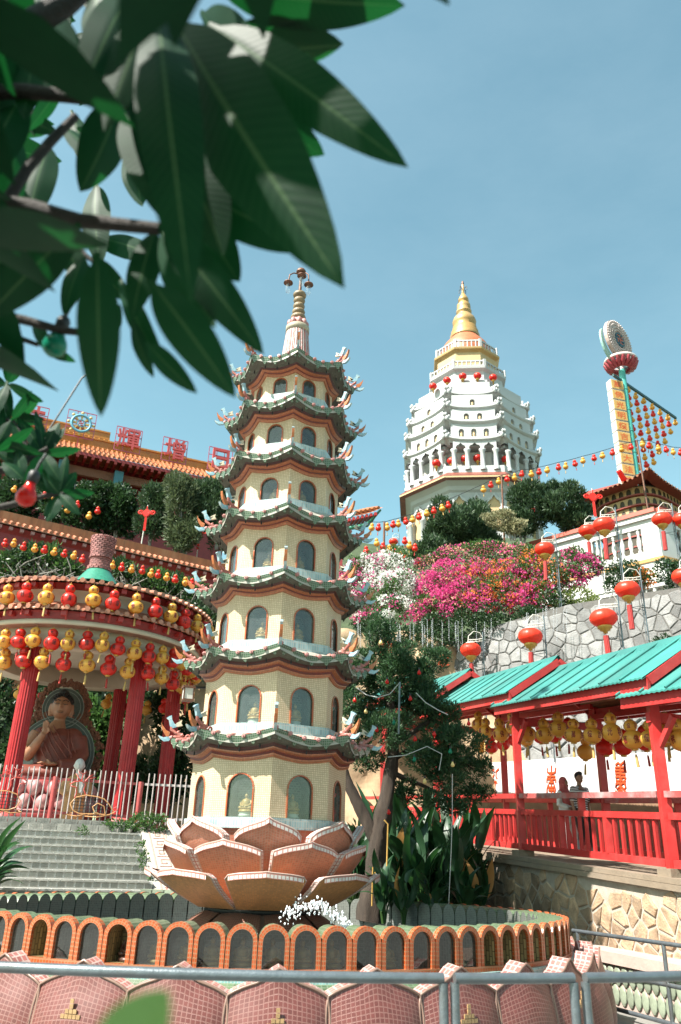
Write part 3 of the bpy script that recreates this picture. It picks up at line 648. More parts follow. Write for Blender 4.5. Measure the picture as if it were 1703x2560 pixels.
# straight railing of the path below the stone wall
p0, p1 = Vector((3.35, 12.2, 0)), Vector((4.4, 8.76, 0)); d = p1 - p0
t = thing('pipe_railing', 'straight grey pipe railing beyond the pond at the foot of the stone wall', 'railing', p0, 0, 'grey pipe railings round the pond')
for nm, z in (('top_rail', .90), ('middle_rail', .48), ('bottom_rail', .10)):
    mb = MB(); mb.tube([(0, 0, z), (d.x*.5, d.y*.5, z), (d.x, d.y, z)], .025, 10); mb.build(nm, MT['steel_grey'], t)
for q in (.03, .52, 1): mb = MB(); mb.tube([(d.x*q, d.y*q, -.02), (d.x*q, d.y*q, .89)], .024, 10); mb.build('post', MT['steel_grey'], t)
# ================================================================ ground
M('concrete', (.27, .255, .235), .8, .12, 2.2, .3, stain=((.25, .24, .22), .5))
mb = MB(); s = 400
mb.face([(-s, -60, 0), (s, -60, 0), (s, 500, 0), (-s, 500, 0)]); struct(mb.build('ground', MT['concrete']))
# ================================================================ lettering helper and lanterns
def glyph(ch, bold=.0):
    """flat outline-filled character: centred verts (x,y) in about a unit box, faces"""
    cu_ = bpy.data.curves.new('glyph', 'FONT'); cu_.body = ch; cu_.resolution_u = 2; cu_.offset = bold
    o = bpy.data.objects.new('glyph', cu_); col.objects.link(o); bpy.context.view_layer.update()
    me = bpy.data.meshes.new_from_object(o.evaluated_get(bpy.context.evaluated_depsgraph_get()))
    v = [(q.co.x, q.co.y) for q in me.vertices]; f = [tuple(p.vertices) for p in me.polygons]
    bpy.data.objects.remove(o); bpy.data.curves.remove(cu_); bpy.data.meshes.remove(me)
    xs = [q[0] for q in v]; ys = [q[1] for q in v]; cx, cy = (min(xs)+max(xs))/2, (min(ys)+max(ys))/2; s = max(max(xs)-min(xs), max(ys)-min(ys), .01)
    return [((x-cx)/s, (y-cy)/s) for x, y in v], f
GL = {}
def G(ch, bold=.012):
    if ch not in GL: GL[ch] = glyph(ch, bold)
    return GL[ch]
def put_glyph(mb, ch, fn, bold=.012):
    v, f = G(ch, bold); b = len(mb.v); mb.v += [tuple(fn(x, y)) for x, y in v]
    for q in f: mb.f.append(tuple(b + i for i in q)); mb.uv.append(None); mb.sm.append(False)
def solid_glyph(mb, ch, fn, t, bold=.012):
    """glyph with thickness: front, back and side walls; fn(x,y,d)"""
    v, f = G(ch, bold); b = len(mb.v); n = len(v)
    mb.v += [tuple(fn(x, y, t/2)) for x, y in v] + [tuple(fn(x, y, -t/2)) for x, y in v]; ed = {}
    for q in f:
        mb.f.append(tuple(b + i for i in q)); mb.uv.append(None); mb.sm.append(False)
        mb.f.append(tuple(b + n + i for i in q[::-1])); mb.uv.append(None); mb.sm.append(False)
        for i, j in zip(q, q[1:] + q[:1]): ed[(i, j)] = ed.get((i, j), 0) + 1
    for (i, j) in ed:
        if (j, i) not in ed: mb.f.append((b+j, b+i, b+n+i, b+n+j)); mb.uv.append(None); mb.sm.append(False)

def lanternmat(name, c, tc):
    mt, n, l, bs = nodes(name)
    z = noise(n, l, 5, 4); c1 = ramp(n, l, z, [(.3, tuple(q*.9 for q in c)), (.7, c)])
    l.new(c1, bs.inputs['Base Color']); bs.inputs['Roughness'].default_value = .38; bs.inputs['Specular IOR Level'].default_value = .5
    tr = n.new('ShaderNodeBsdfTranslucent'); tr.inputs[0].default_value = rgb(tc)
    mx = n.new('ShaderNodeMixShader'); mx.inputs[0].default_value = .28
    l.new(bs.outputs[0], mx.inputs[1]); l.new(tr.outputs[0], mx.inputs[2]); l.new(mx.outputs[0], n['Material Output'].inputs[0]); return mt
lanternmat('lantern_red', (.70, .028, .018), (.75, .03, .015)); lanternmat('lantern_yellow', (.74, .40, .065), (.85, .36, .03))
lanternmat('lantern_bright', (.82, .05, .02), (.8, .04, .015))
M('lantern_ink_red', (.30, .03, .02), .5, .1, 20, 0); M('lantern_ink_dark', (.12, .012, .01), .5, .1, 20, 0)
M('tassel_yellow', (.60, .38, .12), .7, .2, 60, 0, stretch=(1, 1, .1)); M('tassel_red', (.45, .03, .02), .7, .2, 60, 0, stretch=(1, 1, .1))
M('lantern_gold', (.72, .40, .08), .35, .1, 10, .05, metal=.2)
def lobed(mb, cz, rx, rz, n=24, lobes=12, c=(0, 0), m_=10):
    rows = []
    for i in range(m_+1):
        th = PI*i/m_; row = []
        for k in range(n):
            a = 2*PI*k/n; q = 1 - .035*abs(math.sin(lobes*a/2))*math.sin(th)
            row.append((c[0] + rx*q*math.sin(th)*math.cos(a), c[1] + rx*q*math.sin(th)*math.sin(a), cz + rz*math.cos(th)))
        rows.append(row)
    mb.grid(rows, closed=True)
def gourd_set(cname):
    """hanging gourd lantern, hung from the origin, 0.50 high body"""
    mb = MB(); lobed(mb, -.15, .105, .095); lobed(mb, -.355, .168, .145)
    body = mb.mesh('lantern_body', MT['lantern_' + cname])
    mb = MB(); chars = '萬佛光明燈吉祥大法會'
    for k in range(6):
        a0 = 2*PI*k/6
        def fl(x, y): th = x*.62; zz = y*.13; r = .170*math.sqrt(max(.05, 1-(zz/.147)**2)); return (r*math.cos(a0+th*.75), r*math.sin(a0+th*.75), -.355+zz)
        def fu(x, y): th = x*.62; zz = y*.075; r = .107*math.sqrt(max(.05, 1-(zz/.097)**2)); return (r*math.cos(a0+.5+th*.8), r*math.sin(a0+.5+th*.8), -.15+zz)
        put_glyph(mb, chars[k % 10], fl, .02); put_glyph(mb, chars[(k+4) % 10], fu, .02)
    text = mb.mesh('lettering', MT['lantern_ink_red' if cname == 'yellow' else 'lantern_ink_dark'])
    mb = MB(); mb.tube([(0, 0, 0), (0, 0, -.06)], .005, 5); mb.lathe([(.0, -.045), (.04, -.05), (.045, -.065), (0, -.07)], 10); mb.lathe([(.03, -.235), (.052, -.24), (.052, -.255), (.03, -.26)], 12)
    mb.lathe([(.0, -.485), (.055, -.492), (.05, -.515), (0, -.52)], 10); caps = mb.mesh('lantern_cap', MT['lantern_gold'])
    mb = MB(); mb.tube([(0, 0, -.515), (0, 0, -.58)], .004, 5); mb.tube([(0, 0, -.57), (0, 0, -.60), (0, 0, -.76)], [.012, .02, .024], 7); tas = mb.mesh('tassel', MT['tassel_' + cname])
    return body, text, caps, tas
GS = {c: gourd_set(c) for c in ('red', 'yellow')}
def gourd(cname, loc, label, group, s=1.0, full=True, tassel=True):
    t = thing('gourd_lantern', label, 'lantern', loc, random.uniform(0, 6.28), group); t.rotation_euler[0] = random.gauss(0, .07); t.rotation_euler[1] = random.gauss(0, .07); t.scale = (s*random.uniform(.94, 1.06), s*random.uniform(.94, 1.06), s*random.uniform(.93, 1.05))
    b, x, c, ta = GS[cname]; obj('lantern_body', b, t)
    if full: stuff(obj('lettering', x, t))
    stuff(obj('lantern_cap', c, t))
    if tassel: obj('tassel', ta, t)
    return t
# ================================================================ left side: stairs, round pavilion
M('stair_tile', (.40, .385, .345), .75, .18, 4, .4, rnd=.22, stain=((.14, .135, .12), .75), stretch=(3, 3, .6))
M('stair_nosing', (.50, .485, .44), .7, .15, 5, .4, rnd=.15, stain=((.2, .19, .17), .5))
M('mortar_white', (.85, .84, .80), .85, .15, 10, .3)
M('column_red', (.47, .026, .03), .45, .15, 5, .1, stain=((.30, .014, .018), .5), spec=.3)
M('paint_red', (.50, .035, .03), .42, .18, 5, .1, stain=((.34, .03, .03), .5))
M('paint_pinkred', (.58, .09, .085), .5, .18, 6, .15, stain=((.66, .30, .28), .5))
M('cream_plaster', (.72, .62, .48), .7, .08, 2, .15, stain=((.6, .48, .34), .4))
M('white_plaster', (.80, .78, .74), .65, .06, 2, .1, stain=((.62, .60, .56), .4))
M('peach_plaster', (.66, .38, .27), .65, .1, 2, .1)
M('roof_tile_orange', (.56, .19, .06), .35, .22, 9, .2, rnd=.18, stain=((.3, .09, .04), .5))
M('roof_tile_terracotta', (.58, .25, .15), .35, .25, 10, .2, rnd=.22, stain=((.34, .10, .07), .6))
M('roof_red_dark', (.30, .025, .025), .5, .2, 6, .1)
M('bar_white', (.55, .48, .46), .45, .12, 10, .1, stain=((.40, .30, .28), .5))
M('skin_bronze', (.40, .185, .10), .42, .12, 4, .1); M('robe_red', (.235, .055, .035), .5, .2, 5, .15); M('hair_black', (.010, .011, .013), .5, .1, 30, .8)
M('box_band', (.34, .38, .34), .5, .1, 8, .1); M('halo_green', (.10, .13, .115), .5, .2, 8, .2); M('halo_gilt', (.30, .12, .07), .45, .4, 60, 1.0)
M('lotus_pinkstone', (.55, .25, .25), .5, .25, 6, .2); M('robe_tan', (.55, .27, .10), .55, .15, 5, .15); M('figure_white', (.76, .74, .71), .5, .06, 6, .1)
M('brick_basket', (.30, .12, .11), .7, .35, 14, .5, rnd=.3); M('green_glaze', (.05, .27, .18), .3, .2, 12, .2)
M('neon_amber', (.75, .38, .16), .4, .1, 10, 0); M('neon_red', (.62, .08, .06), .4, .1, 10, 0)
M('pebble_ramp', (.60, .55, .47), .8, .3, 60, .6); M('key_pink', (.52, .32, .27), .7, .15, 20, .2)
UX, UY = Vector((-math.cos(R(20)), -math.sin(R(20)), 0)), Vector((-math.sin(R(20)), math.cos(R(20)), 0))
SO = Vector((-3.2, 16.35, .95)); NS, RISE, GO, SW = 8, .15, .40, 4.3
mb = MB(); mb.box((0, 22, .45), (40, 13, .9)); mb.box((-10.4, 13.98, .448), (10, 3.0, .896)); o = mb.build('terrace', MT['concrete']); struct(o); o.location = (0, 0, 0)
o.location = (0, .05, 0)
stair = struct(obj('stairs', None)); stair.location = SO; stair.rotation_euler = (0, 0, R(20)); stair['label'] = 'weathered grey tiled stairs leading up to the round pavilion'
mb = MB()                                                     # mortar body, local x to the right (negative = leftwards)
for i in range(NS):
    mb.box((-SW/2, (i + (NS-i)/2)*GO + .02, (i+.5)*RISE - .006), (SW, (NS-i)*GO, RISE - .006))
mb.build('mortar_bed', MT['mortar_white'], stair)
rt = MB(); rt.box((0, 0, 0), (.126, .03, .078)); rtm = rt.mesh('riser_tile', MT['stair_tile'])
nt = MB(); nt.box((0, .05, 0), (.188, .14, .032)); ntm = nt.mesh('nosing_tile', MT['stair_nosing'])
tt = MB(); tt.box((0, .0, 0), (.195, .24, .02)); ttm = tt.mesh('tread_tile', MT['stair_nosing'])
for i in range(NS):
    for k in range(27):
        obj('riser_tile', rtm, stair, (-.085 - k*.158 + (.04 if i % 2 else 0) - .03, i*GO + .012 + random.uniform(-.003, .003), i*RISE + .056 + random.uniform(-.002, .002)))
    for k in range(21):
        obj('nosing_tile', ntm, stair, (-.105 - k*.203 - (.06 if i % 2 else 0), i*GO - .005, i*RISE + .128 + random.uniform(-.002, .002)))
        obj('tread_tile', ttm, stair, (-.105 - k*.203 - (.06 if i % 2 else 0), i*GO + .255, i*RISE + .137 + random.uniform(-.001, .001)))
# ramp beside the stairs with the key pattern
ramp_ = thing('stair_ramp', 'pebbled sloping ramp with a pinkish key pattern beside the grey stairs', 'ramp', SO + Vector((.02, 0, 0)), R(20))
W2 = .95; S3 = NS*GO; HZ = NS*RISE
mb = MB(); a = [(0, -.1, -.05), (W2, -.1, -.05), (W2, S3, HZ + .12), (0, S3, HZ + .12)]; lo = [(x, y, -.3) for x, y, z in a]
mb.face(a); mb.face(lo[::-1])
for i in range(4): mb.face([a[i], lo[i], lo[(i+1) % 4], a[(i+1) % 4]])
mb.build('ramp_slab', MT['pebble_ramp'], ramp_)
sl_ = (HZ + .17)/(S3 + .1)
def RP(u, v): return Vector((u, -.1 + v, -.05 + v*sl_ + .004))
mb = MB()
def rline(p, q, w_=.026): mb.beam(RP(*p), RP(*q), w_, .02, (0, -sl_, 1))
for u in (.16, .52): rline((u, .05), (u, S3), .03)
for j in range(7):
    v = .12 + j*.44; mb2 = [(.22, v), (.46, v), (.46, v+.30), (.28, v+.30), (.28, v+.12), (.38, v+.12), (.38, v+.2)]
    for p, q in zip(mb2, mb2[1:]): rline(p, q)
mb.build('key_pattern', MT['key_pink'], ramp_)

# ---- pavilion platform and building
PC = Vector((-7.09, 22.33, 0)); FZ = 2.30
pav = thing('round_pavilion', 'round open pavilion with red columns, two curved tiled eaves and a brick finial', 'pavilion', (PC.x, PC.y, 0))
mb = MB(); mb.lathe([(0, FZ), (3.3, FZ), (3.34, FZ-.06), (3.34, .9)], 48); mb.build('floor_slab', MT['stair_nosing'], pav)
pf = [Vector((-4.15, 19.45, 0)), Vector((-4.15, 19.45, 0)) + UX*5.2]
# landing slab joining stairs and pavilion
c0 = SO + UY*(NS*GO); mb = MB(); q = [c0 + UY*.0, c0 + UX*6.5, c0 + UX*6.5 + UY*2.0, c0 + UY*2.0, ]
ZL = SO.z + NS*RISE
mb.face([(p.x, p.y, ZL) for p in q][::-1]); n = len(q)
for i in range(n): mb.face([(q[i].x, q[i].y, ZL), (q[(i+1) % n].x, q[(i+1) % n].y, ZL), (q[(i+1) % n].x, q[(i+1) % n].y, .5), (q[i].x, q[i].y, .5)])
struct(mb.build('landing', MT['stair_nosing']))
# kerb of grey tiles along the landing edge
kb = MB(); kb.box((0, 0, 0), (.285, .12, .13)); kbm = kb.mesh('kerb_tile', MT['stair_tile'])
ko = struct(obj('landing_kerb', None)); ko.location = Vector((c0.x, c0.y, ZL + .07)); ko.rotation_euler = (0, 0, R(20)); ko['label'] = 'low kerb of grey tiles at the top of the stairs'
for k in range(15): obj('kerb_tile', kbm, ko, (-.15 - k*.295, .16, random.uniform(-.004, .004)))
for k in range(15): obj('kerb_tile', kbm, ko, (-.30 - k*.295, .34, .11 + random.uniform(-.004, .004)))
# columns
for a in (-100, -40, 20, 80, 140, 200):
    x, y = 2.62*math.cos(R(a)), 2.62*math.sin(R(a)); mb = MB(); nn = 40
    P = [[(x + (.195 + (.008 if k % 2 else -.008))*math.cos(2*PI*k/nn), y + (.195 + (.008 if k % 2 else -.008))*math.sin(2*PI*k/nn), z) for k in range(nn)] for z in (FZ - .1, 6.9)]
    mb.grid(P, sm=False, closed=True); co = mb.build('column', MT['column_red'], pav)
    mb = MB(); mb.lathe([(.30, FZ-.02), (.30, FZ + .12), (.24, FZ+.2), (.2, FZ + .22)], 20, (x, y, 0)); mb.build('column_base', MT['paint_pinkred'], co)
def lring(prof, mat, name, n=72): mb = MB(); mb.lathe(prof, n); return mb.build(name, MT[mat], pav)
lring([(2.30, 6.40), (2.86, 6.40), (2.86, 6.95), (2.30, 6.95), (2.30, 6.40)], 'cream_plaster', 'ring_beam')
lring([(0, 6.93), (2.9, 6.93)], 'cream_plaster', 'ceiling')
lring([(2.86, 6.86), (3.16, 6.90)], 'peach_plaster', 'soffit')
lring([(3.14, 6.87), (3.20, 6.87), (3.20, 6.985), (3.10, 6.985)], 'cream_plaster', 'eave_band')
lring([(3.2, 6.99), (3.24, 7.12), (3.36, 7.16)], 'roof_red_dark', 'eave_board')
lring([(3.46, 7.17), (3.46, 7.21), (3.05, 7.48)], 'roof_tile_terracotta', 'lower_roof')
lring([(3.05, 7.40), (3.05, 7.72), (3.12, 7.74), (3.12, 7.80)], 'cream_plaster', 'clerestory')
lring([(3.12, 7.78), (3.20, 7.86), (3.30, 7.90)], 'roof_red_dark', 'upper_eave_board')
lring([(3.40, 7.91), (3.40, 7.95), (2.2, 8.3), (1.1, 8.62), (.42, 8.9)], 'roof_tile_terracotta', 'upper_roof')
# rafter ends and tile ends, one by one
rf = MB(); rf.box((0, 0, 0), (.13, .26, .12)); rfm = rf.mesh('rafter_end', MT['paint_red'])
tc = MB(); tc.tube([(0, -.05, 0), (0, .30, .09)], .058, 9); tc.tube([(0, -.062, -.001), (0, -.045, 0)], .064, 9); tcm = tc.mesh('tile_end', MT['roof_tile_terracotta'])
dp = MB(); o_ = [(-.085, .015), (-.05, -.03), (0, -.05), (.05, -.03), (.085, .015), (.05, .0), (0, -.012), (-.05, .0)]; dp.prism(o_, lambda x, z, d: (x, d, z), .03); dpm = dp.mesh('drip_tile', MT['roof_tile_terracotta'])
for rr, zz, nr in ((3.46, 7.22, 92), (3.40, 7.96, 92)):
    for k in range(nr):
        a = 2*PI*k/nr
        obj('tile_end', tcm, pav, (rr*math.cos(a), rr*math.sin(a), zz), (0, 0, a + PI/2)); a += PI/nr
        obj('drip_tile', dpm, pav, ((rr-.005)*math.cos(a), (rr-.005)*math.sin(a), zz-.012), (0, 0, a + PI/2))
    for k in range(46):
        a = 2*PI*(k+.3)/46; obj('rafter_end', rfm, pav, ((rr-.20)*math.cos(a), (rr-.20)*math.sin(a), zz-.115), (0, 0, a + PI/2))
fo = lring([(.66, 8.92), (.60, 9.0), (.36, 9.34), (.30, 9.40)], 'green_glaze', 'finial_skirt')
bk = MB(); bk.box((0, 0, 0), (.115, .05, .052)); bkm = bk.mesh('brick', MT['brick_basket'])
for row in range(17):
    z = 9.40 + row*.062; u = row/16; rr = .30 + (-.03*math.sin(u*PI*2.2) if u < .5 else .05*(u-.5)*2) + (.03 if row in (0, 1, 6) else 0)
    for k in range(16): a = 2*PI*(k + .5*(row % 2))/16; obj('brick', bkm, fo, (rr*math.cos(a), rr*math.sin(a), z), (0, 0, a + PI/2))
lring([(.27, 9.36), (.26, 9.7), (.30, 10.4), (0, 10.42)], 'roof_red_dark', 'finial_core', 16)
# lanterns of the pavilion
def pav_row(r, z, a0, step, n, c0_, where, s, full=True):
    for k in range(n):
        a = R(a0 + step*k); cn = ('yellow', 'red')[(k + c0_) % 2]
        gourd(cn, (PC.x + r*math.cos(a), PC.y + r*math.sin(a), z + random.uniform(-.03, .03)), f'{cn} gourd lantern, {nth(k)} from the left {where}', 'gourd lanterns of the round pavilion', s*random.uniform(.96, 1.04), full)
pav_row(3.44, 7.88, -128, 9.1, 16, 0, 'in the top row above the pavilion eave', 1.2)
pav_row(3.12, 6.82, -126, 7.6, 19, 0, 'in the row under the pavilion\'s lower eave', 1.15)
pav_row(2.95, 6.36, -122, 10.2, 15, 1, 'in the shaded inner row under the pavilion eave', 1.15)
for k in range(9):
    a = R(35 + 13.5*k); cn = ('yellow', 'red')[k % 2]
    gourd(cn, (PC.x + 2.9*math.cos(a), PC.y + 2.9*math.sin(a), 6.4 + random.uniform(-.25, .1)), f'{cn} gourd lantern in shade at the back of the pavilion, {nth(k)} from the right', 'gourd lanterns of the round pavilion', 1.0, False)

# ---- fence with white bars on pink rails
FO = c0 + UY*.62; FO.z = ZL + .1; fence = thing('bar_fence', 'fence of white upright bars on pink-red rails in front of the pavilion', 'fence', FO, R(20))
def fx(s): return -s                                          # metres to the left of the origin
for zz in (.28, 1.0):
    mb = MB(); mb.box((-2.3, 0, zz), (4.7, .05, .055)); mb.build('rail', MT['paint_pinkred'], fence)
for s_ in (.02, 1.95, 4.0, 4.5):
    mb = MB(); mb.tube([(-s_, 0, -.05), (-s_, 0, 1.05)], .065, 12); mb.build('post', MT['paint_pinkred'], fence)
bar = MB(); bar.tube([(0, 0, .1), (0, 0, 1.24)], .016, 7); barm = bar.mesh('bar', MT['bar_white'])
for k in range(38): obj('bar', barm, fence, (-.12 - k*.122, -.045, random.uniform(-.015, .015)), (random.uniform(-.015, .015), random.uniform(-.012, .012), 0))
f2 = thing('bar_fence', 'fence of white upright bars continuing behind the pagoda to the right', 'fence', FO + Vector((.08, .0, 0)), R(8))
for zz in (.25, 1.0): mb = MB(); mb.box((.75, 0, zz), (1.5, .04, .05)); mb.build('rail', MT['bar_white'], f2)
for k in range(12): obj('bar', barm, f2, (.08 + k*.125, -.03, random.uniform(-.01, .01)))
# two deer drawn in light tubing on the fence
deer_pts = {'body': [(.0, .12), (.10, .06), (.30, .07), (.62, .06), (.74, .12), (.80, .26), (.72, .40), (.55, .46), (.35, .44), (.22, .40), (.12, .30), (.06, .2), (.0, .12)],
 'neck': [(.55, .46), (.60, .58), (.58, .70), (.66, .76), (.78, .74), (.86, .68), (.84, .64), (.74, .62), (.72, .5), (.74, .38)],
 'antler_a': [(.60, .76), (.54, .86), (.46, .93), (.50, .86), (.42, .86), (.52, .82)], 'antler_b': [(.66, .77), (.66, .88), (.60, .97), (.67, .91), (.74, .98), (.69, .86), (.78, .92), (.70, .80)],
 'leg_a': [(.10, .06), (.30, .0), (.52, .01), (.46, .05), (.30, .07)], 'leg_b': [(.5, .06), (.66, .0), (.86, .03), (.74, .08)], 'haunch': [(.16, .08), (.20, .24), (.32, .30), (.40, .22), (.36, .10), (.28, .08)], 'tail': [(.0, .12), (-.06, .2), (-.02, .24), (.03, .2)]}
for s0, flip, lab in ((3.62, 1, 'left wire-outline deer light figure facing right on the pavilion fence'), (.55, -1, 'right wire-outline deer light figure facing left on the pavilion fence')):
    d_ = thing('deer_light', lab, 'light figure', FO + UX*s0 - UY*.09 + Vector((0, 0, .22)), R(20), 'deer light figures on the fence')
    for nm, pts in deer_pts.items():
        mb = MB(); mb.tube([(flip*x*1.25, -.01 if nm != 'haunch' else -.02, z*1.0) for x, z in pts], .013, 6); mb.build(nm.split('_')[0] + '_outline', MT['neon_red' if nm in ('neck', 'tail') or 'antler' in nm else 'neon_amber'], d_)
    mb = MB()
    for k in range(9): mb.tube([(flip*(.2 + .06*k)*1.25, .0, .07), (flip*(.2+.06*k)*1.25, .0, .43)], .006, 4)
    for k in range(5): mb.tube([(flip*.1*1.25, .0, .1 + .07*k), (flip*.76*1.25, .0, .1+.07*k)], .006, 4)
    mb.build('mesh_grid', MT['dark_metal'], d_)

# ---- statues
def remesh(mb, mat, name, parent, vox=.03, it=4, loc=None):
    o = mb.build(name, mat, parent)
    if loc is not None: o.location = loc
    r = o.modifiers.new('remesh', 'REMESH'); r.mode = 'VOXEL'; r.voxel_size = vox; r.use_smooth_shade = True
    s = o.modifiers.new('smooth', 'SMOOTH'); s.factor = .5; s.iterations = it
    dg = bpy.context.evaluated_depsgraph_get(); me = bpy.data.meshes.new_from_object(o.evaluated_get(dg)); o.modifiers.clear(); o.data = me
    if not me.materials: me.materials.append(mat)
    me.polygons.foreach_set('use_smooth', [True]*len(me.polygons)); me.name = name; return o
bz = FZ + .0; bp = PC + Vector((.0, .3, bz)); bp = Vector(at(112, 2020, 22.4)); bp.z = FZ + .12
big = thing('buddha_statue', 'large seated Buddha statue in a red-brown robe with one hand raised in the pavilion', 'statue', bp, R(14))
mb = MB(); mb.lathe([(0, 0), (1.25, 0), (1.25, .25), (1.1, .3), (1.05, .6), (1.15, .95), (1.0, 1.0), (0, 1.0)], 40); mb.build('throne', MT['roof_red_dark'], big)
mb = MB()
for row in range(2):
    for k in range(16): a = 2*PI*(k + .5*row)/16; mb.sphere((1.12*math.cos(a), 1.12*math.sin(a), .45 + .33*row), (.17, .17, .2), 9, 6)
mb.build('throne_petals', MT['lotus_pinkstone'], big)
mb = MB()                                                     # robe: legs, torso, left arm
mb.sphere((0, -.1, 1.20), (1.02, .62, .26), 24, 12); mb.sphere((-.62, -.25, 1.18), (.48, .42, .23), 14, 8); mb.sphere((.62, -.25, 1.18), (.48, .42, .23), 14, 8)
mb.tube([(0, .08, 1.15), (0, .1, 1.5), (0, .1, 1.9), (0, .1, 2.2), (0, .08, 2.42)], [.58, .50, .50, .50, .30], 20)
mb.sphere((.40, .1, 2.2), (.28, .26, .26)); mb.sphere((-.38, .1, 2.2), (.26, .25, .25))
mb.tube([(.55, .1, 2.2), (.68, .0, 1.75), (.55, -.32, 1.42), (.2, -.55, 1.40)], [.24, .24, .22, .15], 14)
rob = remesh(mb, MT['robe_red'], 'robe', big, .035, 5)
mb = MB()
for q, (x0, z0_, x1, z1) in enumerate(((-.35, 2.42, .30, 1.45), (-.25, 2.44, .42, 1.55), (-.12, 2.45, .5, 1.7), (-.44, 2.32, .14, 1.4), (-.5, 2.2, 0, 1.36), (.3, 2.35, .5, 1.6), (.4, 2.3, .58, 1.75))):
    mb.tube([(x0, -.30 if q < 5 else -.2, z0_), ((x0+x1)/2 - .05, -.44, (z0_+z1)/2), (x1, -.44, z1)], [.012, .022, .012], 6)
mb.build('robe_folds', MT['robe_red'], rob)
mb = MB()                                                     # skin: chest, neck, head, raised arm, hands
mb.tube([(-.10, .02, 2.2), (-.03, .05, 2.42), (0, .04, 2.62), (0, .02, 2.74)], [.38, .26, .15, .145], 16)
mb.tube([(-.50, .05, 2.24), (-.70, -.05, 1.86), (-.62, -.30, 1.62), (-.42, -.48, 1.95), (-.30, -.52, 2.18)], [.20, .18, .155, .12, .085], 14)
hb = Vector((-.28, -.53, 2.20)); mb.sphere(hb + Vector((.0, 0, .06)), (.085, .05, .11), 10, 7)
for k, (dx, ln) in enumerate(((-.06, .20), (-.02, .235), (.022, .22), (.06, .17))): mb.tube([hb + Vector((dx, 0, .12)), hb + Vector((dx*1.15, -.01, .12 + ln*.55)), hb + Vector((dx*1.2, -.05 if k > 1 else -.015, .12 + ln))], [.024, .022, .016], 7)
mb.tube([hb + Vector((.07, -.01, .0)), hb + Vector((.12, -.05, .07)), hb + Vector((.09, -.07, .14))], [.028, .026, .018], 7)
mb.sphere((.0, -.58, 1.42), (.20, .12, .06), 12, 7)
for k in range(4): mb.tube([(-.12, -.6 - .03*k, 1.44), (-.24, -.62 - .03*k, 1.43), (-.34 + .02*k, -.62 - .02*k, 1.42)], [.03, .028, .02], 7)
mb.tube([(.0, -.66, 1.44), (-.05, -.66, 1.5), (-.12, -.65, 1.53)], [.03, .028, .02], 7)
mb.sphere((0, -.02, 2.98), (.27, .285, .33), 20, 14); mb.sphere((0, -.10, 2.82), (.2, .19, .16), 14, 8)
mb.tube([(0, -.29, 3.06), (0, -.335, 2.98), (0, -.35, 2.93)], [.03, .04, .05], 8)
mb.sphere((0, -.275, 2.81), (.085, .05, .03), 10, 6); mb.sphere((0, -.265, 2.775), (.075, .05, .028), 10, 6)
for s_ in (-1, 1): mb.sphere((s_*.105, -.255, 3.03), (.075, .05, .04), 10, 6); mb.tube([(s_*.275, 0, 3.06), (s_*.295, .0, 2.9), (s_*.27, .01, 2.72)], [.045, .05, .055], 8)
skin = remesh(mb, MT['skin_bronze'], 'body', big, .022, 3)
mb = MB(); rs = random.Random(5)
mb.sphere((0, .03, 3.07), (.285, .285, .28), 20, 12); mb.sphere((0, .02, 3.36), (.15, .15, .12), 14, 8)
for q in range(150):
    th = rs.uniform(0, 2*PI); ph = math.acos(rs.uniform(.12, 1)); d_ = Vector((math.sin(ph)*math.cos(th), math.sin(ph)*math.sin(th), math.cos(ph)))
    if d_.y < -.55 and d_.z < .62: continue
    mb.sphere(Vector((0, .03, 3.08)) + Vector((d_.x*.29, d_.y*.29, d_.z*.29)), .03, 6, 4)
mb.build('hair', MT['hair_black'], skin)
mb = MB()
for s_ in (-1, 1): mb.tube([(s_*.03, -.30, 3.10), (s_*.1, -.295, 3.135), (s_*.18, -.245, 3.10)], .012, 5); mb.tube([(s_*.045, -.298, 3.025), (s_*.105, -.302, 3.012), (s_*.165, -.268, 3.025)], .010, 5)
mb.tube([(-.075, -.318, 2.795), (0, -.328, 2.79), (.075, -.318, 2.795)], .008, 5)
mb.build('face_lines', MT['hair_black'], skin)
# halo: a body-shaped slab with dark rim bands and a flamed edge
def mand(k): return [(k*.95*math.cos(a)*(1 if math.sin(a) > 0 else 1), 1.75 + k*1.05*math.sin(a)) for a in [R(-60 + 300*j/30) for j in range(0)]]
def disc(mb, cx, cz, r0, r1, y, n=40, t=.06):
    for k in range(n):
        a, b = 2*PI*k/n, 2*PI*(k+1)/n
        p = [(cx + r*math.cos(q), y, cz + r*math.sin(q)) for r, q in ((r0, a), (r1, a), (r1, b), (r0, b))]
        mb.face(p); mb.face([(p[1][0], y, p[1][2]), (p[1][0], y+t, p[1][2]), (p[2][0], y+t, p[2][2]), (p[2][0], y, p[2][2])])
mb = MB(); disc(mb, 0, 1.80, 0, 1.02, .55); disc(mb, 0, 3.05, 0, .56, .56); mb.build('halo', MT['halo_green'], big)
mb = MB(); disc(mb, 0, 1.80, .92, .94, .53); disc(mb, 0, 1.8, 1.01, 1.03, .53); disc(mb, 0, 3.05, .46, .475, .53); disc(mb, 0, 3.05, .545, .565, .53); mb.build('halo_bands', MT['box_band'], big)
mb = MB(); rs = random.Random(9)
for q in range(520):
    a = rs.uniform(-.5, PI+.5); 
    if rs.random() < .45: x, z = (rs.uniform(.57, .76))*math.cos(a), 3.05 + rs.uniform(.57, .74)*math.sin(a)*1.1
    else: x, z = rs.uniform(1.04, 1.26)*math.cos(a), 1.8 + rs.uniform(1.04, 1.2)*math.sin(a)
    mb.sphere((x, .58 + rs.uniform(-.02, .03), z), (.05, .04, .06), 6, 4)
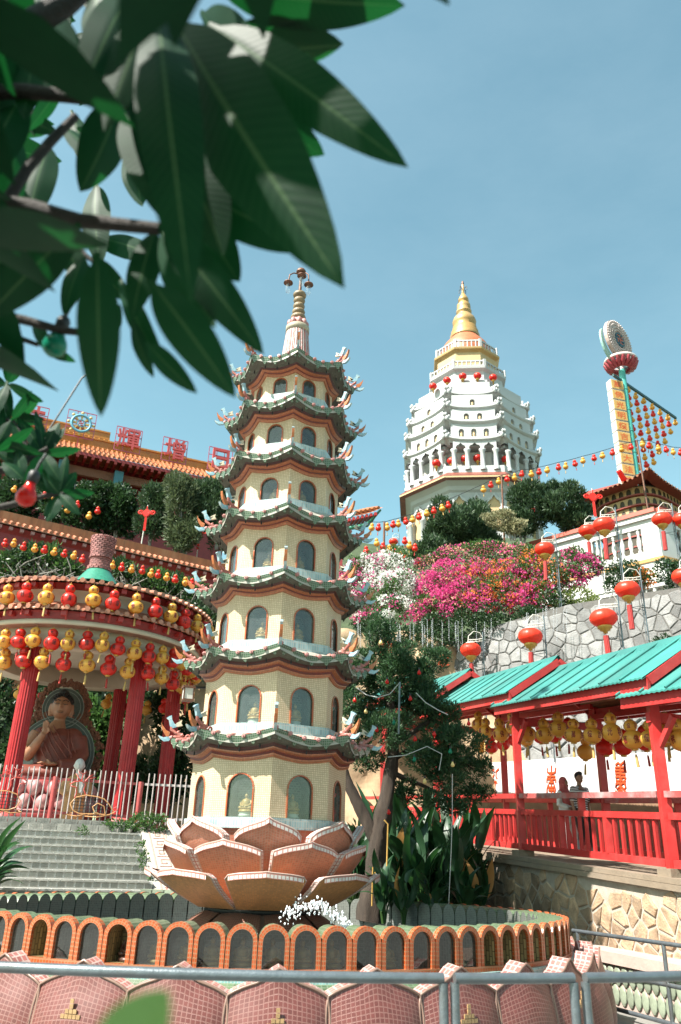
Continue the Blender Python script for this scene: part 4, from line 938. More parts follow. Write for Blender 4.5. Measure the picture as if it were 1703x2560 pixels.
mb.build('halo_flames', MT['halo_gilt'], big)
mb = MB(); mb.box((0, .72, 1.9), (.3, .2, 2.4)); mb.build('halo_support', MT['roof_red_dark'], big)
# smaller standing monk figure at the fence
mp = Vector(at(178, 2050, 20.75)); mp.z = ZL
monk = thing('monk_statue', 'bald white-headed monk figure in a tan robe standing between the fence and the Buddha', 'statue', mp, R(10))
mb = MB(); mb.tube([(0, 0, .0), (0, 0, .5), (0, 0, 1.0), (0, 0, 1.25), (0, 0, 1.36)], [.30, .29, .27, .24, .10], 16); mb.tube([(-.24, 0, 1.22), (-.33, -.05, .95), (-.15, -.2, .85)], [.10, .10, .08], 10); mb.tube([(.24, 0, 1.22), (.33, -.05, .95), (.15, -.2, .85)], [.10, .10, .08], 10)
remesh(mb, MT['robe_tan'], 'robe', monk, .03, 4)
mb = MB(); mb.tube([(0, 0, 1.3), (0, -.01, 1.45)], .065, 10); mb.sphere((0, -.02, 1.57), (.125, .135, .16), 14, 10); mb.sphere((0, -.15, 1.55), (.02, .03, .03), 6, 5); mb.sphere((0, -.14, 1.48), (.035, .02, .012), 8, 5)
for s_ in (-1, 1): mb.sphere((s_*.125, 0, 1.55), (.02, .03, .05), 6, 5)
mb.tube([(.05, -.12, 1.36), (.14, -.22, 1.15), (.16, -.24, .9)], [.07, .075, .06], 8)
remesh(mb, MT['figure_white'], 'head', monk, .018, 2)
# ================================================================ right side: covered walkway, walls, couple
M('walk_red', (.60, .036, .034), .45, .16, 4, .15, stain=((.62, .13, .12), .45), rnd=.06)
M('rail_worn', (.52, .10, .095), .55, .2, 5, .2, stain=((.46, .44, .44), .9), stretch=(1, 1, 1))
M('teal_sheet', (.055, .265, .235), .42, .16, 1.5, .15, stain=((.10, .20, .18), .55), rnd=.14)
M('wood_ceiling', (.36, .19, .09), .6, .3, 3, .2, stretch=(6, 1, 6), rnd=.2)
M('deck_concrete', (.30, .23, .165), .8, .15, 4, .4, stain=((.24, .20, .16), .5))
M('wall_white', (.80, .79, .80), .7, .05, 2, .1, stain=((.68, .66, .64), .3))
M('wall_brown', (.34, .20, .12), .8, .2, 3, .3)
M('ink_orange', (.72, .085, .02), .5, .08, 8, 0)
M('stone_tan', (.44, .30, .19), .9, .35, 6, 1.0, rnd=.42, stain=((.36, .30, .24), .6)); M('mortar_pale', (.52, .45, .38), .9, .15, 9, .5, stain=((.45, .38, .30), .5))
M('stone_grey', (.27, .265, .26), .85, .28, 5, 1.0, rnd=.38, stain=((.26, .25, .25), .5)); M('mortar_grey', (.16, .15, .14), .9, .2, 9, .5)
M('cliff_earth', (.52, .36, .22), .95, .4, 1.6, 1.0, stain=((.24, .17, .11), .8), stretch=(1, 1, .5))
NU_ = Vector((.235, -.972, 0)); NV_ = Vector((.972, .235, 0)); WA = Vector((3.56, 15.9, 0)); BL = 4.42
def zfl(s): return 1.88 - .062*s
def Q(s, n, z=0): p = WA + NU_*s + NV_*n; return Vector((p.x, p.y, zfl(s) + z))     # s metres past post A, n metres back, z above the deck
walk = thing('covered_walkway', 'red timber covered walkway with stepped turquoise metal roofs above the stone wall', 'walkway', (0, 0, 0))
S0, S1 = -3.2*BL, 1.9*BL
mb = MB(); a = [Q(S0, -.22), Q(S1, -.22), Q(S1, 2.2), Q(S0, 2.2)]; b = [p - Vector((0, 0, .07)) for p in a]
mb.face(a); mb.face(b[::-1])
for i in range(4): mb.face([a[i], b[i], b[(i+1) % 4], a[(i+1) % 4]])
mb.build('deck', MT['deck_concrete'], walk)
def wb(name, mat, p, q, w_, h_): mb = MB(); mb.beam(p, q, w_, h_); return mb.build(name, MT[mat], walk)
for i in (-3, -2, -1, 0, 1):
    s = i*BL
    for n_ in (0, 1.8):
        zt_ = {-3: 3.9, -2: 3.4, -1: 3.0, 0: 2.74, 1: 2.40}[i]
        wb('post', 'walk_red', Q(s, n_, -.06), Q(s, n_, zt_), .135, .135)
        mb = MB(); p = Q(s, n_, .02); mb.box(p, (.30, .30, .16), math.atan2(NU_.y, NU_.x)); mb.build('post_foot', MT['deck_concrete'], walk)
    wb('tie_beam', 'walk_red', Q(s, -.1, zt_ - .32), Q(s, 1.9, zt_ - .32), .10, .14)
    wb('brace', 'walk_red', Q(s, .02, zt_ - .75), Q(s + .42, .02, zt_ - .33), .07, .08); wb('brace', 'walk_red', Q(s, 1.8, zt_ - .75), Q(s + .42, 1.8, zt_ - .33), .07, .08)
balm = MB(); balm.beam((0, 0, 0), (0, 0, .50), .05, .045, (0, 1, 0)); balm = balm.mesh('baluster', MT['walk_red'])
for i in (-3, -2, -1, 0, 1):
    for n_ in (0, 1.8):
        s, e_ = i*BL + .09, (i+1)*BL - .09
        wb('top_rail', 'rail_worn' if i >= 0 else 'walk_red', Q(s, n_, 1.04), Q(e_, n_, 1.04), .13, .085); wb('middle_rail', 'walk_red', Q(s, n_, .76), Q(e_, n_, .76), .09, .09); wb('bottom_rail', 'walk_red', Q(s, n_, .16), Q(e_, n_, .16), .10, .10)
        for q in (1/3, 2/3):
            wb('rail_post', 'walk_red', Q(s + (e_-s)*q, n_, .2), Q(s + (e_-s)*q, n_, .73), .115, .10)
        wb('rail_post', 'walk_red', Q((s+e_)/2, n_, .80), Q((s+e_)/2, n_, 1.0), .10, .10)
        nb_ = 21
        for k in range(1, nb_):
            if k % 7 == 0: continue
            p = Q(s + (e_-s)*k/nb_, n_, .21); obj('baluster', balm, walk, p, (0, 0, math.atan2(NU_.y, NU_.x)))
# roofs, bay by bay: eave height above deck drops with the ramp and steps between bays
for i, ez in ((-3, 4.02), (-2, 3.52), (-1, 3.10), (0, 2.76), (1, 2.42)):
    s0, s1 = i*BL - .42, (i+1)*BL + (.30 if i < 1 else .5); sl_r = -.028; n0, n1, nr, rise = -.22, 1.98, .88, .72
    def E_(s, n_, dz=0):
        h = ez + rise*(1 - abs(n_ - nr)/(nr - n0)) + sl_r*(s - i*BL) + dz; return Q(s, n_, h - (0 if i >= -1 else 0) + .0)
    npan = 9
    for side in (0, 1):
        for k in range(npan):
            a0, a1 = s0 + (s1-s0)*k/npan + .004, s0 + (s1-s0)*(k+1)/npan - .004
            nA, nB = (n0 - .10, nr) if side == 0 else (nr, n1 + .1)
            mb = MB(); nc = 10
            rows = [[E_(a0 + (a1-a0)*j/nc, nn, .03 + (.014 if j % 2 else 0)) for j in range(nc+1)] for nn in (nA, nB)]
            mb.grid(rows, sm=False); mb.grid([[p - Vector((0, 0, .025)) for p in r_][::-1] for r_ in rows], sm=False)
            mb.face([rows[0][j] for j in range(nc+1)] + [p - Vector((0, 0, .025)) for p in rows[0][::-1]])
            mb.tube([E_(a0 + .01, nA, .06), E_(a0 + .01, nB, .06)], .018, 6)
            mb.build('roof_sheet', MT['teal_sheet'], walk)
    mb = MB(); mb.grid([[E_(s0, nr - .14, .035), E_(s1, nr - .14, .035)], [E_(s0, nr, .085), E_(s1, nr, .085)], [E_(s0, nr + .14, .035), E_(s1, nr + .14, .035)]], sm=False); mb.build('ridge_cap', MT['teal_sheet'], walk)
    wb('fascia', 'walk_red', E_(s0, n0, -.10), E_(s1, n0, -.10), .05, .20); wb('fascia', 'walk_red', E_(s0, n1, -.10), E_(s1, n1, -.10), .05, .20)
    for s_ in (s0, s1):
        wb('barge_board', 'walk_red', E_(s_, n0, -.07), E_(s_, nr, -.05), .05, .13); wb('barge_board', 'walk_red', E_(s_, nr, -.05), E_(s_, n1, -.05), .05, .13)
    for k in range(12):
        nA, nB = n0 + (nr - n0)*k/12 + .004, n0 + (nr-n0)*(k+1)/12 - .004
        mb = MB(); mb.face([E_(s0 + .05, nA, -.055), E_(s0+.05, nB, -.055), E_(s1-.05, nB, -.055), E_(s1-.05, nA, -.055)]); mb.face([E_(s0 + .05, nA, -.02), E_(s1-.05, nA, -.02), E_(s1-.05, nB, -.02), E_(s0+.05, nB, -.02)]); mb.build('ceiling_board', MT['wood_ceiling'], walk)
        nA, nB = nr + (n1 - nr)*k/12 + .004, nr + (n1-nr)*(k+1)/12 - .004
        mb = MB(); mb.face([E_(s0 + .05, nA, -.055), E_(s0+.05, nB, -.055), E_(s1-.05, nB, -.055), E_(s1-.05, nA, -.055)]); mb.face([E_(s0 + .05, nA, -.02), E_(s1-.05, nA, -.02), E_(s1-.05, nB, -.02), E_(s0+.05, nB, -.02)]); mb.build('ceiling_board', MT['wood_ceiling'], walk)
    for n_ in (0, 1.8):
        wb('wall_plate', 'walk_red', E_(s0 + .2, n_, -.16), E_(s1 - .2, n_, -.16), .09, .14)
        for s_ in (i*BL,): wb('post_stub', 'walk_red', Q(s_, n_, ez - .3), Q(s_, n_, E_(s_, n_, -.06).z - zfl(s_)), .12, .12)
    for n_ in (.1, 1.7): wb('tie_beam', 'walk_red', E_(s0 + .3, n_, -.32), E_(s1 - .3, n_, -.32), .07, .10)
# yellow lanterns in front, red ones behind
xs = [1195, 1214, 1246, 1277, 1321, 1356, 1394, 1433, 1477, 1523, 1571, 1622, 1660, 1690]
for k, x in enumerate(xs):
    d = ray(x, 1800); t = (WA + NV_*.35 - Vector((CAM.x, CAM.y, 0))); A_ = np.array([[d.x, -NU_.x], [d.y, -NU_.y]]); q = np.linalg.solve(A_, [t.x, t.y])
    p = CAM + ray(x, 1784 + (6 if k % 3 else -10))*q[0]
    gourd('yellow', p, f'yellow gourd lantern, {nth(k)} from the left in the walkway\'s front row', 'yellow lanterns along the walkway', 1.0*random.uniform(.97, 1.04))
for k in range(13):
    s = -4.6 + k*.62; p = Q(s, 1.3, 2.30 + (.35 if s < 0 else .0) + random.uniform(-.05, .03))
    cn = 'red' if k % 4 else 'yellow'
    gourd(cn, p, f'{cn} gourd lantern, {nth(k)} from the left in the walkway\'s half hidden back row', 'lanterns at the back of the walkway', 1.0, False)
# ---- white calligraphy wall behind the walkway
NW = 3.7
def QW(s, z): p = WA + NU_*s + NV_*NW; return Vector((p.x, p.y, z))
def ztop(s): return 3.99 - .077*s
cw = thing('calligraphy_wall', 'long white wall with orange seal-script characters behind the walkway', 'wall', (0, 0, 0))
mb = MB(); SA, SB = -11.5, 6
pts = [QW(SA, ztop(SA)), QW(SB, ztop(SB)), QW(SB, ztop(SB) - 1.02), QW(SA, ztop(SA) - 1.02)]; bk_ = [p + NV_*.18 for p in pts]
mb.face(pts[::-1]); mb.face(bk_)
for i in range(4): mb.face([pts[i], pts[(i+1) % 4], bk_[(i+1) % 4], bk_[i]])
mb.build('panel', MT['wall_white'], cw)
mb = MB(); pts = [QW(SA, ztop(SA) - 1.02) - NV_*.12, QW(SB, ztop(SB) - 1.02) - NV_*.12, QW(SB, .9) - NV_*.12, QW(SA, .9) - NV_*.12]; bk_ = [p + NV_*.4 for p in pts]
mb.face(pts[::-1])
for i in range(4): mb.face([pts[i], pts[(i+1) % 4], bk_[(i+1) % 4], bk_[i]])
mb.build('base', MT['wall_brown'], cw)
def wallpt(zx, zy, off=.006):                                  # pixel of the zoomed crop -> point on the white wall
    x, y = 1180 + zx*.29337, 1860 + zy*.29337; d = ray(x, y); o_ = WA + NV_*(NW - off) - CAM; k = (o_.x*NV_.x + o_.y*NV_.y)/(d.x*NV_.x + d.y*NV_.y); return CAM + d*k
chars = [[[(172, 222), (190, 226), (190, 262), (172, 298)], [(230, 212), (208, 234), (206, 276), (216, 298)], [(163, 336), (186, 318), (190, 330), (184, 392), (160, 440)], [(196, 326), (206, 318), (216, 338)], [(200, 330), (196, 388), (210, 440)]],
 [[(678, 182), (678, 262), (668, 305)], [(643, 205), (645, 240), (660, 250), (698, 250), (712, 238), (714, 200)], [(643, 278), (712, 278)], [(640, 330), (640, 300), (660, 298), (680, 312), (700, 298), (716, 305), (714, 330)], [(655, 345), (642, 380), (640, 430)], [(700, 345), (712, 385), (700, 432)], [(655, 330), (700, 330)], [(652, 372), (702, 372)], [(655, 395), (700, 395)], [(678, 345), (678, 432)], [(658, 360), (662, 405)], [(696, 360), (692, 405)]],
 [[(1225, 180), (1248, 160), (1268, 180)], [(1310, 178), (1288, 158), (1268, 180)], [(1222, 205), (1240, 200), (1312, 200)], [(1220, 232), (1240, 226), (1318, 232)], [(1224, 258), (1245, 252), (1310, 262)], [(1268, 165), (1268, 300)], [(1225, 285), (1250, 280), (1270, 292), (1295, 282), (1316, 294)], [(1228, 310), (1250, 318), (1270, 306), (1290, 322), (1312, 312)], [(1226, 345), (1255, 335), (1270, 350), (1290, 332), (1312, 342)], [(1240, 310), (1226, 372), (1240, 388), (1268, 360)], [(1300, 312), (1312, 372), (1298, 388), (1268, 360)], [(1268, 310), (1268, 440)], [(1225, 400), (1245, 420), (1262, 390)], [(1312, 400), (1292, 420), (1276, 390)]]]
for c_, wd in zip(chars, (.042, .036, .034)):
    mb = MB()
    for st in c_:
        pl = [wallpt(*q) for q in st]; mb.tube(pl, wd, 6)
    # flatten into a painted relief on the wall
    o_ = WA + NV_*(NW - .012)
    vv = []
    for v in mb.v:
        v = Vector(v); dd = (v - o_).x*NV_.x + (v - o_).y*NV_.y; vv.append(tuple(v - NV_*(dd*.8)))
    mb.v = vv; mb.build('character', MT['ink_orange'], cw)
for st in ([[(612, 430), (612, 462)], [(605, 446), (622, 440)], [(606, 462), (618, 448)]], [[(1194, 428), (1200, 466)], [(1188, 440), (1208, 436)], [(1190, 458), (1206, 452)], [(1188, 466), (1196, 448)]]):
    mb = MB()
    for q in st: mb.tube([wallpt(*z) for z in q], .018, 5)
    mb.build('seal_mark', MT['ink_orange'], cw)

# ---- stone walls made of single stones
def cells(wd, ht, size, seed, gap, jit=.42, aspect=1.0):
    rs = random.Random(seed); nx, ny = max(1, int(round(wd/size))), max(1, int(round(ht/(size*aspect)))); dx, dy = wd/nx, ht/ny
    pts = {(i, j): ((i + .5 + rs.uniform(-jit, jit) + (.5 if j % 2 else 0))*dx, (j + .5 + rs.uniform(-jit, jit))*dy) for i in range(-2, nx+2) for j in range(-2, ny+2)}
    out = []
    for i in range(0, nx):
        for j in range(ny):
            c = pts[(i, j)]; poly = [(0, 0), (wd, 0), (wd, ht), (0, ht)]
            for a in range(-2, 3):
                for b in range(-2, 3):
                    o_ = pts.get((i+a, j+b))
                    if (a, b) == (0, 0) or o_ is None: continue
                    mx, my = (c[0]+o_[0])/2, (c[1]+o_[1])/2; nx_, ny_ = o_[0]-c[0], o_[1]-c[1]; ln = math.hypot(nx_, ny_); nx_ /= ln; ny_ /= ln
                    off = mx*nx_ + my*ny_ - gap/2; new = []
                    for p, q in zip(poly, poly[1:] + poly[:1]):
                        dp_, dq = p[0]*nx_ + p[1]*ny_ - off, q[0]*nx_ + q[1]*ny_ - off
                        if dp_ <= 0: new.append(p)
                        if dp_*dq < 0: t = dp_/(dp_-dq); new.append((p[0] + (q[0]-p[0])*t, p[1] + (q[1]-p[1])*t))
                    poly = new
                    if len(poly) < 3: break
                if len(poly) < 3: break
            if len(poly) >= 3: out.append((c, poly))
    return out
def stone(parent, poly, fn, mat, depth, rs):
    cx, cy = sum(p[0] for p in poly)/len(poly), sum(p[1] for p in poly)/len(poly); mb = MB(); d = depth*rs.uniform(.5, 1.2); tx, ty = rs.uniform(-.05, .05), rs.uniform(-.05, .05)
    base = [fn(x, y, -.02) for x, y in poly]
    def sh(k, dd): return [fn(cx + (x-cx)*k, cy + (y-cy)*k, dd + ((x-cx)*tx + (y-cy)*ty)*.6 + rs.uniform(-.006, .006)) for x, y in poly]
    r1, r2 = sh(.98, d*.6), sh(.88, d); n = len(poly)
    for A_, B_ in ((base, r1), (r1, r2)):
        for i in range(n): j = (i+1) % n; mb.face([A_[i], A_[j], B_[j], B_[i]])
    mb.face(r2); return mb.build('stone', mat, parent)
rw = thing('rubble_wall', 'tan rubble stone retaining wall with pale mortar under the red walkway', 'wall', (0, 0, 0)); rs = random.Random(11)
def fw(x, z, d): s = -4.4 + x; p = WA + NU_*s + NV_*(-.16 - d); return Vector((p.x, p.y, z))
mb = MB(); mb.face([fw(0, -.1, 0), fw(12.8, -.1, 0), fw(12.8, 1.25, 0), fw(4.4, 1.75, 0), fw(0, 1.98, 0)]); mb.build('mortar', MT['mortar_pale'], rw)
for c, poly in cells(11.6, 1.9, .31, 5, .04, .45, .76):
    if c[1] > 1.70 + .062*(4.4 - c[0]) - .04 or not 1.2 < c[0] < 10.2: continue
    poly = [(x, min(y, 1.72 + .062*(4.4 - x))) for x, y in poly]; stone(rw, poly, fw, MT['stone_tan'], .026, rs)
mb = MB()
a = [Q(S0, -.24, -.075), Q(S1, -.24, -.075), Q(S1, -.24, -.15), Q(S0, -.24, -.15)]; b = [p + NV_*.2 for p in a]; mb.face(a[::-1]); mb.face([a[0], a[1], b[1], b[0]]); mb.face([a[2], a[3], b[3], b[2]]); mb.build('coping', MT['deck_concrete'], rw)
# pale green tiled kerb and pink coping at its foot
kerb = thing('tiled_kerb', 'low kerb of pale green wavy tiles with pinkish coping at the foot of the stone wall', 'kerb', (0, 0, 0))
M('tile_palegreen', (.33, .38, .28), .4, .2, 8, .2, rnd=.2); M('coping_pink', (.58, .44, .38), .8, .1, 4, .3)
def fk(x, z, d): p = WA + NU_*(1.5 + x) + NV_*(-.62 - d); return Vector((p.x, p.y, z))
mb = MB(); 
for zz0, zz1, d0, d1 in ((0, .52, -.02, -.02), (.52, .66, .03, .03)):
    mb.face([fk(0, zz0, d0), fk(7, zz0, d0), fk(7, zz1, d1), fk(0, zz1, d1)])
mb.face([fk(0, .66, .03), fk(7, .66, .03), fk(7, .66, -.46), fk(0, .66, -.46)]); mb.face([fk(0, .52, .03), fk(0, .52, -.3), fk(7, .52, -.3), fk(7, .52, .03)]); mb.build('coping', MT['coping_pink'], kerb)
tl = MB(); tl.sphere((0, 0, 0), (.085, .014, .12), 8, 6); tlm = tl.mesh('tile', MT['tile_palegreen'])
for k in range(42):
    for j in range(2):
        p = fk(.08 + k*.165 + (.08 if j else 0), .17 + j*.22, -.005); obj('tile', tlm, kerb, p, (0, 0, math.atan2(NU_.y, NU_.x)))
# ---- high grey stone wall
WP = [Vector((3.9, 27.3, 0)), Vector((5.6, 26.0, 0)), Vector((8.3, 24.0, 0)), Vector((11.0, 21.6, 0)), Vector((14.2, 18.6, 0))]
WL = [0]
for a, b in zip(WP, WP[1:]): WL.append(WL[-1] + (b-a).length)
def wline(t):
    for i in range(len(WP)-1):
        if t <= WL[i+1] or i == len(WP)-2:
            d = (WP[i+1]-WP[i]).normalized(); return WP[i] + d*(t - WL[i]), Vector((d.y, -d.x, 0))
GT = lambda t: 9.0 + .55*min(1, t/4.5) - .14*max(0, t - 5.5)*.25
gw = thing('stone_wall', 'tall curved grey fieldstone retaining wall below the flower hedge', 'wall', (0, 0, 0))
def fg(x, z, d): p, nn = wline(x); q = p + nn*d; return Vector((q.x, q.y, z))
mb = MB(); T = WL[-1]; n = 40
mb.grid([[fg(T*j/n, 4.0, 0) for j in range(n+1)], [fg(T*j/n, GT(T*j/n), 0) for j in range(n+1)], [fg(T*j/n, GT(T*j/n), -.5) for j in range(n+1)]], sm=False); mb.build('mortar', MT['mortar_grey'], gw)
rs = random.Random(4)
low_ = MB()
for c, poly in cells(T - 1.0, 3.0, .37, 8, .03, .45):
    if 6.7 + c[1] > GT(c[0]) - .03: continue
    stone(gw, [(x, min(6.7 + y, GT(x) - .01)) for x, y in poly], fg, MT['stone_grey'], .03, rs)
for c, poly in cells(T - 1.0, 2.5, .5, 9, .04, .42):
    o_ = stone(gw, [(x, 4.2 + y) for x, y in poly], fg, MT['stone_grey'], .06, rs); b_ = len(low_.v); low_.v += [tuple(v.co) for v in o_.data.vertices]
    for p_ in o_.data.polygons: low_.f.append(tuple(b_ + i for i in p_.vertices)); low_.uv.append(None); low_.sm.append(False)
    bpy.data.objects.remove(o_)
stuff(low_.build('lower_stones', MT['stone_grey'], gw))
# ---- earth cliff in front of its left end and behind the tree
mb = MB(); NXc, NZc = 60, 26; rows = []
from mathutils import noise as mn
for i in range(NZc+1):
    row = []
    for j in range(NXc+1):
        t = j/NXc; x = -7 + 15.0*t; y = 29.5 - 4.6*t**1.6 - .8*math.sin(t*5); top = 9.2 - 2.2*max(0, (t-.62)/.38)**1.2
        v = i/NZc; z = 1.2 + (top-1.2)*v; nz = mn.fractal(Vector((x*.5, y*.5, z*.6)), 1.0, 2.0, 5)
        row.append((x + nz*.15, y - 1.2 + 1.2*v**2 - nz*.5, z + nz*.1))
    rows.append(row)
top = [(x, y + 4, z + .1) for x, y, z in rows[-1]]; mb.grid(rows + [top]); struct(mb.build('cliff', MT['cliff_earth']))
cc = thing('cliff_lettering', 'large red characters painted on the earth cliff behind the tree', 'lettering', (0, 0, 0))
for ch, x, y, hh in (('佛', 962, 1622, .5), ('合', 1062, 1662, .4), ('掌', 1108, 1652, .4)):
    mb = MB(); c_ = at(x, y, 25.2); solid_glyph(mb, ch, lambda u, v, d: c_ + Vector((u*hh, d, v*hh)), .04); mb.build('character', MT['ink_orange'], cc)

# ---- the couple
M('cloth_coral', (.52, .10, .10), .75, .15, 8, .3); M('cloth_white', (.78, .78, .78), .75, .06, 10, .3); M('cloth_black', (.015, .016, .02), .75, .2, 10, .2); M('skin', (.36, .19, .12), .5, .08, 10, .1); M('shoe_white', (.8, .8, .8), .5, .05, 10, .1)
mt, n_, l_, bs_ = nodes('cloth_striped'); tcx = n_.new('ShaderNodeTexCoord'); sx = n_.new('ShaderNodeSeparateXYZ'); l_.new(tcx.outputs['Object'], sx.inputs[0])
ma = n_.new('ShaderNodeMath'); ma.operation = 'MULTIPLY'; ma.inputs[1].default_value = 1/.042; l_.new(sx.outputs[2], ma.inputs[0]); mf_ = n_.new('ShaderNodeMath'); mf_.operation = 'FRACT'; l_.new(ma.outputs[0], mf_.inputs[0])
l_.new(ramp(n_, l_, mf_.outputs[0], [(.44, (.62, .62, .64)), (.5, (.03, .03, .04))]), bs_.inputs['Base Color']); bs_.inputs['Roughness'].default_value = .8
def limb(mb, pts, rr, n=10): mb.tube(pts, rr, n); mb.sphere(pts[0], rr[0], 10, 6); mb.sphere(pts[-1], rr[-1], 10, 6)
def person(label, loc, rz, H, woman):
    t = thing('person', label, 'person', loc, rz, 'couple on the walkway'); k = H/1.72
    def V(x, y, z): return Vector((x*k, y*k, z*k))
    sw = .17 if woman else .195
    # body (skin): legs, torso, arms, head in one skin
    mb = MB()
    limb(mb, [V(-.09, .02, .90), V(-.10, -.06, .50), V(-.10, .02, .09)], [.085*k, .058*k, .042*k]); limb(mb, [V(.09, 0, .90), V(.10, -.14, .50), V(.11, -.20, .09)], [.085*k, .058*k, .042*k])
    limb(mb, [V(-.10, .02, .05), V(-.10, -.10, .035)], [.04*k, .035*k], 8); limb(mb, [V(.11, -.20, .05), V(.11, -.32, .04)], [.04*k, .035*k], 8)
    limb(mb, [V(0, 0, .93), V(0, 0, 1.15), V(0, -.01, 1.36), V(0, 0, 1.44)], [.135*k, .125*k, (sw-.03)*k, .07*k], 14); limb(mb, [V(-sw, 0, 1.38), V(sw, 0, 1.38)], [.06*k, .06*k])
    limb(mb, [V(0, 0, 1.42), V(0, -.01, 1.54)], [.052*k, .05*k])
    hands = []
    for s_ in (-1, 1):
        e_ = V(s_*(sw+.05), .02, 1.12); h_ = V(s_*(.06 if woman else sw+.03), -.17 if woman else -.04, 1.04 if woman else .86)
        limb(mb, [V(s_*sw, 0, 1.38), e_, h_], [.05*k, .04*k, .03*k], 9); hands.append((h_, s_))
        dn = V(-s_*.02, -.03, -.06) if not woman else V(-s_*.06, -.02, .0)
        mb.sphere(h_ + dn*.6, (.035*k, .022*k, .042*k), 8, 6)
        for f in range(4): q = h_ + dn + V((f-1.5)*.014, -.004, -.01 if not woman else (f-1.5)*.014); mb.tube([q, q + dn*.6 + V(0, -.006, 0), q + dn*1.0 + V(0, -.016, .004)], [.0075*k, .007*k, .005*k], 5)
        mb.tube([h_ + V(-s_*.025, -.015, -.01), h_ + V(-s_*.04, -.03, -.03), h_ + V(-s_*.035, -.035, -.055)], [.009*k, .008*k, .006*k], 5)
    hc = V(0, -.015, 1.635); mb.sphere(hc, (.075*k, .095*k, .115*k), 16, 12); mb.sphere(hc + V(0, -.04, -.06), (.055*k, .055*k, .05*k), 10, 7)
    mb.tube([hc + V(0, -.09, .025), hc + V(0, -.112, -.012), hc + V(0, -.10, -.03)], [.010*k, .015*k, .016*k], 7); mb.sphere(hc + V(0, -.088, -.062), (.026*k, .014*k, .009*k), 8, 5)
    for s_ in (-1, 1): mb.sphere(hc + V(s_*.076, .005, -.01), (.012*k, .02*k, .03*k), 7, 5); mb.sphere(hc + V(s_*.032, -.083, .02), (.018*k, .012*k, .010*k), 7, 5)
    body = remesh(mb, MT['skin'], 'body', t, .0085, 2)
    mb = MB()
    for s_ in (-1, 1): mb.sphere(hc + V(s_*.032, -.093, .02), (.010*k, .006*k, .006*k), 7, 5); mb.tube([hc + V(s_*.015, -.096, .042), hc + V(s_*.034, -.096, .05), hc + V(s_*.055, -.085, .042)], .004*k, 4)
    mb.build('eyes', MT['hair_black'], t)
    top = MB(); leg = MB(); shoe = MB()
    limb(leg, [V(-.09, .02, .93), V(-.10, -.06, .50), V(-.10, .02, .12)], [.105*k, .078*k, .062*k], 12); limb(leg, [V(.09, 0, .93), V(.10, -.14, .50), V(.11, -.20, .12)], [.105*k, .078*k, .062*k], 12); limb(leg, [V(0, 0, .95), V(0, 0, 1.0)], [.15*k, .14*k], 14)
    remesh(leg, MT['cloth_white' if woman else 'cloth_black'], 'trousers', t, .014, 2)
    limb(top, [V(0, 0, .82 if woman else .9), V(0, 0, 1.1), V(0, -.01, 1.34), V(0, 0, 1.43)], [(.185 if woman else .155)*k, .15*k, (sw-.005)*k, .075*k], 16); limb(top, [V(-sw, 0, 1.375), V(sw, 0, 1.375)], [.075*k, .075*k])
    for h_, s_ in hands:
        e_ = V(s_*(sw+.05), .02, 1.12); m_ = V(s_*sw, 0, 1.38).lerp(e_, .75)
        limb(top, [V(s_*sw, 0, 1.38), e_, h_.lerp(e_, .25)] if woman else [V(s_*sw, 0, 1.38), m_], [.07*k, .06*k, .055*k] if woman else [.075*k, .07*k], 10)
    remesh(top, MT['cloth_white' if woman else 'cloth_striped'], 'shirt', t, .014, 2)
    for a_ in ((-.10, .02), (.11, -.20)): shoe.sphere(V(a_[0], a_[1]-.05, .045), (.048*k, .13*k, .05*k), 10, 7)
    remesh(shoe, MT['shoe_white'], 'shoes', t, .014, 1)
    if woman:
        hj = MB(); hj.sphere(hc + V(0, .025, .012), (.102*k, .112*k, .135*k), 16, 12); limb(hj, [hc + V(0, .03, -.05), V(0, .0, 1.46), V(0, -.02, 1.33), V(0, -.04, 1.22)], [.098*k, .115*k, .18*k, .165*k], 14); limb(hj, [V(-.12, 0, 1.38), V(.12, 0, 1.38)], [.10*k, .10*k])
        hj.tube([hc + V(-.075, -.05, -.05), hc + V(0, -.075, -.125), hc + V(.075, -.05, -.05)], .03*k, 8)
        remesh(hj, MT['cloth_coral'], 'headscarf', t, .014, 2)
    else:
        hr = MB(); hr.sphere(hc + V(0, .022, .035), (.081*k, .092*k, .098*k), 14, 10); hr.sphere(hc + V(0, -.02, .085), (.068*k, .078*k, .055*k), 12, 8); remesh(hr, MT['hair_black'], 'hair', t, .012, 1)
    return t
def on_deck(x, n):
    d = ray(x, 2150); o_ = WA + NV_*n - CAM; q = np.linalg.solve(np.array([[d.x, -NU_.x], [d.y, -NU_.y]]), [o_.x, o_.y]); return Q(q[1], n, .004)
person('woman in a coral headscarf, white top and white trousers walking on the red walkway', on_deck(1424, 1.35), R(38), 1.43, True)
person('man in a black and white striped t-shirt and dark trousers on the red walkway', on_deck(1464, 1.5), R(30), 1.53, False)
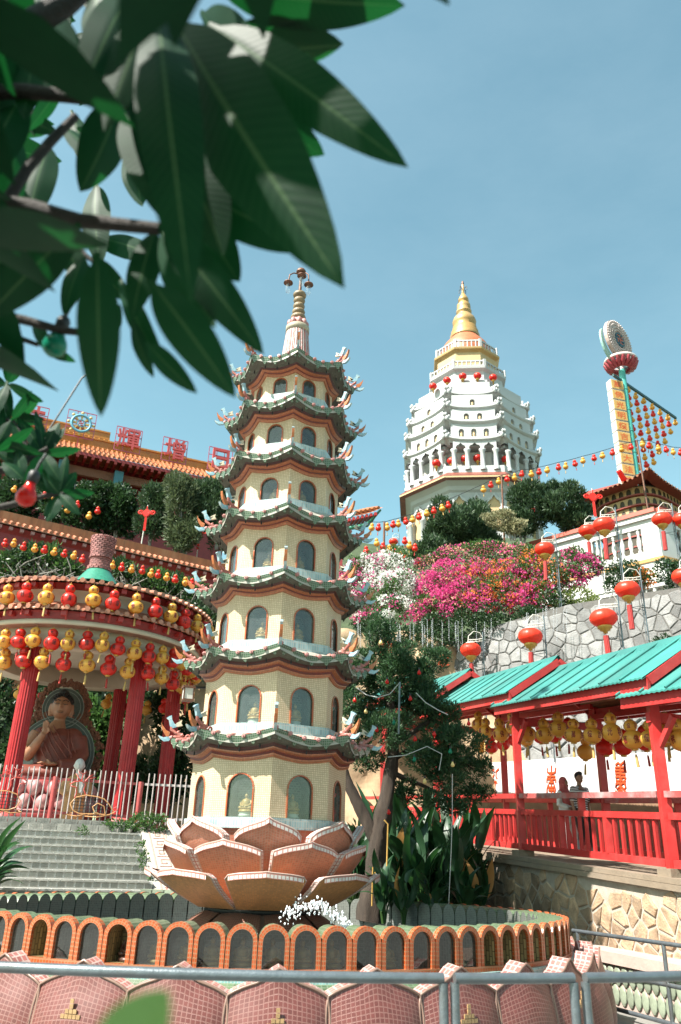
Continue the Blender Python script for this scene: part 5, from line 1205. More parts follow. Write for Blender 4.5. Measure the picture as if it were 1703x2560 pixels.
# ================================================================ background: white tower, hall, sign, balustrade, strings
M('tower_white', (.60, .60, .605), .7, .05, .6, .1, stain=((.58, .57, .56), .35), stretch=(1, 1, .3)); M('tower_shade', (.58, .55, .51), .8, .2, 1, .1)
M('tower_gold', (.60, .36, .13), .42, .12, .8, .05, metal=.25, stain=((.70, .55, .34), .5)); M('tower_tan', (.66, .46, .24), .6, .1, 1, .1); M('tower_orange', (.55, .17, .07), .5, .2, 2, .1)
M('tower_tile', (.26, .075, .05), .5, .3, 3, .2)
TW = at(1177, 1190, 80.0); TX, TY = TW.x, TW.y; TA = R(-90 - 6)
tower = thing('white_pagoda_tower', 'tall white octagonal tower on the hill with tiered storeys and a golden spire', 'tower', (TX, TY, 0))
def tz(y, r=0, x=None): return at(1177 + (1190 - y)*-.04, y, TY - r).z
def tpx(w): return w
def octl(prof, mat, name, n=8, parent=tower, a0=None):
    mb = MB(); mb.lathe(prof, n, sm=(n > 16), a0=(TA + PI/8) if n == 8 else 0); return mb.build(name, MT[mat], parent)
zE = tz(1186, 8); zArc0, zArc1 = tz(1162, 7), tz(1105, 7)
octl([(6.9, tz(1350, 7) - 14), (6.9, zE - 1.2), (7.2, zE - 1.0), (7.3, zE - .6), (7.9, zE - .2)], 'tower_white', 'lower_wall')
octl([(7.9, zE - .22), (8.5, zE - .15), (8.5, zE + .12), (7.7, zE + .75)], 'tower_tile', 'eave_roof')
octl([(8.56, zE - .19), (8.56, zE - .02), (8.4, zE-.02)], 'tower_tan', 'eave_edge')
octl([(7.7, zE + .4), (7.7, zArc0 - .1), (7.5, zArc0 - .1), (7.5, zArc0 - .6), (6.2, zArc0 - .6)], 'tower_white', 'parapet')
octl([(5.9, zArc0 - .7), (5.9, zArc1), (6.0, tz(1000, 6)), (5.4, tz(962, 5.5)), (5.2, tz(955, 5.5))], 'tower_white', 'core')
# lower arcade: columns and ogee arches round the lowest storey
def ogee(wd, h, n=6):
    pts = []
    for j in range(n+1): t = j/n; pts.append((-wd/2*(1 - t**2.2*.55) , h*(.55 + .30*math.sin(t*PI/2)))) 
    return [(-wd/2, 0)] + pts + [(0, h)] + [(-x, z) for x, z in pts[::-1]] + [(wd/2, 0)]
def arch_dark(mb, F, wd, h): o = ogee(wd, h); mb.face([F(x, z) for x, z in o])
for k in range(8):
    am = TA + k*PI/4; nx, ny = math.cos(am), math.sin(am); tx, ty = -ny, nx; ap = 6.9*math.cos(PI/8)
    for j, off in enumerate((-1.75, 0, 1.75)):
        w_, h_ = (1.5, 3.9) if j == 1 else (1.35, 3.5); mb = MB(); zb_ = zE - 1.6 - h_
        o = ogee(w_, h_); rim = ogee(w_*1.22, h_*1.09)
        F = lambda x, z, d: (nx*(ap + d) + tx*(x + off), ny*(ap + d) + ty*(x + off), zb_ + z)
        mb.face([F(x, z, .05) for x, z in o]); ar = mb.build('arch_opening', MT['tower_tan' if j != 1 else 'tower_shade'], tower)
        mb = MB()
        for p, q, r_, s_ in zip(o, o[1:], rim, rim[1:]): mb.face([F(*p, .25), F(*q, .25), F(*s_, .25), F(*r_, .25)]); mb.face([F(*p, .05), F(*q, .05), F(*q, .25), F(*p, .25)]); mb.face([F(*r_, .25), F(*s_, .25), F(*s_, .0), F(*r_, .0)])
        mb.build('arch_rim', MT['tower_white'], ar)
    for off in (-2.6, -.87, .87, 2.6):
        mb = MB(); c = (nx*(ap+.45) + tx*off, ny*(ap+.45) + ty*off, 0); mb.lathe([(.3, zE - 9), (.28, zE - 3.6), (.38, zE - 3.5), (.42, zE - 3.2), (.30, zE-3.1)], 10, c); mb.build('column', MT['tower_white'], tower)
# eight projecting bays: arcade storey and three niche storeys under upswept cornices
ys = [(1105, 1092), (1066, 1056), (1030, 1020), (996, 984)]
zc_ = [zArc1] + [tz(y, 6.4) for y in (1066, 1028, 990)]
hw_ = [2.4, 2.4, 2.32, 2.2, 2.0]; dp_ = [7.3, 7.15, 6.9, 6.45]
def bay_parts():
    out = []
    def add(nm, mb, mat): out.append((nm, mb.mesh(nm, MT[mat])))
    # local frame: x along the face, y outwards, z up
    def slab(mb, w_, d0, d1, z0, z1): mb.box((0, (d0+d1)/2, (z0+z1)/2), (2*w_, d1-d0, z1-z0))
    zb_ = zArc0 - .6
    for off in (-2.15, -.78, .78, 2.15):
        mb = MB(); mb.lathe([(.34, zb_), (.34, zb_+.3), (.24, zb_+.45), (.23, zb_ + (zArc1-zb_)*.62), (.33, zb_ + (zArc1-zb_)*.68), (.36, zb_ + (zArc1-zb_)*.74), (.2, zb_ + (zArc1-zb_)*.75)], 10, (off, dp_[0]-.25, 0)); add('column', mb, 'tower_white')
    h_ = zArc1 - zb_; mb = MB()
    zs = zb_ + h_*.72; F = lambda x, z: (x, dp_[0] - .1, z)
    for c, w_ in ((-1.46, 1.05), (0, 1.2), (1.46, 1.05)):
        o = [(c + x, zs + (z - .55)*h_*.55) for x, z in ogee(w_, 1.0)[1:-1]]; x0, x1 = c - .78, c + .78
        mb.face([F(x0, zs), F(*o[0])] + [F(*q) for q in o[1:len(o)//2+1]] + [F(c, zArc1 + .1), F(x0, zArc1 + .1)])
        mb.face([F(c, zArc1 + .1)] + [F(*q) for q in o[len(o)//2:]] + [F(x1, zs), F(x1, zArc1 + .1)])
    add('arcade', mb, 'tower_white')
    mb = MB(); slab(mb, 2.2, 5.2, dp_[0]-.6, zArc1 - .3, zArc1 + .05); add('arcade_soffit', mb, 'tower_white')
    mb = MB(); mb.box((0, 5.95, zb_ + h_*.4), (3.6, .06, h_*.8)); add('arcade_back', mb, 'tower_shade')
    for i in range(4):
        z0 = zc_[i]; z1 = zc_[i+1] if i < 3 else tz(958, 6); w_, d_ = hw_[i+1], dp_[i] - .35
        # upswept cornice
        mb = MB(); n = 8; e_ = .45
        rows = []
        for (dd, zz) in ((.0, -.05), (e_*.7, .05), (e_, .18), (e_, .34), (.05, .62)):
            row = []
            for j in range(n+1): u = -1 + 2*j/n; row.append((u*(w_ + .12 + dd), d_ + dd, z0 + zz + .42*abs(u)**3*(1 if dd else .2)))
            rows.append(row)
        mb.grid(rows, sm=False)
        for sg in (-1, 1):
            rows = []
            for (dd, zz) in ((.0, -.05), (e_*.7, .05), (e_, .18), (e_, .34), (.05, .62)):
                rows.append([(sg*(w_ + .12 + dd), 5 + (d_ + dd - 5)*j/4, z0 + zz + .42*(j/4)**3*(1 if dd else .2)) for j in range(5)])
            mb.grid(rows, sm=False)
        add('cornice', mb, 'tower_white')
        for sg in (-1, 1):
            mb = MB(); c = (sg*(w_ + .45), d_ + .4, z0 + .7); mb.sphere(c, (.22, .22, .34), 7, 5); mb.sphere((c[0]+sg*.12, c[1]+.1, c[2]+.42), (.16, .16, .22), 6, 5); mb.sphere((c[0]-sg*.2, c[1], c[2]+.2), (.15, .15, .2), 6, 4)
            add('corner_figure', mb, 'tower_white')
        nn = (3, 2, 1, 0)[i]; z00 = z0 + .5; hh = z1 - z00; nw_ = .55; mb = MB(); F = lambda x, z: (x, d_, z)
        cs = [(-1.3, 0, 1.3), (-.7, .7), (0,), ()][i]; nh = hh*.55; zb2 = z00 + hh*.14
        # wall with arched niches cut in
        xs_ = [-w_] + [q for c in cs for q in (c - nw_/2, c + nw_/2)] + [w_]
        for a_, b_ in zip(xs_[0::2], xs_[1::2]): mb.face([F(a_, z00-.3), F(b_, z00-.3), F(b_, z1+.1), F(a_, z1+.1)])
        for c in cs:
            A_ = [(c + x, zb2 + z) for x, z in arch(nw_, nh, 6)]
            mb.face([F(c - nw_/2, z00-.3), F(c+nw_/2, z00-.3), F(c+nw_/2, zb2), F(c-nw_/2, zb2)])
            for p, q in zip(A_[1:-1], A_[2:-1]): mb.face([F(*p), F(*q), F(q[0], z1+.1), F(p[0], z1+.1)])
            for p, q in zip(A_, A_[1:]): mb.face([F(*p), F(*q), (q[0], d_-.35, q[1]), (p[0], d_-.35, p[1])])
            mb.face([(x, d_-.35, z) for x, z in A_][::-1])
        for sg in (-1, 1): mb.face([(sg*w_, d_, z00-.3), (sg*w_, 4.2, z00-.3), (sg*w_, 4.2, z1+.1), (sg*w_, d_, z1+.1)])
        add('bay_wall', mb, 'tower_white')
        for c in cs:
            mb = MB(); mb.lathe([(.13, zb2), (.16, zb2 + nh*.3), (.12, zb2+nh*.55), (.05, zb2+nh*.6), (.08, zb2+nh*.7), (.0, zb2+nh*.82)], 7, (c, d_ - .2, 0)); add('niche_figure', mb, 'tower_tan')
    return out
bps = bay_parts()
for k in range(8):
    am = TA + k*PI/4
    b0 = obj('bay', bps[0][1], tower, None, (0, 0, am - PI/2))
    for nm, me in bps[1:]: obj(nm, me, b0)
# upper drum with openings and hanging red lanterns, balustrades, gilded spire
zu0, zu1 = tz(962, 5), tz(916, 4.6)
octl([(5.0, zu0 - 1), (5.0, zu0 + .9), (4.8, zu0+.9), (4.35, zu0+.95), (4.25, zu1 - .2), (4.7, zu1), (4.75, zu1 + .3)], 'tower_white', 'upper_drum')
def balus(r, z0, z1, nm, mat, gap=.45):
    octl([(r-.12, z0), (r+.06, z0), (r+.06, z0 + .18), (r-.12, z0+.18)], mat, nm); octl([(r-.12, z1 - .16), (r+.08, z1 - .16), (r+.08, z1), (r-.12, z1)], mat, nm)
    mb = MB()
    for k in range(8):
        a, b = TA + PI/8 + k*PI/4, TA + PI/8 + (k+1)*PI/4; p, q = (r*math.cos(a), r*math.sin(a)), (r*math.cos(b), r*math.sin(b)); n = int(math.hypot(p[0]-q[0], p[1]-q[1])/gap)
        mb.box((p[0], p[1], (z0+z1)/2), (.3, .3, z1-z0+.2), a)
        for j in range(1, n): t = j/n; mb.tube([(p[0]+(q[0]-p[0])*t, p[1]+(q[1]-p[1])*t, z0), (p[0]+(q[0]-p[0])*t, p[1]+(q[1]-p[1])*t, z1)], .09, 5)
    stuff(mb.build(nm + '_posts', MT['tower_white'], tower))
balus(4.55, zu1 + .3, tz(896, 4.6), 'balustrade', 'tower_white'); zd0, zd1 = tz(900, 3.6), tz(872, 3.6)
octl([(3.75, zu1), (3.7, zd1 - .3), (4.05, zd1), (4.1, zd1 + .25)], 'tower_tan', 'gilded_drum')
octl([(3.7, zd1-.35), (4.1, zd1-.05), (4.14, zd1+.1)], 'tower_gold', 'drum_moulding')
balus(3.75, zd1 + .25, tz(848, 3.6), 'balustrade', 'tower_white')
dm_ = [(3.1, zd1), (3.0, tz(850, 2.8)), (2.6, tz(838, 2.5)), (1.75, tz(829, 1.7))]; octl(dm_, 'tower_orange', 'dome', 32)
gz = lambda y: tz(y, .5)
octl([(r_, gz(y_)) for r_, y_ in ((1.75, 842), (1.8, 836), (1.6, 832), (1.66, 826), (1.42, 822), (1.48, 816), (1.18, 813), (1.42, 806), (1.46, 800), (1.3, 792), (.92, 784), (.72, 779), (.95, 777), (.95, 773), (.70, 771), (.86, 764), (.82, 757), (.55, 751), (.44, 749), (.66, 747), (.62, 742), (.45, 736), (.28, 731), (.17, 726), (.14, 705), (0, 697))], 'tower_gold', 'spire', 28)
octl([(.14, gz(706)), (.17, gz(703)), (.1, gz(697)), (0, gz(696))], 'rust_metal', 'spire_tip', 10)
mb = MB()
for k in range(4):
    a = PI/4 + k*PI/2; mb.tube([(0, 0, gz(716)), (.55*math.cos(a), .55*math.sin(a), gz(714)), (.6*math.cos(a), .6*math.sin(a), gz(722))], .05, 5)
mb.build('spire_arms', MT['dark_metal'], tower)
# small red lanterns on the tower
sph = MB(); lobed(sph, 0, .42, .34, 16, 8, m_=7); sphm = sph.mesh('lantern_body', MT['lantern_red']); cpm = MB(); cpm.lathe([(.16, -.30), (.2, -.38), (.1, -.45), (.06, -.8), (0, -.8)], 8); cpm.lathe([(0, .42), (.14, .36), (.16, .28)], 8); cpm = cpm.mesh('lantern_cap', MT['lantern_gold'])
def round_small(loc, label, grp, s=1):
    t = thing('round_lantern', label, 'lantern', loc, 0, grp); t.scale = (s, s, s); obj('lantern_body', sphm, t); obj('lantern_cap', cpm, t); return t
for k, (x, y, r) in enumerate(((1083, 966, 4.9), (1118, 951, 4.9), (1157, 941, 4.9), (1194, 940, 4.9), (1233, 944, 4.9))): round_small(at(x, y, TY - r), f'small red lantern on the white tower, {nth(k)} from the left in its upper ring', 'lanterns on the white tower', 1.1)
for k, (x, y) in enumerate(((1129, 1153), (1163, 1147), (1194, 1145), (1265, 1148), (1091, 1158))): round_small(at(x, y, TY - 6.3), f'small red lantern in the white tower arcade, {["second", "third", "fourth", "last", "first"][k]} from the left', 'lanterns on the white tower', 1.15)

# ---- hillside carrying it all
M('hill_green', (.05, .075, .03), .95, .4, 1.5, .8)
mb = MB(); xsH = [-60 + 120*j/48 for j in range(49)]; rows = []
for Y, z in ((27, 4.0), (30, 8.8), (31.5, 9.0), (34, 9.2), (37, 11.5), (40, 13.0), (46, 17), (60, 26), (95, 28), (140, 30)):
    rows.append([(x, Y + (1.2*math.sin(x*.3) if Y < 100 else 0) + (0 if x > -2 else 3.0), z + (.5*mn.noise(Vector((x*.2, Y*.1, 0))) if Y > 31 else 0) - (2.0 if (x < -3 and Y > 30) else 0) - (3.5 if (x < 9 and 33 < Y < 58) else 0) - (0 if x > -3 else .0)) for x in xsH])
mb.grid(rows); struct(mb.build('hillside', MT['hill_green']))

# ---- hall with the lettered roof at the left
M('hall_tile', (.60, .22, .10), .35, .25, 2, .15, stain=((.36, .11, .05), .4)); M('hall_ridge', (.60, .24, .04), .35, .2, 3, .15, stain=((.42, .11, .04), .5)); M('sign_red', (.62, .085, .085), .45, .12, 2, .1); M('sign_frame', (.55, .12, .22), .5, .1, 3, 0); M('sign_blue', (.16, .46, .62), .45, .1, 3, 0); M('sign_yellow', (.75, .50, .17), .45, .1, 3, 0); M('box_teal', (.07, .22, .27), .4, .2, 4, 0)
HE = Vector((-20.29, 42, 24.63)); HD = Vector((.921, .39, 0)); HB = Vector((-.39, .921, 0))
def HP(a, b, z): return HE + HD*a + HB*b + Vector((0, 0, z))
hall = thing('temple_hall', 'long temple hall with an orange tiled roof and red rafters above the trees', 'temple hall', (0, 0, 0))
HL0, HL1 = -6, 14.5
mb = MB(); mb.grid([[HP(HL0, 0, 0), HP(HL1, 0, 0)], [HP(HL0, 2.0, 1.45), HP(HL1, 2.0, 1.45)]], sm=False); mb.grid([[HP(HL0, 0, -.12), HP(HL0, 2.2, .3)], [HP(HL1, 0, -.12), HP(HL1, 2.2, .3)]], sm=False); mb.build('roof_slope', MT['hall_tile'], hall)
mb = MB(); mb.beam(HP(HL0, 2.0, 1.65), HP(HL1, 2.0, 1.65), .35, .55); mb.beam(HP(HL0, 2.0, 1.98), HP(HL1, 2.0, 1.98), .5, .12); mb.build('roof_ridge', MT['hall_ridge'], hall)
hr = MB(); hr.tube([(0, -.02, .03), (0, 2.0, 1.48)], .075, 7); hrm = hr.mesh('tile_row', MT['hall_tile']); hz_ = math.atan2(HD.y, HD.x)
k = 0
while HL0 + k*.30 < HL1: obj('tile_row', hrm, hall, HP(HL0 + .15 + k*.30, 0, .02), (0, 0, hz_)); k += 1
hf = MB(); hf.box((0, .9, -.12), (.17, 1.9, .20)); hfm = hf.mesh('rafter', MT['paint_red'])
k = 0
while HL0 + k*.46 < HL1: obj('rafter', hfm, hall, HP(HL0 + .2 + k*.46, .05, -.16), (R(10), 0, hz_)); k += 1
mb = MB(); mb.beam(HP(HL0, .05, -.12), HP(HL1, .05, -.12), .1, .2); mb.build('eave_board', MT['roof_red_dark'], hall)
mb = MB(); mb.beam(HP(HL0, 1.3, -.75), HP(HL1, 1.3, -.75), .25, .55); mb.build('painted_beam', MT['halo_gilt'], hall)
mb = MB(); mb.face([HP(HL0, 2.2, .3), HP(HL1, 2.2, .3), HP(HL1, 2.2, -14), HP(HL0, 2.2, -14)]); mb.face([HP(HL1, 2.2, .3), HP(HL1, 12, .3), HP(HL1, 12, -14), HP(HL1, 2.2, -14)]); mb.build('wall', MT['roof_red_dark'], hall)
for a in (3.6, 7.0, 10.3): mb = MB(); mb.box(HP(a, .9, -1.0), (.55, .5, 1.0), hz_); mb.build('bracket_box', MT['box_teal'], hall)
# upper roof stepping up behind
UO = 3.6
mb = MB(); mb.grid([[HP(HL0, UO, 2.6), HP(6.6, UO, 2.6)], [HP(HL0, UO + 1.4, 3.7), HP(6.6, UO + 1.4, 3.7)]], sm=False); mb.face([HP(HL0, UO, 2.6), HP(HL0, UO, 1.2), HP(6.6, UO, 1.2), HP(6.6, UO, 2.6)]); mb.face([HP(6.6, UO, 1.2), HP(6.6, UO+6, 1.2), HP(6.6, UO+4, 3.7), HP(6.6, UO, 2.6)]); mb.build('upper_roof', MT['hall_tile'], hall)
mb = MB(); mb.beam(HP(HL0, UO+1.4, 3.9), HP(6.4, UO+1.4, 3.9), .4, .5); mb.beam(HP(HL0, UO+1.4, 4.2), HP(6.4, UO+1.4, 4.2), .5, .12); mb.build('upper_ridge', MT['hall_ridge'], hall)
ur = MB(); ur.tube([(0, -.05, 2.55), (0, 1.4, 3.72)], .09, 6); urm = ur.mesh('upper_tile_row', MT['hall_ridge']); k = 0
while HL0 + k*.34 < 6.5: obj('upper_tile_row', urm, hall, HP(HL0 + .15 + k*.34, UO, 0), (0, 0, hz_)); k += 1
for a in (HL1,):
    mb = MB(); mb.tube([HP(a-.3, 2, 1.9), HP(a+.2, 2, 2.1), HP(a+.5, 2, 2.7)], [.25, .22, .08], 7); mb.build('ridge_end', MT['hall_ridge'], hall)
mb = MB(); mb.tube([HP(6.3, UO+1.2, 3.2), HP(7.0, UO+.8, 2.5), HP(7.5, UO+.4, 2.55)], [.2, .16, .06], 6); mb.build('ridge_end', MT['roof_tile_terracotta'], hall)
# the rooftop signs
def hall_sign(label, ch, x, y, size, fr):
    d = ray(x, y); o_ = HP(0, .5, 0) - CAM; q = np.linalg.solve(np.array([[d.x, -HD.x], [d.y, -HD.y]]), [o_.x, o_.y]); c = CAM + d*q[0]
    t = thing('rooftop_sign', label, 'sign', (c.x, c.y, HE.z + .2), hz_, 'lettered signs on the hall roof'); h0 = c.z - HE.z - .2
    if ch != 'wheel': mb = MB(); solid_glyph(mb, ch, lambda u, v, dd: (u*size, dd, h0 + v*size), .16); mb.build('character', MT['sign_red'], t)
    mb = MB(); s = size*.56
    for sx in (-1, -.33, .33, 1): mb.beam((sx*s, .14, h0 - s*1.05), (sx*s, .14, h0 + s*1.05), .045, .045)
    for sz in (-1, -.33, .33, 1): mb.beam((-s, .14, h0 + sz*s*1.05), (s, .14, h0 + sz*s*1.05), .045, .045)
    mb.build('sign_frame', MT['sign_frame'], t)
    mb = MB(); mb.beam((0, .14, -.1), (0, .14, h0 - s), .07, .07); mb.build('sign_post', MT['sign_red'], t)
    return t, h0
hall_sign('red rooftop character sign on the hall roof, next to the wheel emblem on its right', '輝', 322, 1098, 1.45, 0)
hall_sign('red rooftop sign of a dense character standing alone above the hall ridge', '增', 438, 1124, 1.45, 0)
hall_sign('red rooftop sign of a box-shaped character half hidden by the pagoda', '日', 552, 1148, 1.45, 0)
hall_sign('red rooftop sign on the hall roof mostly hidden behind foreground leaves', '法', 83, 1042, 1.5, 0)
t, h0 = hall_sign('round blue and yellow wheel emblem sign on the hall roof', 'wheel', 203, 1059, 1.55, 0)
mb = MB(); mb.tube([(.58*math.cos(2*PI*j/28), -.02, h0 + .58*math.sin(2*PI*j/28)) for j in range(29)], .085, 7, cap=False); mb.tube([(.24*math.cos(2*PI*j/20), -.02, h0 + .24*math.sin(2*PI*j/20)) for j in range(21)], .045, 6, cap=False); mb.build('wheel_rim', MT['sign_blue'], t)
for j in range(8):
    a = 2*PI*j/8; u, v = math.cos(a), math.sin(a); mb = MB()
    mb.prism([(u*.27 - v*.03, v*.27 + u*.03), (u*.27 + v*.03, v*.27 - u*.03), (u*.5 + v*.07, v*.5 - u*.07), (u*.5 - v*.07, v*.5 + u*.07)], lambda x, z, d: (x, d, h0 + z), .12); mb.sphere((u*.76, 0, h0 + v*.76), (.1, .06, .1), 8, 6); mb.build('wheel_spoke', MT['sign_yellow'], t)
mb = MB(); solid_glyph(mb, '卍', lambda u, v, d: (u*.30, d - .03, h0 + v*.30), .1); mb.build('wheel_emblem', MT['sign_red'], t)

# ---- terrace parapet with tiled edge in front of the hall trees
M('parapet_orange', (.42, .145, .055), .6, .25, 2, .15, stain=((.60, .30, .16), .6), stretch=(3, 3, .6))
PA, PD = Vector((-14.32, 31, 14.44)), Vector((.837, .548, 0)); PB = Vector((-.548, .837, 0)); pz_ = math.atan2(PD.y, PD.x)
def PP(a, b, z): return PA + PD*a + PB*b + Vector((0, 0, z))
par = thing('terrace_parapet', 'long orange-brown terrace parapet with a scalloped tile edge above the lantern row', 'parapet', (0, 0, 0))
A0_, A1_ = -5, 13.5
mb = MB(); mb.grid([[PP(A0_, .35, .1), PP(A1_, .35, .1)], [PP(A0_, .35, .68), PP(A1_, .35, .68)], [PP(A0_, .6, .68), PP(A1_, .6, .68)], [PP(A0_, .6, -7), PP(A1_, .6, -7)]], sm=False); mb.build('wall_band', MT['parapet_orange'], par)
mb = MB(); mb.grid([[PP(A0_, 0, -.02), PP(A1_, 0, -.02)], [PP(A0_, 0, .02), PP(A1_, 0, .02)], [PP(A0_, .4, .22), PP(A1_, .4, .22)]], sm=False); mb.build('tile_bed', MT['roof_tile_terracotta'], par)
pt_ = MB(); pt_.tube([(0, -.03, .0), (0, .36, .20)], .075, 8); ptm = pt_.mesh('edge_tile', MT['roof_tile_terracotta']); pbk = MB(); pbk.box((0, .22, 0), (.16, .36, .14)); pbm = pbk.mesh('bracket', MT['rosette_pink'])
k = 0
while A0_ + k*.27 < A1_: obj('edge_tile', ptm, par, PP(A0_ + .1 + k*.27, 0, .05), (0, 0, pz_)); k += 1
k = 0
while A0_ + k*.45 < A1_: obj('bracket', pbm, par, PP(A0_ + .1 + k*.45, .05, -.12), (0, 0, pz_)); k += 1
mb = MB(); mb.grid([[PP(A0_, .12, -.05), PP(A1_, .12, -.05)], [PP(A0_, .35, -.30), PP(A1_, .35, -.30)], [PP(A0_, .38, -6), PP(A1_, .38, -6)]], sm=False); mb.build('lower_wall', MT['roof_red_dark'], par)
plist = [(15, 1354), (39, 1354), (63, 1362), (90, 1367), (115, 1371), (140, 1377), (165, 1381), (190, 1385), (209, 1394), (283, 1408), (307, 1413), (332, 1420), (359, 1421), (381, 1429), (398, 1431), (420, 1439), (440, 1444), (464, 1450), (482, 1454)]
for k, (x, y) in enumerate(plist):
    cn = ('red', 'yellow')[k % 2]; gourd(cn, at(x, y - 10, 28.3), f'{cn} gourd lantern, {nth(k)} from the left in the row below the orange parapet', 'lanterns below the terrace parapet', .78, True, False)

# ---- shrine with an upturned eave peeping out right of the pagoda
sh = thing('shrine_roof', 'upturned red and orange eave corner of a shrine peeping out behind the pagoda', 'shrine', (0, 0, 0)); tip = at(958, 1268, 36); ba = at(860, 1290, 37)
dv = (tip - ba); mb = MB(); n = 10; rows = []
for (b_, dz) in ((0, .30), (0, .05), (2.6, 1.3)):
    rows.append([ba + dv*(j/n) + Vector((-.1*b_, b_, dz - .55*math.sin(PI*j/n*.62)*.6 + (0 if b_ == 0 else -dv.z*j/n))) for j in range(n+1)])
mb.grid([[ba + dv*(j/n) + Vector((0, 0, -.16*math.sin(PI*j/n))) for j in range(n+1)], [ba + dv*(j/n)*.8 + Vector((-.2, 1.6, .75)) for j in range(n+1)]], sm=False); mb.build('roof', MT['hall_tile'], sh)
for j in range(9): mb = MB(); p = ba + dv*(j/9); p2 = ba + dv*(j/9)*.8 + Vector((-.2, 1.6, .75)); mb.tube([p + Vector((0, -.03, .03)), p2], .08, 6); mb.build('tile_row', MT['roof_tile_orange'], sh)
for j in range(8): mb = MB(); p = ba + dv*((j+.4)/9) + Vector((0, .05, -.24)); mb.beam(p, p + Vector((-.2, 1.0, .0)), .12, .16); mb.build('rafter', MT['paint_red'], sh)
mb = MB(); mb.tube([ba + Vector((0, .4, -.55)), ba + dv*.6 + Vector((0, .4, -.60)), tip + Vector((-.1, .2, -.05))], [.12, .12, .05], 6); mb.build('eave_beam', MT['green_glaze'], sh)
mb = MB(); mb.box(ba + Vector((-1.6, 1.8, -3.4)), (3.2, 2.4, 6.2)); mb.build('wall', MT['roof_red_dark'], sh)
# ---- sign pole with disc, character boxes and lantern triangle
M('pole_teal', (.10, .50, .44), .4, .15, 3, .05); M('crescent_teal', (.38, .62, .56), .45, .08, 3, .05); M('disc_pink', (.62, .46, .41), .55, .2, 5, .3); M('disc_hub', (.06, .15, .20), .5, .3, 6, .2); M('box_yellow', (.74, .44, .13), .5, .08, 3, 0); M('box_white', (.76, .72, .64), .5, .06, 3, 0); M('dark_teal', (.012, .07, .065), .4, .1, 3, 0); M('glyph_orange', (.72, .14, .03), .5, .1, 5, 0); M('crown_red', (.45, .06, .08), .5, .25, 6, .1); M('crown_white', (.72, .62, .60), .5, .1, 5, 0)
SPH = Vector((.77, .64, 0)); SPN = Vector((.64, -.77, 0)); SP0 = at(1577, 1090, 46)
def SP(a, n_, z): return Vector((SP0.x, SP0.y, 0)) + SPH*a + SPN*n_ + Vector((0, 0, z))
def spz(x, y, a=0):                                             # height of a pixel on the vertical line a metres along the sign plane
    p = SP(a, 0, 0); d = ray(x, y); k = math.hypot(p.x, p.y)/math.hypot(d.x, d.y); return EYE + d.z*k
zt_ = spz(1557, 925); zb_ = spz(1605, 1245)
sign = thing('festival_sign_pole', 'tall teal sign pole with a round disc and a column of yellow character boxes', 'sign', (SP0.x, SP0.y, 0))
off0 = Vector((SP0.x, SP0.y, 0))
def L(p): return Vector(p) - off0
mb = MB(); mb.tube([L(SP(0, 0, zb_ - 3)), L(SP(0, 0, zt_))], .22, 14)
for q in range(6): zz = zb_ + (zt_-zb_)*q/6; mb.tube([L(SP(0, 0, zz)), L(SP(0, 0, zz+.06))], .25, 14)
mb.build('pole', MT['pole_teal'], sign)
zc0, zc1 = spz(1543, 948, -.75), spz(1580, 1215, -.75); bh = (zc0 - zc1)/10
for q, ch in enumerate('萬佛光明燈吉祥大法會'):
    z = zc0 - (q+.5)*bh; rz_ = math.atan2(SPH.y, SPH.x)
    hB = Vector((math.cos(R(15)), math.sin(R(15)), 0)); nB = Vector((hB.y, -hB.x, 0)); rz_ = R(15); c0_ = Vector((0, 0, z)) - hB*.72
    mb = MB(); mb.box(c0_, (.95, .50, bh*.9), rz_); bo = mb.build('character_box', MT['box_white'], sign)
    mb = MB(); mb.box(c0_ + nB*.24 + hB*.02, (.88, .06, bh*.82), rz_); mb.build('box_face', MT['box_yellow'], bo)
    mb = MB(); c_ = c0_ + nB*.275 + hB*.02; put_glyph(mb, ch, lambda u, v: c_ + hB*(u*.62) + Vector((0, 0, v*bh*.62))); mb.build('character', MT['glyph_orange'], bo)
zbm = spz(1560, 955); mb = MB(); aR = 0
for q in range(200):
    a_ = q*.05
    if proj(SP(a_, 0, zbm))[0] > 1690: break
aR = a_
mb.beam(L(SP(-1.25, .0, zbm)), L(SP(aR, .0, zbm)), .12, .2); mb.build('cross_beam', MT['dark_teal'], sign)
# crown of petals, disc and crescent above
zk = spz(1556, 915)
mb = MB()
for k in range(18):
    a = 2*PI*k/18; u, v = math.cos(a), math.sin(a); mb.tube([(u*.5, v*.5, zk - .25), (u*.9, v*.9, zk - .1), (u*1.1, v*1.1, zk + .25)], [.12, .16, .1], 6)
mb.build('petal_crown', MT['crown_red'], sign)
mb = MB(); mb.tube([(1.02*math.cos(2*PI*j/30), 1.02*math.sin(2*PI*j/30), zk + .34) for j in range(31)], .13, 7, cap=False); mb.tube([(.55*math.cos(2*PI*j/20), .55*math.sin(2*PI*j/20), zk + .62) for j in range(21)], .16, 7, cap=False); mb.tube([(0, 0, zk - .3), (0, 0, zk + 1.0)], .2, 8); mb.build('crown_ring', MT['crown_white'], sign)
zd = spz(1542, 853); DR = 1.55
def dpt(r, a, n_): return L(SP(r*math.cos(a), n_, zd + r*math.sin(a)))
mb = MB(); n = 40
for r0, r1, d0, d1 in ((DR, DR, -.12, .12), (DR, DR*.86, .12, .15), (DR*.86, .52, .15, .10), (DR, 0.01, -.12, -.12)):
    mb.grid([[dpt(r0, 2*PI*k/n, d0) for k in range(n)], [dpt(r1, 2*PI*k/n, d1) for k in range(n)]], closed=True, sm=False)
dsk = mb.build('disc', MT['disc_pink'], sign)
mb = MB()
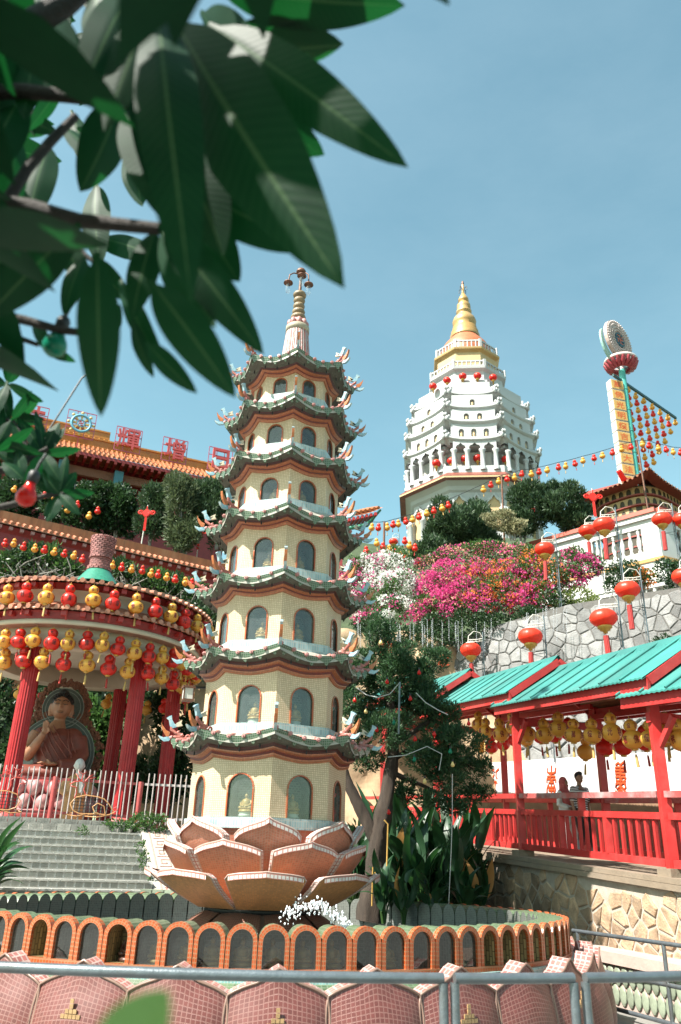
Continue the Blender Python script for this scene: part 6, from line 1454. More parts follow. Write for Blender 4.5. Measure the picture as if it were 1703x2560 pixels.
for k in range(44):
    a = 2*PI*k/44
    for r in (DR*.93, DR*.78, DR*.62, DR*.48): mb.sphere(dpt(r, a + r, .17), .035 + .02*r, 5, 4)
stuff(mb.build('disc_studs', MT['crown_white'], dsk))
mb = MB(); mb.grid([[dpt(.52, 2*PI*k/n, .10) for k in range(n)], [dpt(.01, 2*PI*k/n, .12) for k in range(n)]], closed=True, sm=False)
for k in range(12): mb.sphere(dpt(.5, 2*PI*k/12, .14), .1, 6, 4)
mb.build('disc_hub', MT['disc_hub'], dsk)
mb = MB(); put_glyph(mb, '卍', lambda u, v: L(SP(u*.66, .20, zd + v*.66))); mb.build('disc_emblem', MT['glyph_orange'], dsk)
mb = MB(); rows = []
for k in range(31):
    a = R(165 + 210*k/30); t = math.sin(PI*k/30); rows.append([dpt(DR + .06, a, -.16), dpt(DR + .06 + .55*t**.6, a, -.16), dpt(DR + .06 + .55*t**.6, a, -.30), dpt(DR + .06, a, -.30)])
mb.grid(rows, closed=True, sm=False); mb.build('crescent', MT['crescent_teal'], sign)
cols = [13, 11, 9, 7, 5, 3, 1]
for c_, nl in enumerate(cols):
    a_ = .42 + (aR - .62)*c_/6.0
    for q in range(nl):
        cn = ('yellow', 'red')[q % 2]
        gourd(cn, SP(a_, 0, zbm - .12 - q*.60), f'{cn} gourd lantern, {nth(q)} from the top in the {nth(c_)} hanging column of the sign pole' if nl > 1 else 'lone yellow gourd lantern at the outer end of the sign pole beam', 'lantern columns of the sign pole', 1.12, False, False)

# ---- small drum-shaped shrine at the foot of the sign pole
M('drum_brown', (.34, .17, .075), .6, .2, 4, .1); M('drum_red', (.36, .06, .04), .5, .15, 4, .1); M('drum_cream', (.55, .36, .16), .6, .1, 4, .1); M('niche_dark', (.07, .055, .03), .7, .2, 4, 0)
DC = at(1600, 1260, 44); DCx = Vector((DC.x, DC.y, 0)); rz_ = math.atan2(SPH.y, SPH.x)
drum = thing('drum_shrine', 'brown drum-shaped shrine with rows of tiny arched niches under a red tiled roof', 'shrine', (DC.x, DC.y, 0), rz_)
def rrect(a, hx=2.55, hy=2.0, p=3.2): c, s_ = math.cos(a), math.sin(a); k = (abs(c/hx)**p + abs(s_/hy)**p)**(-1/p); return (k*c, k*s_)
dzt = at(1545, 1232, 42.5).z; nrow = 6; rh = .62
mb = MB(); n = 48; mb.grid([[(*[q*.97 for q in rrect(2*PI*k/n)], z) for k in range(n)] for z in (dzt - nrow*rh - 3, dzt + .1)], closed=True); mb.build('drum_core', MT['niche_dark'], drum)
for r_ in range(nrow):
    z0 = dzt - (r_+1)*rh; sc_ = 1 - .012*r_; mb = MB()
    mb.grid([[(*[q*sc_*f for q in rrect(2*PI*k/n)], z0 + zz) for k in range(n)] for f, zz in ((.97, 0), (1.05, .02), (1.05, .10), (.99, .14))], closed=True, sm=False); mb.build('ledge', MT['drum_red'], drum)
    mb = MB(); na = 34
    for k in range(na):
        a0_, a1_ = 2*PI*(k+.08)/na, 2*PI*(k+.92)/na; p, q = Vector((*rrect(a0_), 0))*sc_*.995, Vector((*rrect(a1_), 0))*sc_*.995; m_ = (p+q)/2
        A_ = [(-.5, .14), (-.5, .34), (-.36, .47), (0, .54), (.36, .47), (.5, .34), (.5, .14)]
        P_ = [m_ + (q-p)*(x*.72) + Vector((0, 0, z0 + z)) for x, z in A_]; Q_ = [m_ + (q-p)*(x*1.25) + Vector((0, 0, z0 + .14 if i in (0, 6) else z0 + .60)) for i, (x, z) in enumerate(A_)]
        for i in range(6): mb.face([P_[i], P_[i+1], Q_[i+1], Q_[i]])
    stuff(mb.build('niche_row', MT['drum_cream'], drum))
rz0 = dzt + .1; mb = MB(); E_ = [(-3.5, -2.7), (3.5, -2.7), (3.5, 2.7), (-3.5, 2.7)]; up = .35
def eav(u, side):
    a, b = E_[side], E_[(side+1) % 4]; x, y = a[0] + (b[0]-a[0])*u, a[1] + (b[1]-a[1])*u; return Vector((x, y, rz0 + up*abs(2*u-1)**3 - .15))
for side in range(4):
    n = 10; lo = [eav(j/n, side) for j in range(n+1)]; a, b = E_[side], E_[(side+1) % 4]
    hi = [Vector((a[0]*.42 + (b[0]-a[0])*.42*j/n, (a[1] + (b[1]-a[1])*j/n)*.12, rz0 + .95)) for j in range(n+1)]
    mb.grid([lo, hi], sm=False); mb.grid([[p - Vector((0, 0, .1)) for p in lo][::-1], [p*.7 + Vector((0, 0, rz0*.3 - .05)) for p in lo][::-1]], sm=False)
mb.build('roof', MT['drum_red'], drum)
te = MB(); te.tube([(0, 0, 0), (0, .3, .1)], .07, 6); tem = te.mesh('eave_tile', MT['roof_tile_terracotta'])
for side in range(4):
    for j in range(22 if side % 2 == 0 else 17):
        u = (j+.5)/(22 if side % 2 == 0 else 17); p = eav(u, side); obj('eave_tile', tem, drum, p + Vector((0, 0, -.02)), (0, 0, side*PI/2))
mb = MB(); mb.tube([(-2.0, 0, rz0+1.5), (-1.5, 0, rz0 + 1.05), (0, 0, rz0+.95), (1.5, 0, rz0+1.05), (2.0, 0, rz0+1.5)], [.16, .2, .18, .2, .16], 7); mb.build('ridge', MT['lantern_red'], drum)

# ---- white balustrade terrace wall
M('balus_white', (.72, .70, .68), .6, .06, 2, .1, stain=((.56, .53, .49), .35)); M('coping_red', (.58, .13, .085), .5, .15, 3, .1); M('stripe_orange', (.66, .34, .10), .5, .1, 3, 0); M('opening_dark', (.09, .10, .06), .8, .5, 8, .2)
BL_, BC_ = Vector((9.47, 38, 0)), Vector((14.39, 33, 0)); BR_ = atz(1790, 1318, 16.9); BR_.z = 0
bw = thing('balustrade_wall', 'white terrace wall with red coping, orange band and rows of balusters', 'wall', (0, 0, 0))
def seg(p0, p1, wins, ext=0):
    d = (p1-p0); Ln = d.length; d.normalize(); nn = Vector((d.y, -d.x, 0)); 
    if nn.y > 0: nn = -nn
    az = math.atan2(d.y, d.x)
    def W(a, o_, z): p = p0 + d*a + nn*o_; return Vector((p.x, p.y, z))
    def bar(nm, mat, z0, z1, o0, o1): mb = MB(); pp = [W(-ext, o0, z0), W(Ln, o0, z0), W(Ln, o1, z0), W(-ext, o1, z0)]; qq = [p + Vector((0, 0, z1-z0)) for p in pp]; mb.face(pp[::-1]); mb.face(qq); [mb.face([pp[i], pp[(i+1) % 4], qq[(i+1) % 4], qq[i]]) for i in range(4)]; mb.build(nm, MT[mat], bw)
    bar('coping', 'coping_red', 16.78, 16.98, -.25, .22); bar('moulding', 'balus_white', 16.55, 16.775, -.2, .14); bar('wall', 'balus_white', 13.8, 14.72, -.25, 0); bar('band', 'stripe_orange', 14.50, 14.66, -.2, .06); bar('cornice', 'balus_white', 13.45, 13.8, -.2, .25); bar('lower_wall', 'balus_white', 9.5, 13.45, -.35, -.12)
    # upper wall with openings
    cuts = [(-ext, None)] + [(a, b) for a, b in wins]; x = -ext; mb = MB()
    def blk(a0, a1, z0, z1): mb.box(W((a0+a1)/2, -.12, (z0+z1)/2), (a1-a0, .24, z1-z0), az)
    for a, b in wins: blk(x, a, 14.725, 16.545); blk(a, b, 14.725, 15.05); blk(a, b, 16.2, 16.545); x = b
    blk(x, Ln, 14.725, 16.545); mb.build('panel', MT['balus_white'], bw)
    bm = MB(); bm.lathe([(.09, 0), (.09, .1), (.05, .18), (.12, .45), (.11, .6), (.05, .9), (.09, 1.02), (.09, 1.15)], 9); bmm = bm.mesh('baluster', MT['balus_white'])
    for a, b in wins:
        k = int((b-a)/.36)
        for j in range(k): obj('baluster', bmm, bw, W(a + (b-a)*(j+.5)/k, -.12, 15.05))
        j = 0
    for j in range(int(Ln/.42)): obj('baluster', bmm, bw, W(.2 + j*.42, .08, 12.1))
    bar('lower_rail', 'balus_white', 13.25, 13.448, -.1, .2); bar('lower_plinth', 'balus_white', 11.7, 12.1, -.1, .25)
seg(BL_, BC_, [(1.3, 3.1), (3.75, 6.2)], 0); seg(BC_, BR_, [(1.0, 3.6), (4.2, 6.5)])

# ---- strings of gourd lanterns across the sky
S1 = [(y_[0]*.3189 + 850, y_[1]*.3189 + 1250) for y_ in ((255, 200), (307, 202), (370, 195), (420, 180), (457, 172), (512, 152), (570, 138), (620, 118), (678, 92), (735, 72), (795, 52), (845, 28))] + [(x*.3208 + 1200, y*.3208 + 780) for x, y in ((25, 1370), (85, 1337), (145, 1310), (205, 1290), (270, 1275), (328, 1255), (398, 1253), (462, 1237), (525, 1223), (610, 1200), (668, 1188), (732, 1172), (800, 1152), (887, 1130), (953, 1110), (1032, 1085), (1103, 1060), (1172, 1043), (1260, 1025), (1318, 1030), (1385, 1055), (1442, 1065), (1500, 1080), (1560, 1085))]
S1 = sorted(S1); top1 = []
for k, (x, y) in enumerate(S1):
    Y = 34 + 3*(x-930)/770; p = at(x, y - 8, Y); top1.append(p + Vector((0, 0, .02))); cn = ('yellow', 'red')[k % 2]
    gourd(cn, p, f'{cn} gourd lantern, {nth(k)} from the left on the long string before the white tower', 'gourd lanterns on the long string', .86, False)
t = thing('lantern_cable', 'thin dark cable carrying the long lantern string past the white tower', 'cable'); mb = MB(); mb.tube([at(900, 1322, 34)] + top1 + [at(1760, 1150, 37.4)], .016, 5); mb.build('cable', MT['dark_metal'], t)
S2 = [(508, 300), (548, 333), (592, 353), (205, 373), (285, 312), (340, 343), (385, 363), (430, 393), (475, 418), (517, 433), (612, 463)]
for k, (x, y) in enumerate(S2):
    cn = ('red', 'yellow', 'red', 'red', 'yellow', 'red', 'yellow', 'red', 'yellow', 'red', 'red')[k]
    gourd(cn, at(850 + x*.3189, 1250 + y*.3189 - 6, 31), f'{cn} gourd lantern hanging over the white flowers, {nth(k)} of that cluster', 'lanterns above the white bougainvillea', .78, False)
for x0, y0, x1, y1, lab in ((1254, 1187, 1257, 1330, 'thin dark red pole rising in front of the white tower'), (1592, 1100, 1628, 1300, 'thin brown leaning pole crossing the drum shrine'), (961, 1305, 958, 1400, 'thin dark pole at the left end of the lantern strings')):
    Y = 37.5 if x0 > 1000 else 33; t = thing('string_pole', lab, 'pole', at(x1, y1, Y), 0, 'poles of the lantern strings'); mb = MB(); mb.tube([Vector((0, 0, -4)), at(x0, y0, Y) - at(x1, y1, Y)], .05, 7); mb.build('shaft', MT['rust_metal'], t)

# ---- large red lanterns on bracket poles
mb = MB(); lobed(mb, 0, .35, .245, 36, 12, m_=14); bigb = mb.mesh('lantern_body', MT['lantern_bright'])
mb = MB(); mb.lathe([(.0, .26), (.12, .255), (.15, .235), (.15, .21)], 18); bigt = mb.mesh('top_cap', MT['box_white'])
mb = MB(); mb.lathe([(.17, -.20), (.185, -.22), (.18, -.27), (.135, -.285), (.13, -.33), (.06, -.34), (.055, -.40), (.0, -.41)], 18); bigc = mb.mesh('gold_collar', MT['lantern_gold'])
mb = MB()
for k in range(8): a = 2*PI*k/8; mb.tube([(.045*math.cos(a), .045*math.sin(a), -.46), (.05*math.cos(a), .05*math.sin(a), -1.15)], .026, 6)
mb.tube([(0, 0, -.40), (0, 0, -.47)], .01, 5); bigl = mb.mesh('red_tail', MT['paint_red'])
BLN = [(1330, 1280, 27, 'over the cypress tops'), (1362, 1373, 50, 'against the magenta blossoms'), (1469, 1327, 45, 'left of the pair before the white balustrade'), (1510, 1312, 55, 'right of the pair before the white balustrade'), (1655, 1298, 50, 'before the corner of the white balustrade wall'), (1706, 1299, 50, 'cut by the frame beside the balustrade corner'), (1569, 1474, 62, 'against the top of the grey stone wall'), (1509, 1545, 69, 'lowest before the grey stone wall'), (1326, 1591, 62, 'at the left end of the grey stone wall'), (1710, 1441, 60, 'cut by the frame above the grey stone wall'), (1177, 1625, 53, 'low above the walkway roof by the earth cliff'), (984, 1354, 24, 'small among the strings above the white blossoms'), (203, 1237, 32, 'in front of the hall trees')]
for x, y, wd, where in BLN:
    dep = FPX*.70/wd; d = ray(x, y); p = CAM + d*dep
    t = thing('red_lantern', f'big glossy red lantern with gold collar {where}', 'lantern', p, random.uniform(0, 3), 'large red lanterns on poles'); t.rotation_euler[0] = random.uniform(-.04, .04); t.rotation_euler[1] = random.uniform(-.04, .04)
    for nm, me in (('lantern_body', bigb), ('top_cap', bigt), ('gold_collar', bigc), ('red_tail', bigl)): obj(nm, me, t)
    sd_ = 1 if x > 300 else -1; h = .62
    t2 = thing('lantern_pole', f'slim bracket pole of the lantern {where}', 'pole', p + Vector((.42*sd_, 0, 0)), 0, 'bracket poles of the red lanterns')
    mb = MB(); mb.tube([(0, 0, -(2.6 if y < 1500 else 3.4)), (0, 0, h)], .022, 6); mb.build('shaft', MT['steel_grey'], t2)
    mb = MB(); mb.tube([(-.06*sd_, 0, -(2.4 if y < 1500 else 3.2)), (-.06*sd_, 0, h - .3)], .010, 5)
    for q in range(9): mb.tube([(0, 0, -2.2 + q*.28), (-.06*sd_, 0, -2.06 + q*.28)], .008, 4)
    mb.build('truss', MT['steel_grey'], t2)
    mb = MB(); mb.tube([(0, 0, .40), (-.2*sd_, 0, .36), (-.50*sd_, 0, .34)], .016, 6); mb.tube([(0, 0, .32), (-.50*sd_, 0, .26)], .012, 6); mb.tube([(-.50*sd_, 0, .26), (-.48*sd_, 0, .46), (-.30*sd_, 0, .64), (-.10*sd_, 0, .60), (0, 0, .42)], .014, 6); mb.tube([(-.42*sd_, 0, .34), (-.42*sd_, 0, .22)], .008, 5)
    for q in range(3): mb.tube([(-.12*sd_*(q+1), 0, .385 - .01*q), (-.12*sd_*(q+1), 0, .30 - .012*q)], .008, 4)
    mb.build('bracket', MT['box_white'], t2)
    mb = MB(); mb.tube([(0, 0, -.45), (-.36*sd_, 0, -.52)], .008, 5); mb.tube([(0, 0, -.6), (-.36*sd_, 0, -.52)], .008, 5); mb.build('lower_stay', MT['steel_grey'], t2)
# ---- red knot ornaments on poles
kn = MB()
for sg in (-1, 1):
    for q, (r_, o_) in enumerate(((.13, .30), (.07, .34))): kn.tube([(sg*(o_ + r_*math.cos(2*PI*j/16)), 0, .02 + r_*.8*math.sin(2*PI*j/16)) for j in range(17)], .028, 6, cap=False)
for q in range(4):
    kn.tube([(-.24 + .12*q - .0, 0, .0 + .0), (-.06 + .0*q + .1*q*.5, .0, -.22 + .06*q)], .035, 5); kn.tube([(.24 - .12*q, .02, .0), (.06 - .05*q, .02, -.22 + .06*q)], .035, 5)
kn.prism([(-.24, .02), (0, .24), (.24, .02), (0, -.24)], lambda x, z, d: (x, d, z), .05); kn.tube([(0, 0, .22), (0, 0, .36)], .03, 6); knm = kn.mesh('knot', MT['lantern_red'])
kt = MB(); 
for k in range(5): kt.tube([(-.04 + .02*k, .01*(k % 2), -.24), (-.05 + .025*k, .01*(k % 2), -1.0)], .018, 5)
ktm = kt.mesh('knot_tail', MT['lantern_red'])
for x, y, wd, by, bx, lab in ((367, 1282, 42, 1385, 348, 'red knot ornament on a white pole before the cypress hedge'), (40, 1193, 36, 1300, 8, 'red knot ornament on a pole behind the red bulb'), (1483, 1242, 46, 1400, 1510, 'red knot ornament above the white balustrade'), (499, 1330, 40, 1425, 488, 'dark red knot ornament half hidden in the trees by the pagoda'), (1155, 1325, 26, 1380, 1155, 'small red knot ornament among the cypresses under the tower')):
    dep = FPX*.86/wd; p = CAM + ray(x, y)*dep; Y = p.y; t = thing('knot_ornament', lab, 'ornament', p, 0, 'red knot ornaments'); obj('knot', knm, t); obj('knot_tail', ktm, t)
    mb = MB(); b = at(bx, by, Y) - p; mb.tube([(0, .05, .45), (b.x*.5, .05, b.z*.5), (b.x, .05, b.z - 1.0)], .03, 6); mb.build('pole', MT['box_white'], t)
# ================================================================ vegetation
leafmat('fol_juniper', (.010, .034, .016), (.05, .11, .04), .6, .2); leafmat('fol_cypress', (.012, .034, .016), (.045, .085, .032), .55, .15); leafmat('fol_cypress_pale', (.03, .05, .022), (.085, .115, .05), .6, .18)
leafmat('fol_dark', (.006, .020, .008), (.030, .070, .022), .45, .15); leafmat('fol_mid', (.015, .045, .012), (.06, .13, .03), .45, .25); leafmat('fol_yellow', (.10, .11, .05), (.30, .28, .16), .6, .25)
leafmat('fol_lime', (.05, .09, .02), (.16, .20, .05), .5, .25)
leafmat('flower_white', (.52, .52, .47), (.78, .78, .74), .7, .3); leafmat('flower_magenta', (.42, .03, .15), (.72, .10, .30), .7, .35, (.8, .1, .35)); leafmat('flower_orange', (.55, .10, .02), (.75, .24, .06), .7, .35); leafmat('flower_peach', (.45, .20, .12), (.62, .34, .24), .7, .3)
leafmat('leaf_broad', (.006, .026, .012), (.022, .062, .024), .42, .15, (.05, .18, .04)); leafmat('leaf_dead', (.30, .13, .03), (.42, .22, .07), .7, .2)
leafmat('leaf_broad2', (.010, .040, .018), (.03, .085, .032), .35, .18, (.05, .18, .04)); M('bark', (.065, .045, .032), .9, .4, 14, 1.0, stretch=(1, 1, .2)); M('bark_grey', (.30, .28, .25), .85, .25, 10, .5)
def clump_leaves(cs, dens, L, W, up=.5, shell=.55, out=1.0):
    """cs: list of (center, (rx,ry,rz)) -> V,F of leaf blades scattered through each clump, thicker towards its surface"""
    Vs, Fs, b = [], [], 0
    for c, r in cs:
        r = np.array(r, float); n = int(dens*(r[0]*r[1] + r[1]*r[2] + r[0]*r[2])*4.2) + 8
        d = rdir(n); rad = (shell + (1-shell)*rng.random(n))**.6; rad *= 1 + .13*np.sin(d[:, 0]*7 + d[:, 2]*9 + c[0]*3) + rng.normal(0, .05, n)
        P = np.array(c) + d*r*rad[:, None]; D = d*out + rdir(n)*.8; D[:, 2] += up
        V, F = leaves(P, D, L*rng.uniform(.7, 1.3, n), W*rng.uniform(.7, 1.3, n)); Vs.append(V); Fs.append(F + b); b += len(V)
    return np.concatenate(Vs), np.concatenate(Fs)
def crown(parent, cs, mat, dens, L, W, name='crown', up=.5, shell=.55, out=1.0):
    V, F = clump_leaves(cs, dens, L, W, up, shell, out); o = obj(name, np_mesh(name, V - np.array(parent.matrix_world.translation if False else parent.location)[None], F, MT[mat]), parent); return o
def pxm(Y, y): return FPX/(Y*math.cos(PITCH) + (at(851, y, Y).z - EYE)*math.sin(PITCH))      # pixels per metre there
def clump(x, y, rx, ry, Y, k=1.0, dep=.9): s = pxm(Y, y); return (tuple(at(x, y, Y)), (rx/s*k, min(rx, ry)/s*k*dep, ry/s*k))
def sub(cs, n, f=.5, rs=random.Random(2)):
    """break a mass into smaller lobes sitting on its surface"""
    out = []
    for c, r in cs:
        out.append((c, tuple(q*.8 for q in r)))
        for _ in range(n):
            d = Vector((rs.gauss(0, 1), rs.gauss(0, 1) - .3, rs.gauss(0, 1) + .3)).normalized(); q = f*rs.uniform(.6, 1.15); out.append(((c[0] + d.x*r[0]*.8, c[1] + d.y*r[1]*.8, c[2] + d.z*r[2]*.8), tuple(z*q for z in r)))
    return out
# ---- the juniper right of the pagoda
JY = 14.5
jt = thing('juniper_tree', 'dark feathery juniper tree with a leaning trunk hung with coloured bulbs', 'tree', (at(925, 2275, JY).x, JY, .9))
jo = Vector(jt.location)
def tubep(name, parent, pts, rr, mat, n=9):
    o_ = Vector(parent.location); P_ = [Vector(p) - o_ for p in pts]; pp, r2 = [], []
    for i in range(len(P_) - 1):                              # finer path, then gnarl the bark
        for j in range(6): t = j/6; pp.append(P_[i].lerp(P_[i+1], t)); r2.append(rr[i]*(1-t) + rr[i+1]*t)
    pp.append(P_[-1]); r2.append(rr[-1]); mb = MB(); mb.tube(pp, r2, n + 5); c_ = len(pp)*(n + 5); k = n + 5
    for q in range(c_):
        v = Vector(mb.v[q]); ax = pp[q//k]; d = v - ax; f = 1 + .28*mn.fractal(Vector((v.x*9, v.y*9, v.z*3)), 1, 2, 3) + .10*math.sin((q % k)*2.1 + v.z*3); mb.v[q] = tuple(ax + d*f)
    return mb.build(name, MT[mat], parent)
tubep('trunk', jt, [Vector((jo.x, JY, .8)), at(938, 2190, JY), at(948, 2080, JY), at(968, 1985, JY), at(985, 1880, JY), at(975, 1760, JY), at(955, 1640, JY)], [.20, .17, .15, .12, .10, .07, .04], 'bark', 12)
tubep('trunk', jt, [at(945, 2110, JY), at(905, 2030, JY), at(872, 1965, JY), at(850, 1900, JY), at(850, 1850, JY)], [.11, .10, .085, .07, .04], 'bark')
for q in ([(980, 1900), (1050, 1860), (1130, 1880), (1190, 1930)], [(975, 1800), (900, 1780), (865, 1760)], [(985, 1860), (1080, 1800), (1150, 1830)], [(975, 1930), (1050, 1960), (1110, 1990), (1150, 2010)], [(965, 1700), (1040, 1700), (1090, 1660)]):
    tubep('branch', jt, [at(x, y, JY + .1*i) for i, (x, y) in enumerate(q)], [.05, .035, .02, .012][:len(q)], 'bark', 7)
jc = [(947, 1585, 34, 46), (935, 1650, 52, 46), (988, 1640, 48, 42), (902, 1715, 52, 46), (960, 1735, 66, 52), (1040, 1700, 52, 46), (1085, 1655, 40, 34), (900, 1795, 56, 44), (960, 1825, 66, 50), (1040, 1785, 62, 50), (1110, 1800, 55, 44), (1160, 1850, 52, 42), (1178, 1925, 48, 36), (1118, 1945, 56, 40), (1060, 1895, 58, 42), (1188, 1985, 40, 26), (1130, 2015, 40, 26), (1012, 1968, 34, 26), (872, 1755, 38, 40), (890, 1860, 42, 34), (1000, 1695, 50, 50), (1080, 1745, 50, 42), (1092, 1865, 52, 40), (1075, 2000, 34, 22), (930, 1900, 40, 26)]
jcs = sub([clump(x, y, a, b, JY + random.uniform(-.35, .35)) for x, y, a, b in jc], 5, .52)
crown(jt, jcs, 'fol_juniper', 1000, .075, .022, 'crown', .7, .45, 1.2)
# coloured bulbs on the tree, with their wires
for nm, c in (('red', (.5, .012, .008)), ('green', (.006, .16, .09)), ('yellow', (.7, .5, .2))):
    mt, n_, l_, bs_ = nodes('bulb_' + nm); bs_.inputs['Base Color'].default_value = rgb(c); bs_.inputs['Roughness'].default_value = .16; bs_.inputs['Specular IOR Level'].default_value = .3
bm = MB(); bm.lathe([(0, -.05), (.02, -.046), (.032, -.03), (.034, -.015), (.026, .005), (.014, .025), (.013, .045), (0, .045)], 10)
bme = {c: bm.mesh('bulb_glass', MT['bulb_' + c]) for c in ('red', 'green', 'yellow')}; bk_ = MB(); bk_.tube([(0, 0, .035), (0, 0, .075)], .016, 7); bkme = bk_.mesh('socket', MT['dark_metal'])
JB = ((887, 1749, 'red'), (915, 1777, 'yellow'), (1026, 1745, 'red'), (1048, 1680, 'red'), (942, 1823, 'red'), (1086, 1834, 'red'), (1172, 1807, 'red'), (1126, 1877, 'green'), (1036, 1897, 'green'), (952, 1605, 'yellow'), (968, 1703, 'red'), (972, 2029, 'red'), (985, 1805, 'green'), (1132, 1910, 'yellow'), (1062, 1952, 'yellow'), (1038, 1846, 'red'))
for k, (x, y, c) in enumerate(JB):
    t = thing('light_bulb', f'small {c} light bulb in the juniper, {nth(sum(1 for q in JB if q[2] == c and q[1] < y))} {c} one from the top', 'bulb', at(x, y, JY - .75), 0, f'{c} bulbs in the juniper'); obj('bulb_glass', bme[c], t); obj('socket', bkme, t)
M('wire_white', (.6, .6, .58), .5, .05, 5, 0); M('rope_yellow', (.62, .36, .08), .7, .2, 30, .2)
def wire(name, label, pts, r, mat, Y, cat='cable'): t = thing(name, label, cat); mb = MB(); mb.tube([at(x, y, Y) for x, y in pts], r, 6); mb.build('strand', MT[mat], t)
wire('light_tube', 'thin white light tube hanging upright in the upper juniper', [(1000, 1705), (999, 1725), (997, 1835)], .018, 'steel_grey', JY - .85, 'light tube')
wire('wire', 'pale wire sagging across the left of the juniper', [(893, 1720), (915, 1737), (945, 1744), (975, 1735), (1000, 1706)], .009, 'wire_white', JY - .8)
wire('wire', 'pale wire running down right across the juniper', [(1040, 1732), (1065, 1757), (1095, 1775), (1120, 1787)], .009, 'wire_white', JY - .85)
wire('wire', 'pale wire looped across the lower juniper branches', [(970, 1893), (1015, 1888), (1068, 1866), (1105, 1885), (1098, 1926)], .008, 'wire_white', JY - .8)
wire('wire', 'long white wire hanging from the juniper down to the pond wall', [(1131, 1935), (1131, 2040), (1128, 2130), (1121, 2278)], .008, 'wire_white', JY - .6)
wire('rope', 'yellow rope tied to the juniper trunk hanging to the ground', [(960, 2050), (970, 2060), (968, 2140), (965, 2250), (958, 2270)], .014, 'rope_yellow', JY - .25, 'rope')
wire('rope', 'coil of yellow rope looped round the foot of the juniper trunk', [(930, 2265), (932, 2170), (943, 2150), (950, 2190), (940, 2230), (934, 2190), (946, 2165), (953, 2210), (950, 2262)], .013, 'rope_yellow', JY - .28, 'rope')

# ---- broad leaves (ginger, banana) below it
def blade(base, tip, wd, fold=.25, droop=.12, n=7, k=4, nrm=None, shape=.75):
    base, tip = Vector(base), Vector(tip); ax = tip - base; Ln = ax.length; ax.normalize()
    nrm = Vector(nrm) if nrm is not None else (CAM - base).normalized() + Vector((random.uniform(-.8, .8), random.uniform(-.5, .5), random.uniform(-.2, .9)))
    sd_ = ax.cross(nrm).normalized(); nn = sd_.cross(ax).normalized(); rows = []
    for i in range(n+1):
        t = i/n; w_ = wd/2*max(.02, math.sin(PI*min(1, t**shape))**.85) if 0 < t < 1 else wd*.012; c = base + ax*(Ln*t) + nn*(droop*Ln*math.sin(PI*t)); rows.append([c + sd_*(w_*u) + nn*(abs(u)*w_*fold) for u in [-1 + 2*j/k for j in range(k+1)]])
    return rows
def plant(name, label, cat, base, nl, hmin, hmax, wd, spread, mat, grp=None, fold=.2, stem=True, lean=.5, seed=1):
    rs = random.Random(seed); t = thing(name, label, cat, base, 0, grp)
    for k in range(nl):
        a = rs.uniform(0, 2*PI); h = rs.uniform(hmin, hmax); s = spread*rs.uniform(.3, 1); z0 = h*rs.uniform(.15, .55); b = Vector((math.cos(a)*s*.25, math.sin(a)*s*.25, z0)); tp = Vector((math.cos(a)*s, math.sin(a)*s, h)); 
        if rs.random() < lean: tp.z -= (tp - b).length*.4
        mb = MB(); mb.grid(blade(b, tp, wd*rs.uniform(.7, 1.2), fold, .15)); mb.build('leaf', MT[mat if rs.random() > .04 or mat == 'leaf_broad2' else 'leaf_dead'], t)
        if stem: mb = MB(); mb.tube([(math.cos(a)*s*.05, math.sin(a)*s*.05, -.1), b*.6, b], [.016, .014, .01], 5); mb.build('stem', MT['fol_mid'], t)
    return t
gsp = [(880, 2265, 14.9, 1.5, 'tall dark ginger plant nearest the pagoda, left of the juniper trunk'), (1005, 2270, 15.1, 1.9, 'dense dark ginger clump just right of the juniper trunk'), (1055, 2270, 14.6, 1.6, 'dark broad-leaved clump below the hanging white wire'), (1110, 2275, 15.0, 1.5, 'dark broad-leaved clump in front of the walkway fence'), (1165, 2290, 14.4, .95, 'leafy plant at the corner of the rubble wall'), (940, 2275, 15.6, 2.3, 'tall ginger plant behind the juniper trunk'), (1045, 2262, 16.2, 2.3, 'tall broad-leaved plant rising to the walkway rail'), (1110, 2250, 16.3, 1.9, 'broad-leaved plant shading the fence base'), (1010, 2290, 14.0, .9, 'low leafy plant at the pond wall near the splash'), (1085, 2292, 13.95, .8, 'low leafy plant at the pond wall under the wire'), (960, 2290, 14.1, 1.0, 'low leafy plant at the foot of the juniper'), (1200, 2262, 15.3, 1.0, 'small upright plant against the shaded wall')]
for q, (x, y, Y, h, lab) in enumerate(gsp):
    b = at(x, y, Y); b.z = .9; plant('ginger_plant', lab, 'plant', b, 20 if h > 1 else 15, h*.45, h, .20 if h > 1 else .15, .62 if h > 1 else .45, 'leaf_broad', 'broad-leaved plants below the juniper', seed=q+20)
for q in range(9):
    x, Y = 880 + 38*q, 15.4 + .5*(q % 3); b = at(x, 2270, Y); b.z = .9; h = 1.5 + .5*((q*7) % 3)
    plant('ginger_plant', f'shaded dark broad-leaved plant in the back row below the walkway, {nth(q)} from the left', 'plant', b, 22, h*.35, h, .22, .75, 'leaf_broad', 'shaded plants in the back row', seed=q+60, lean=.7)
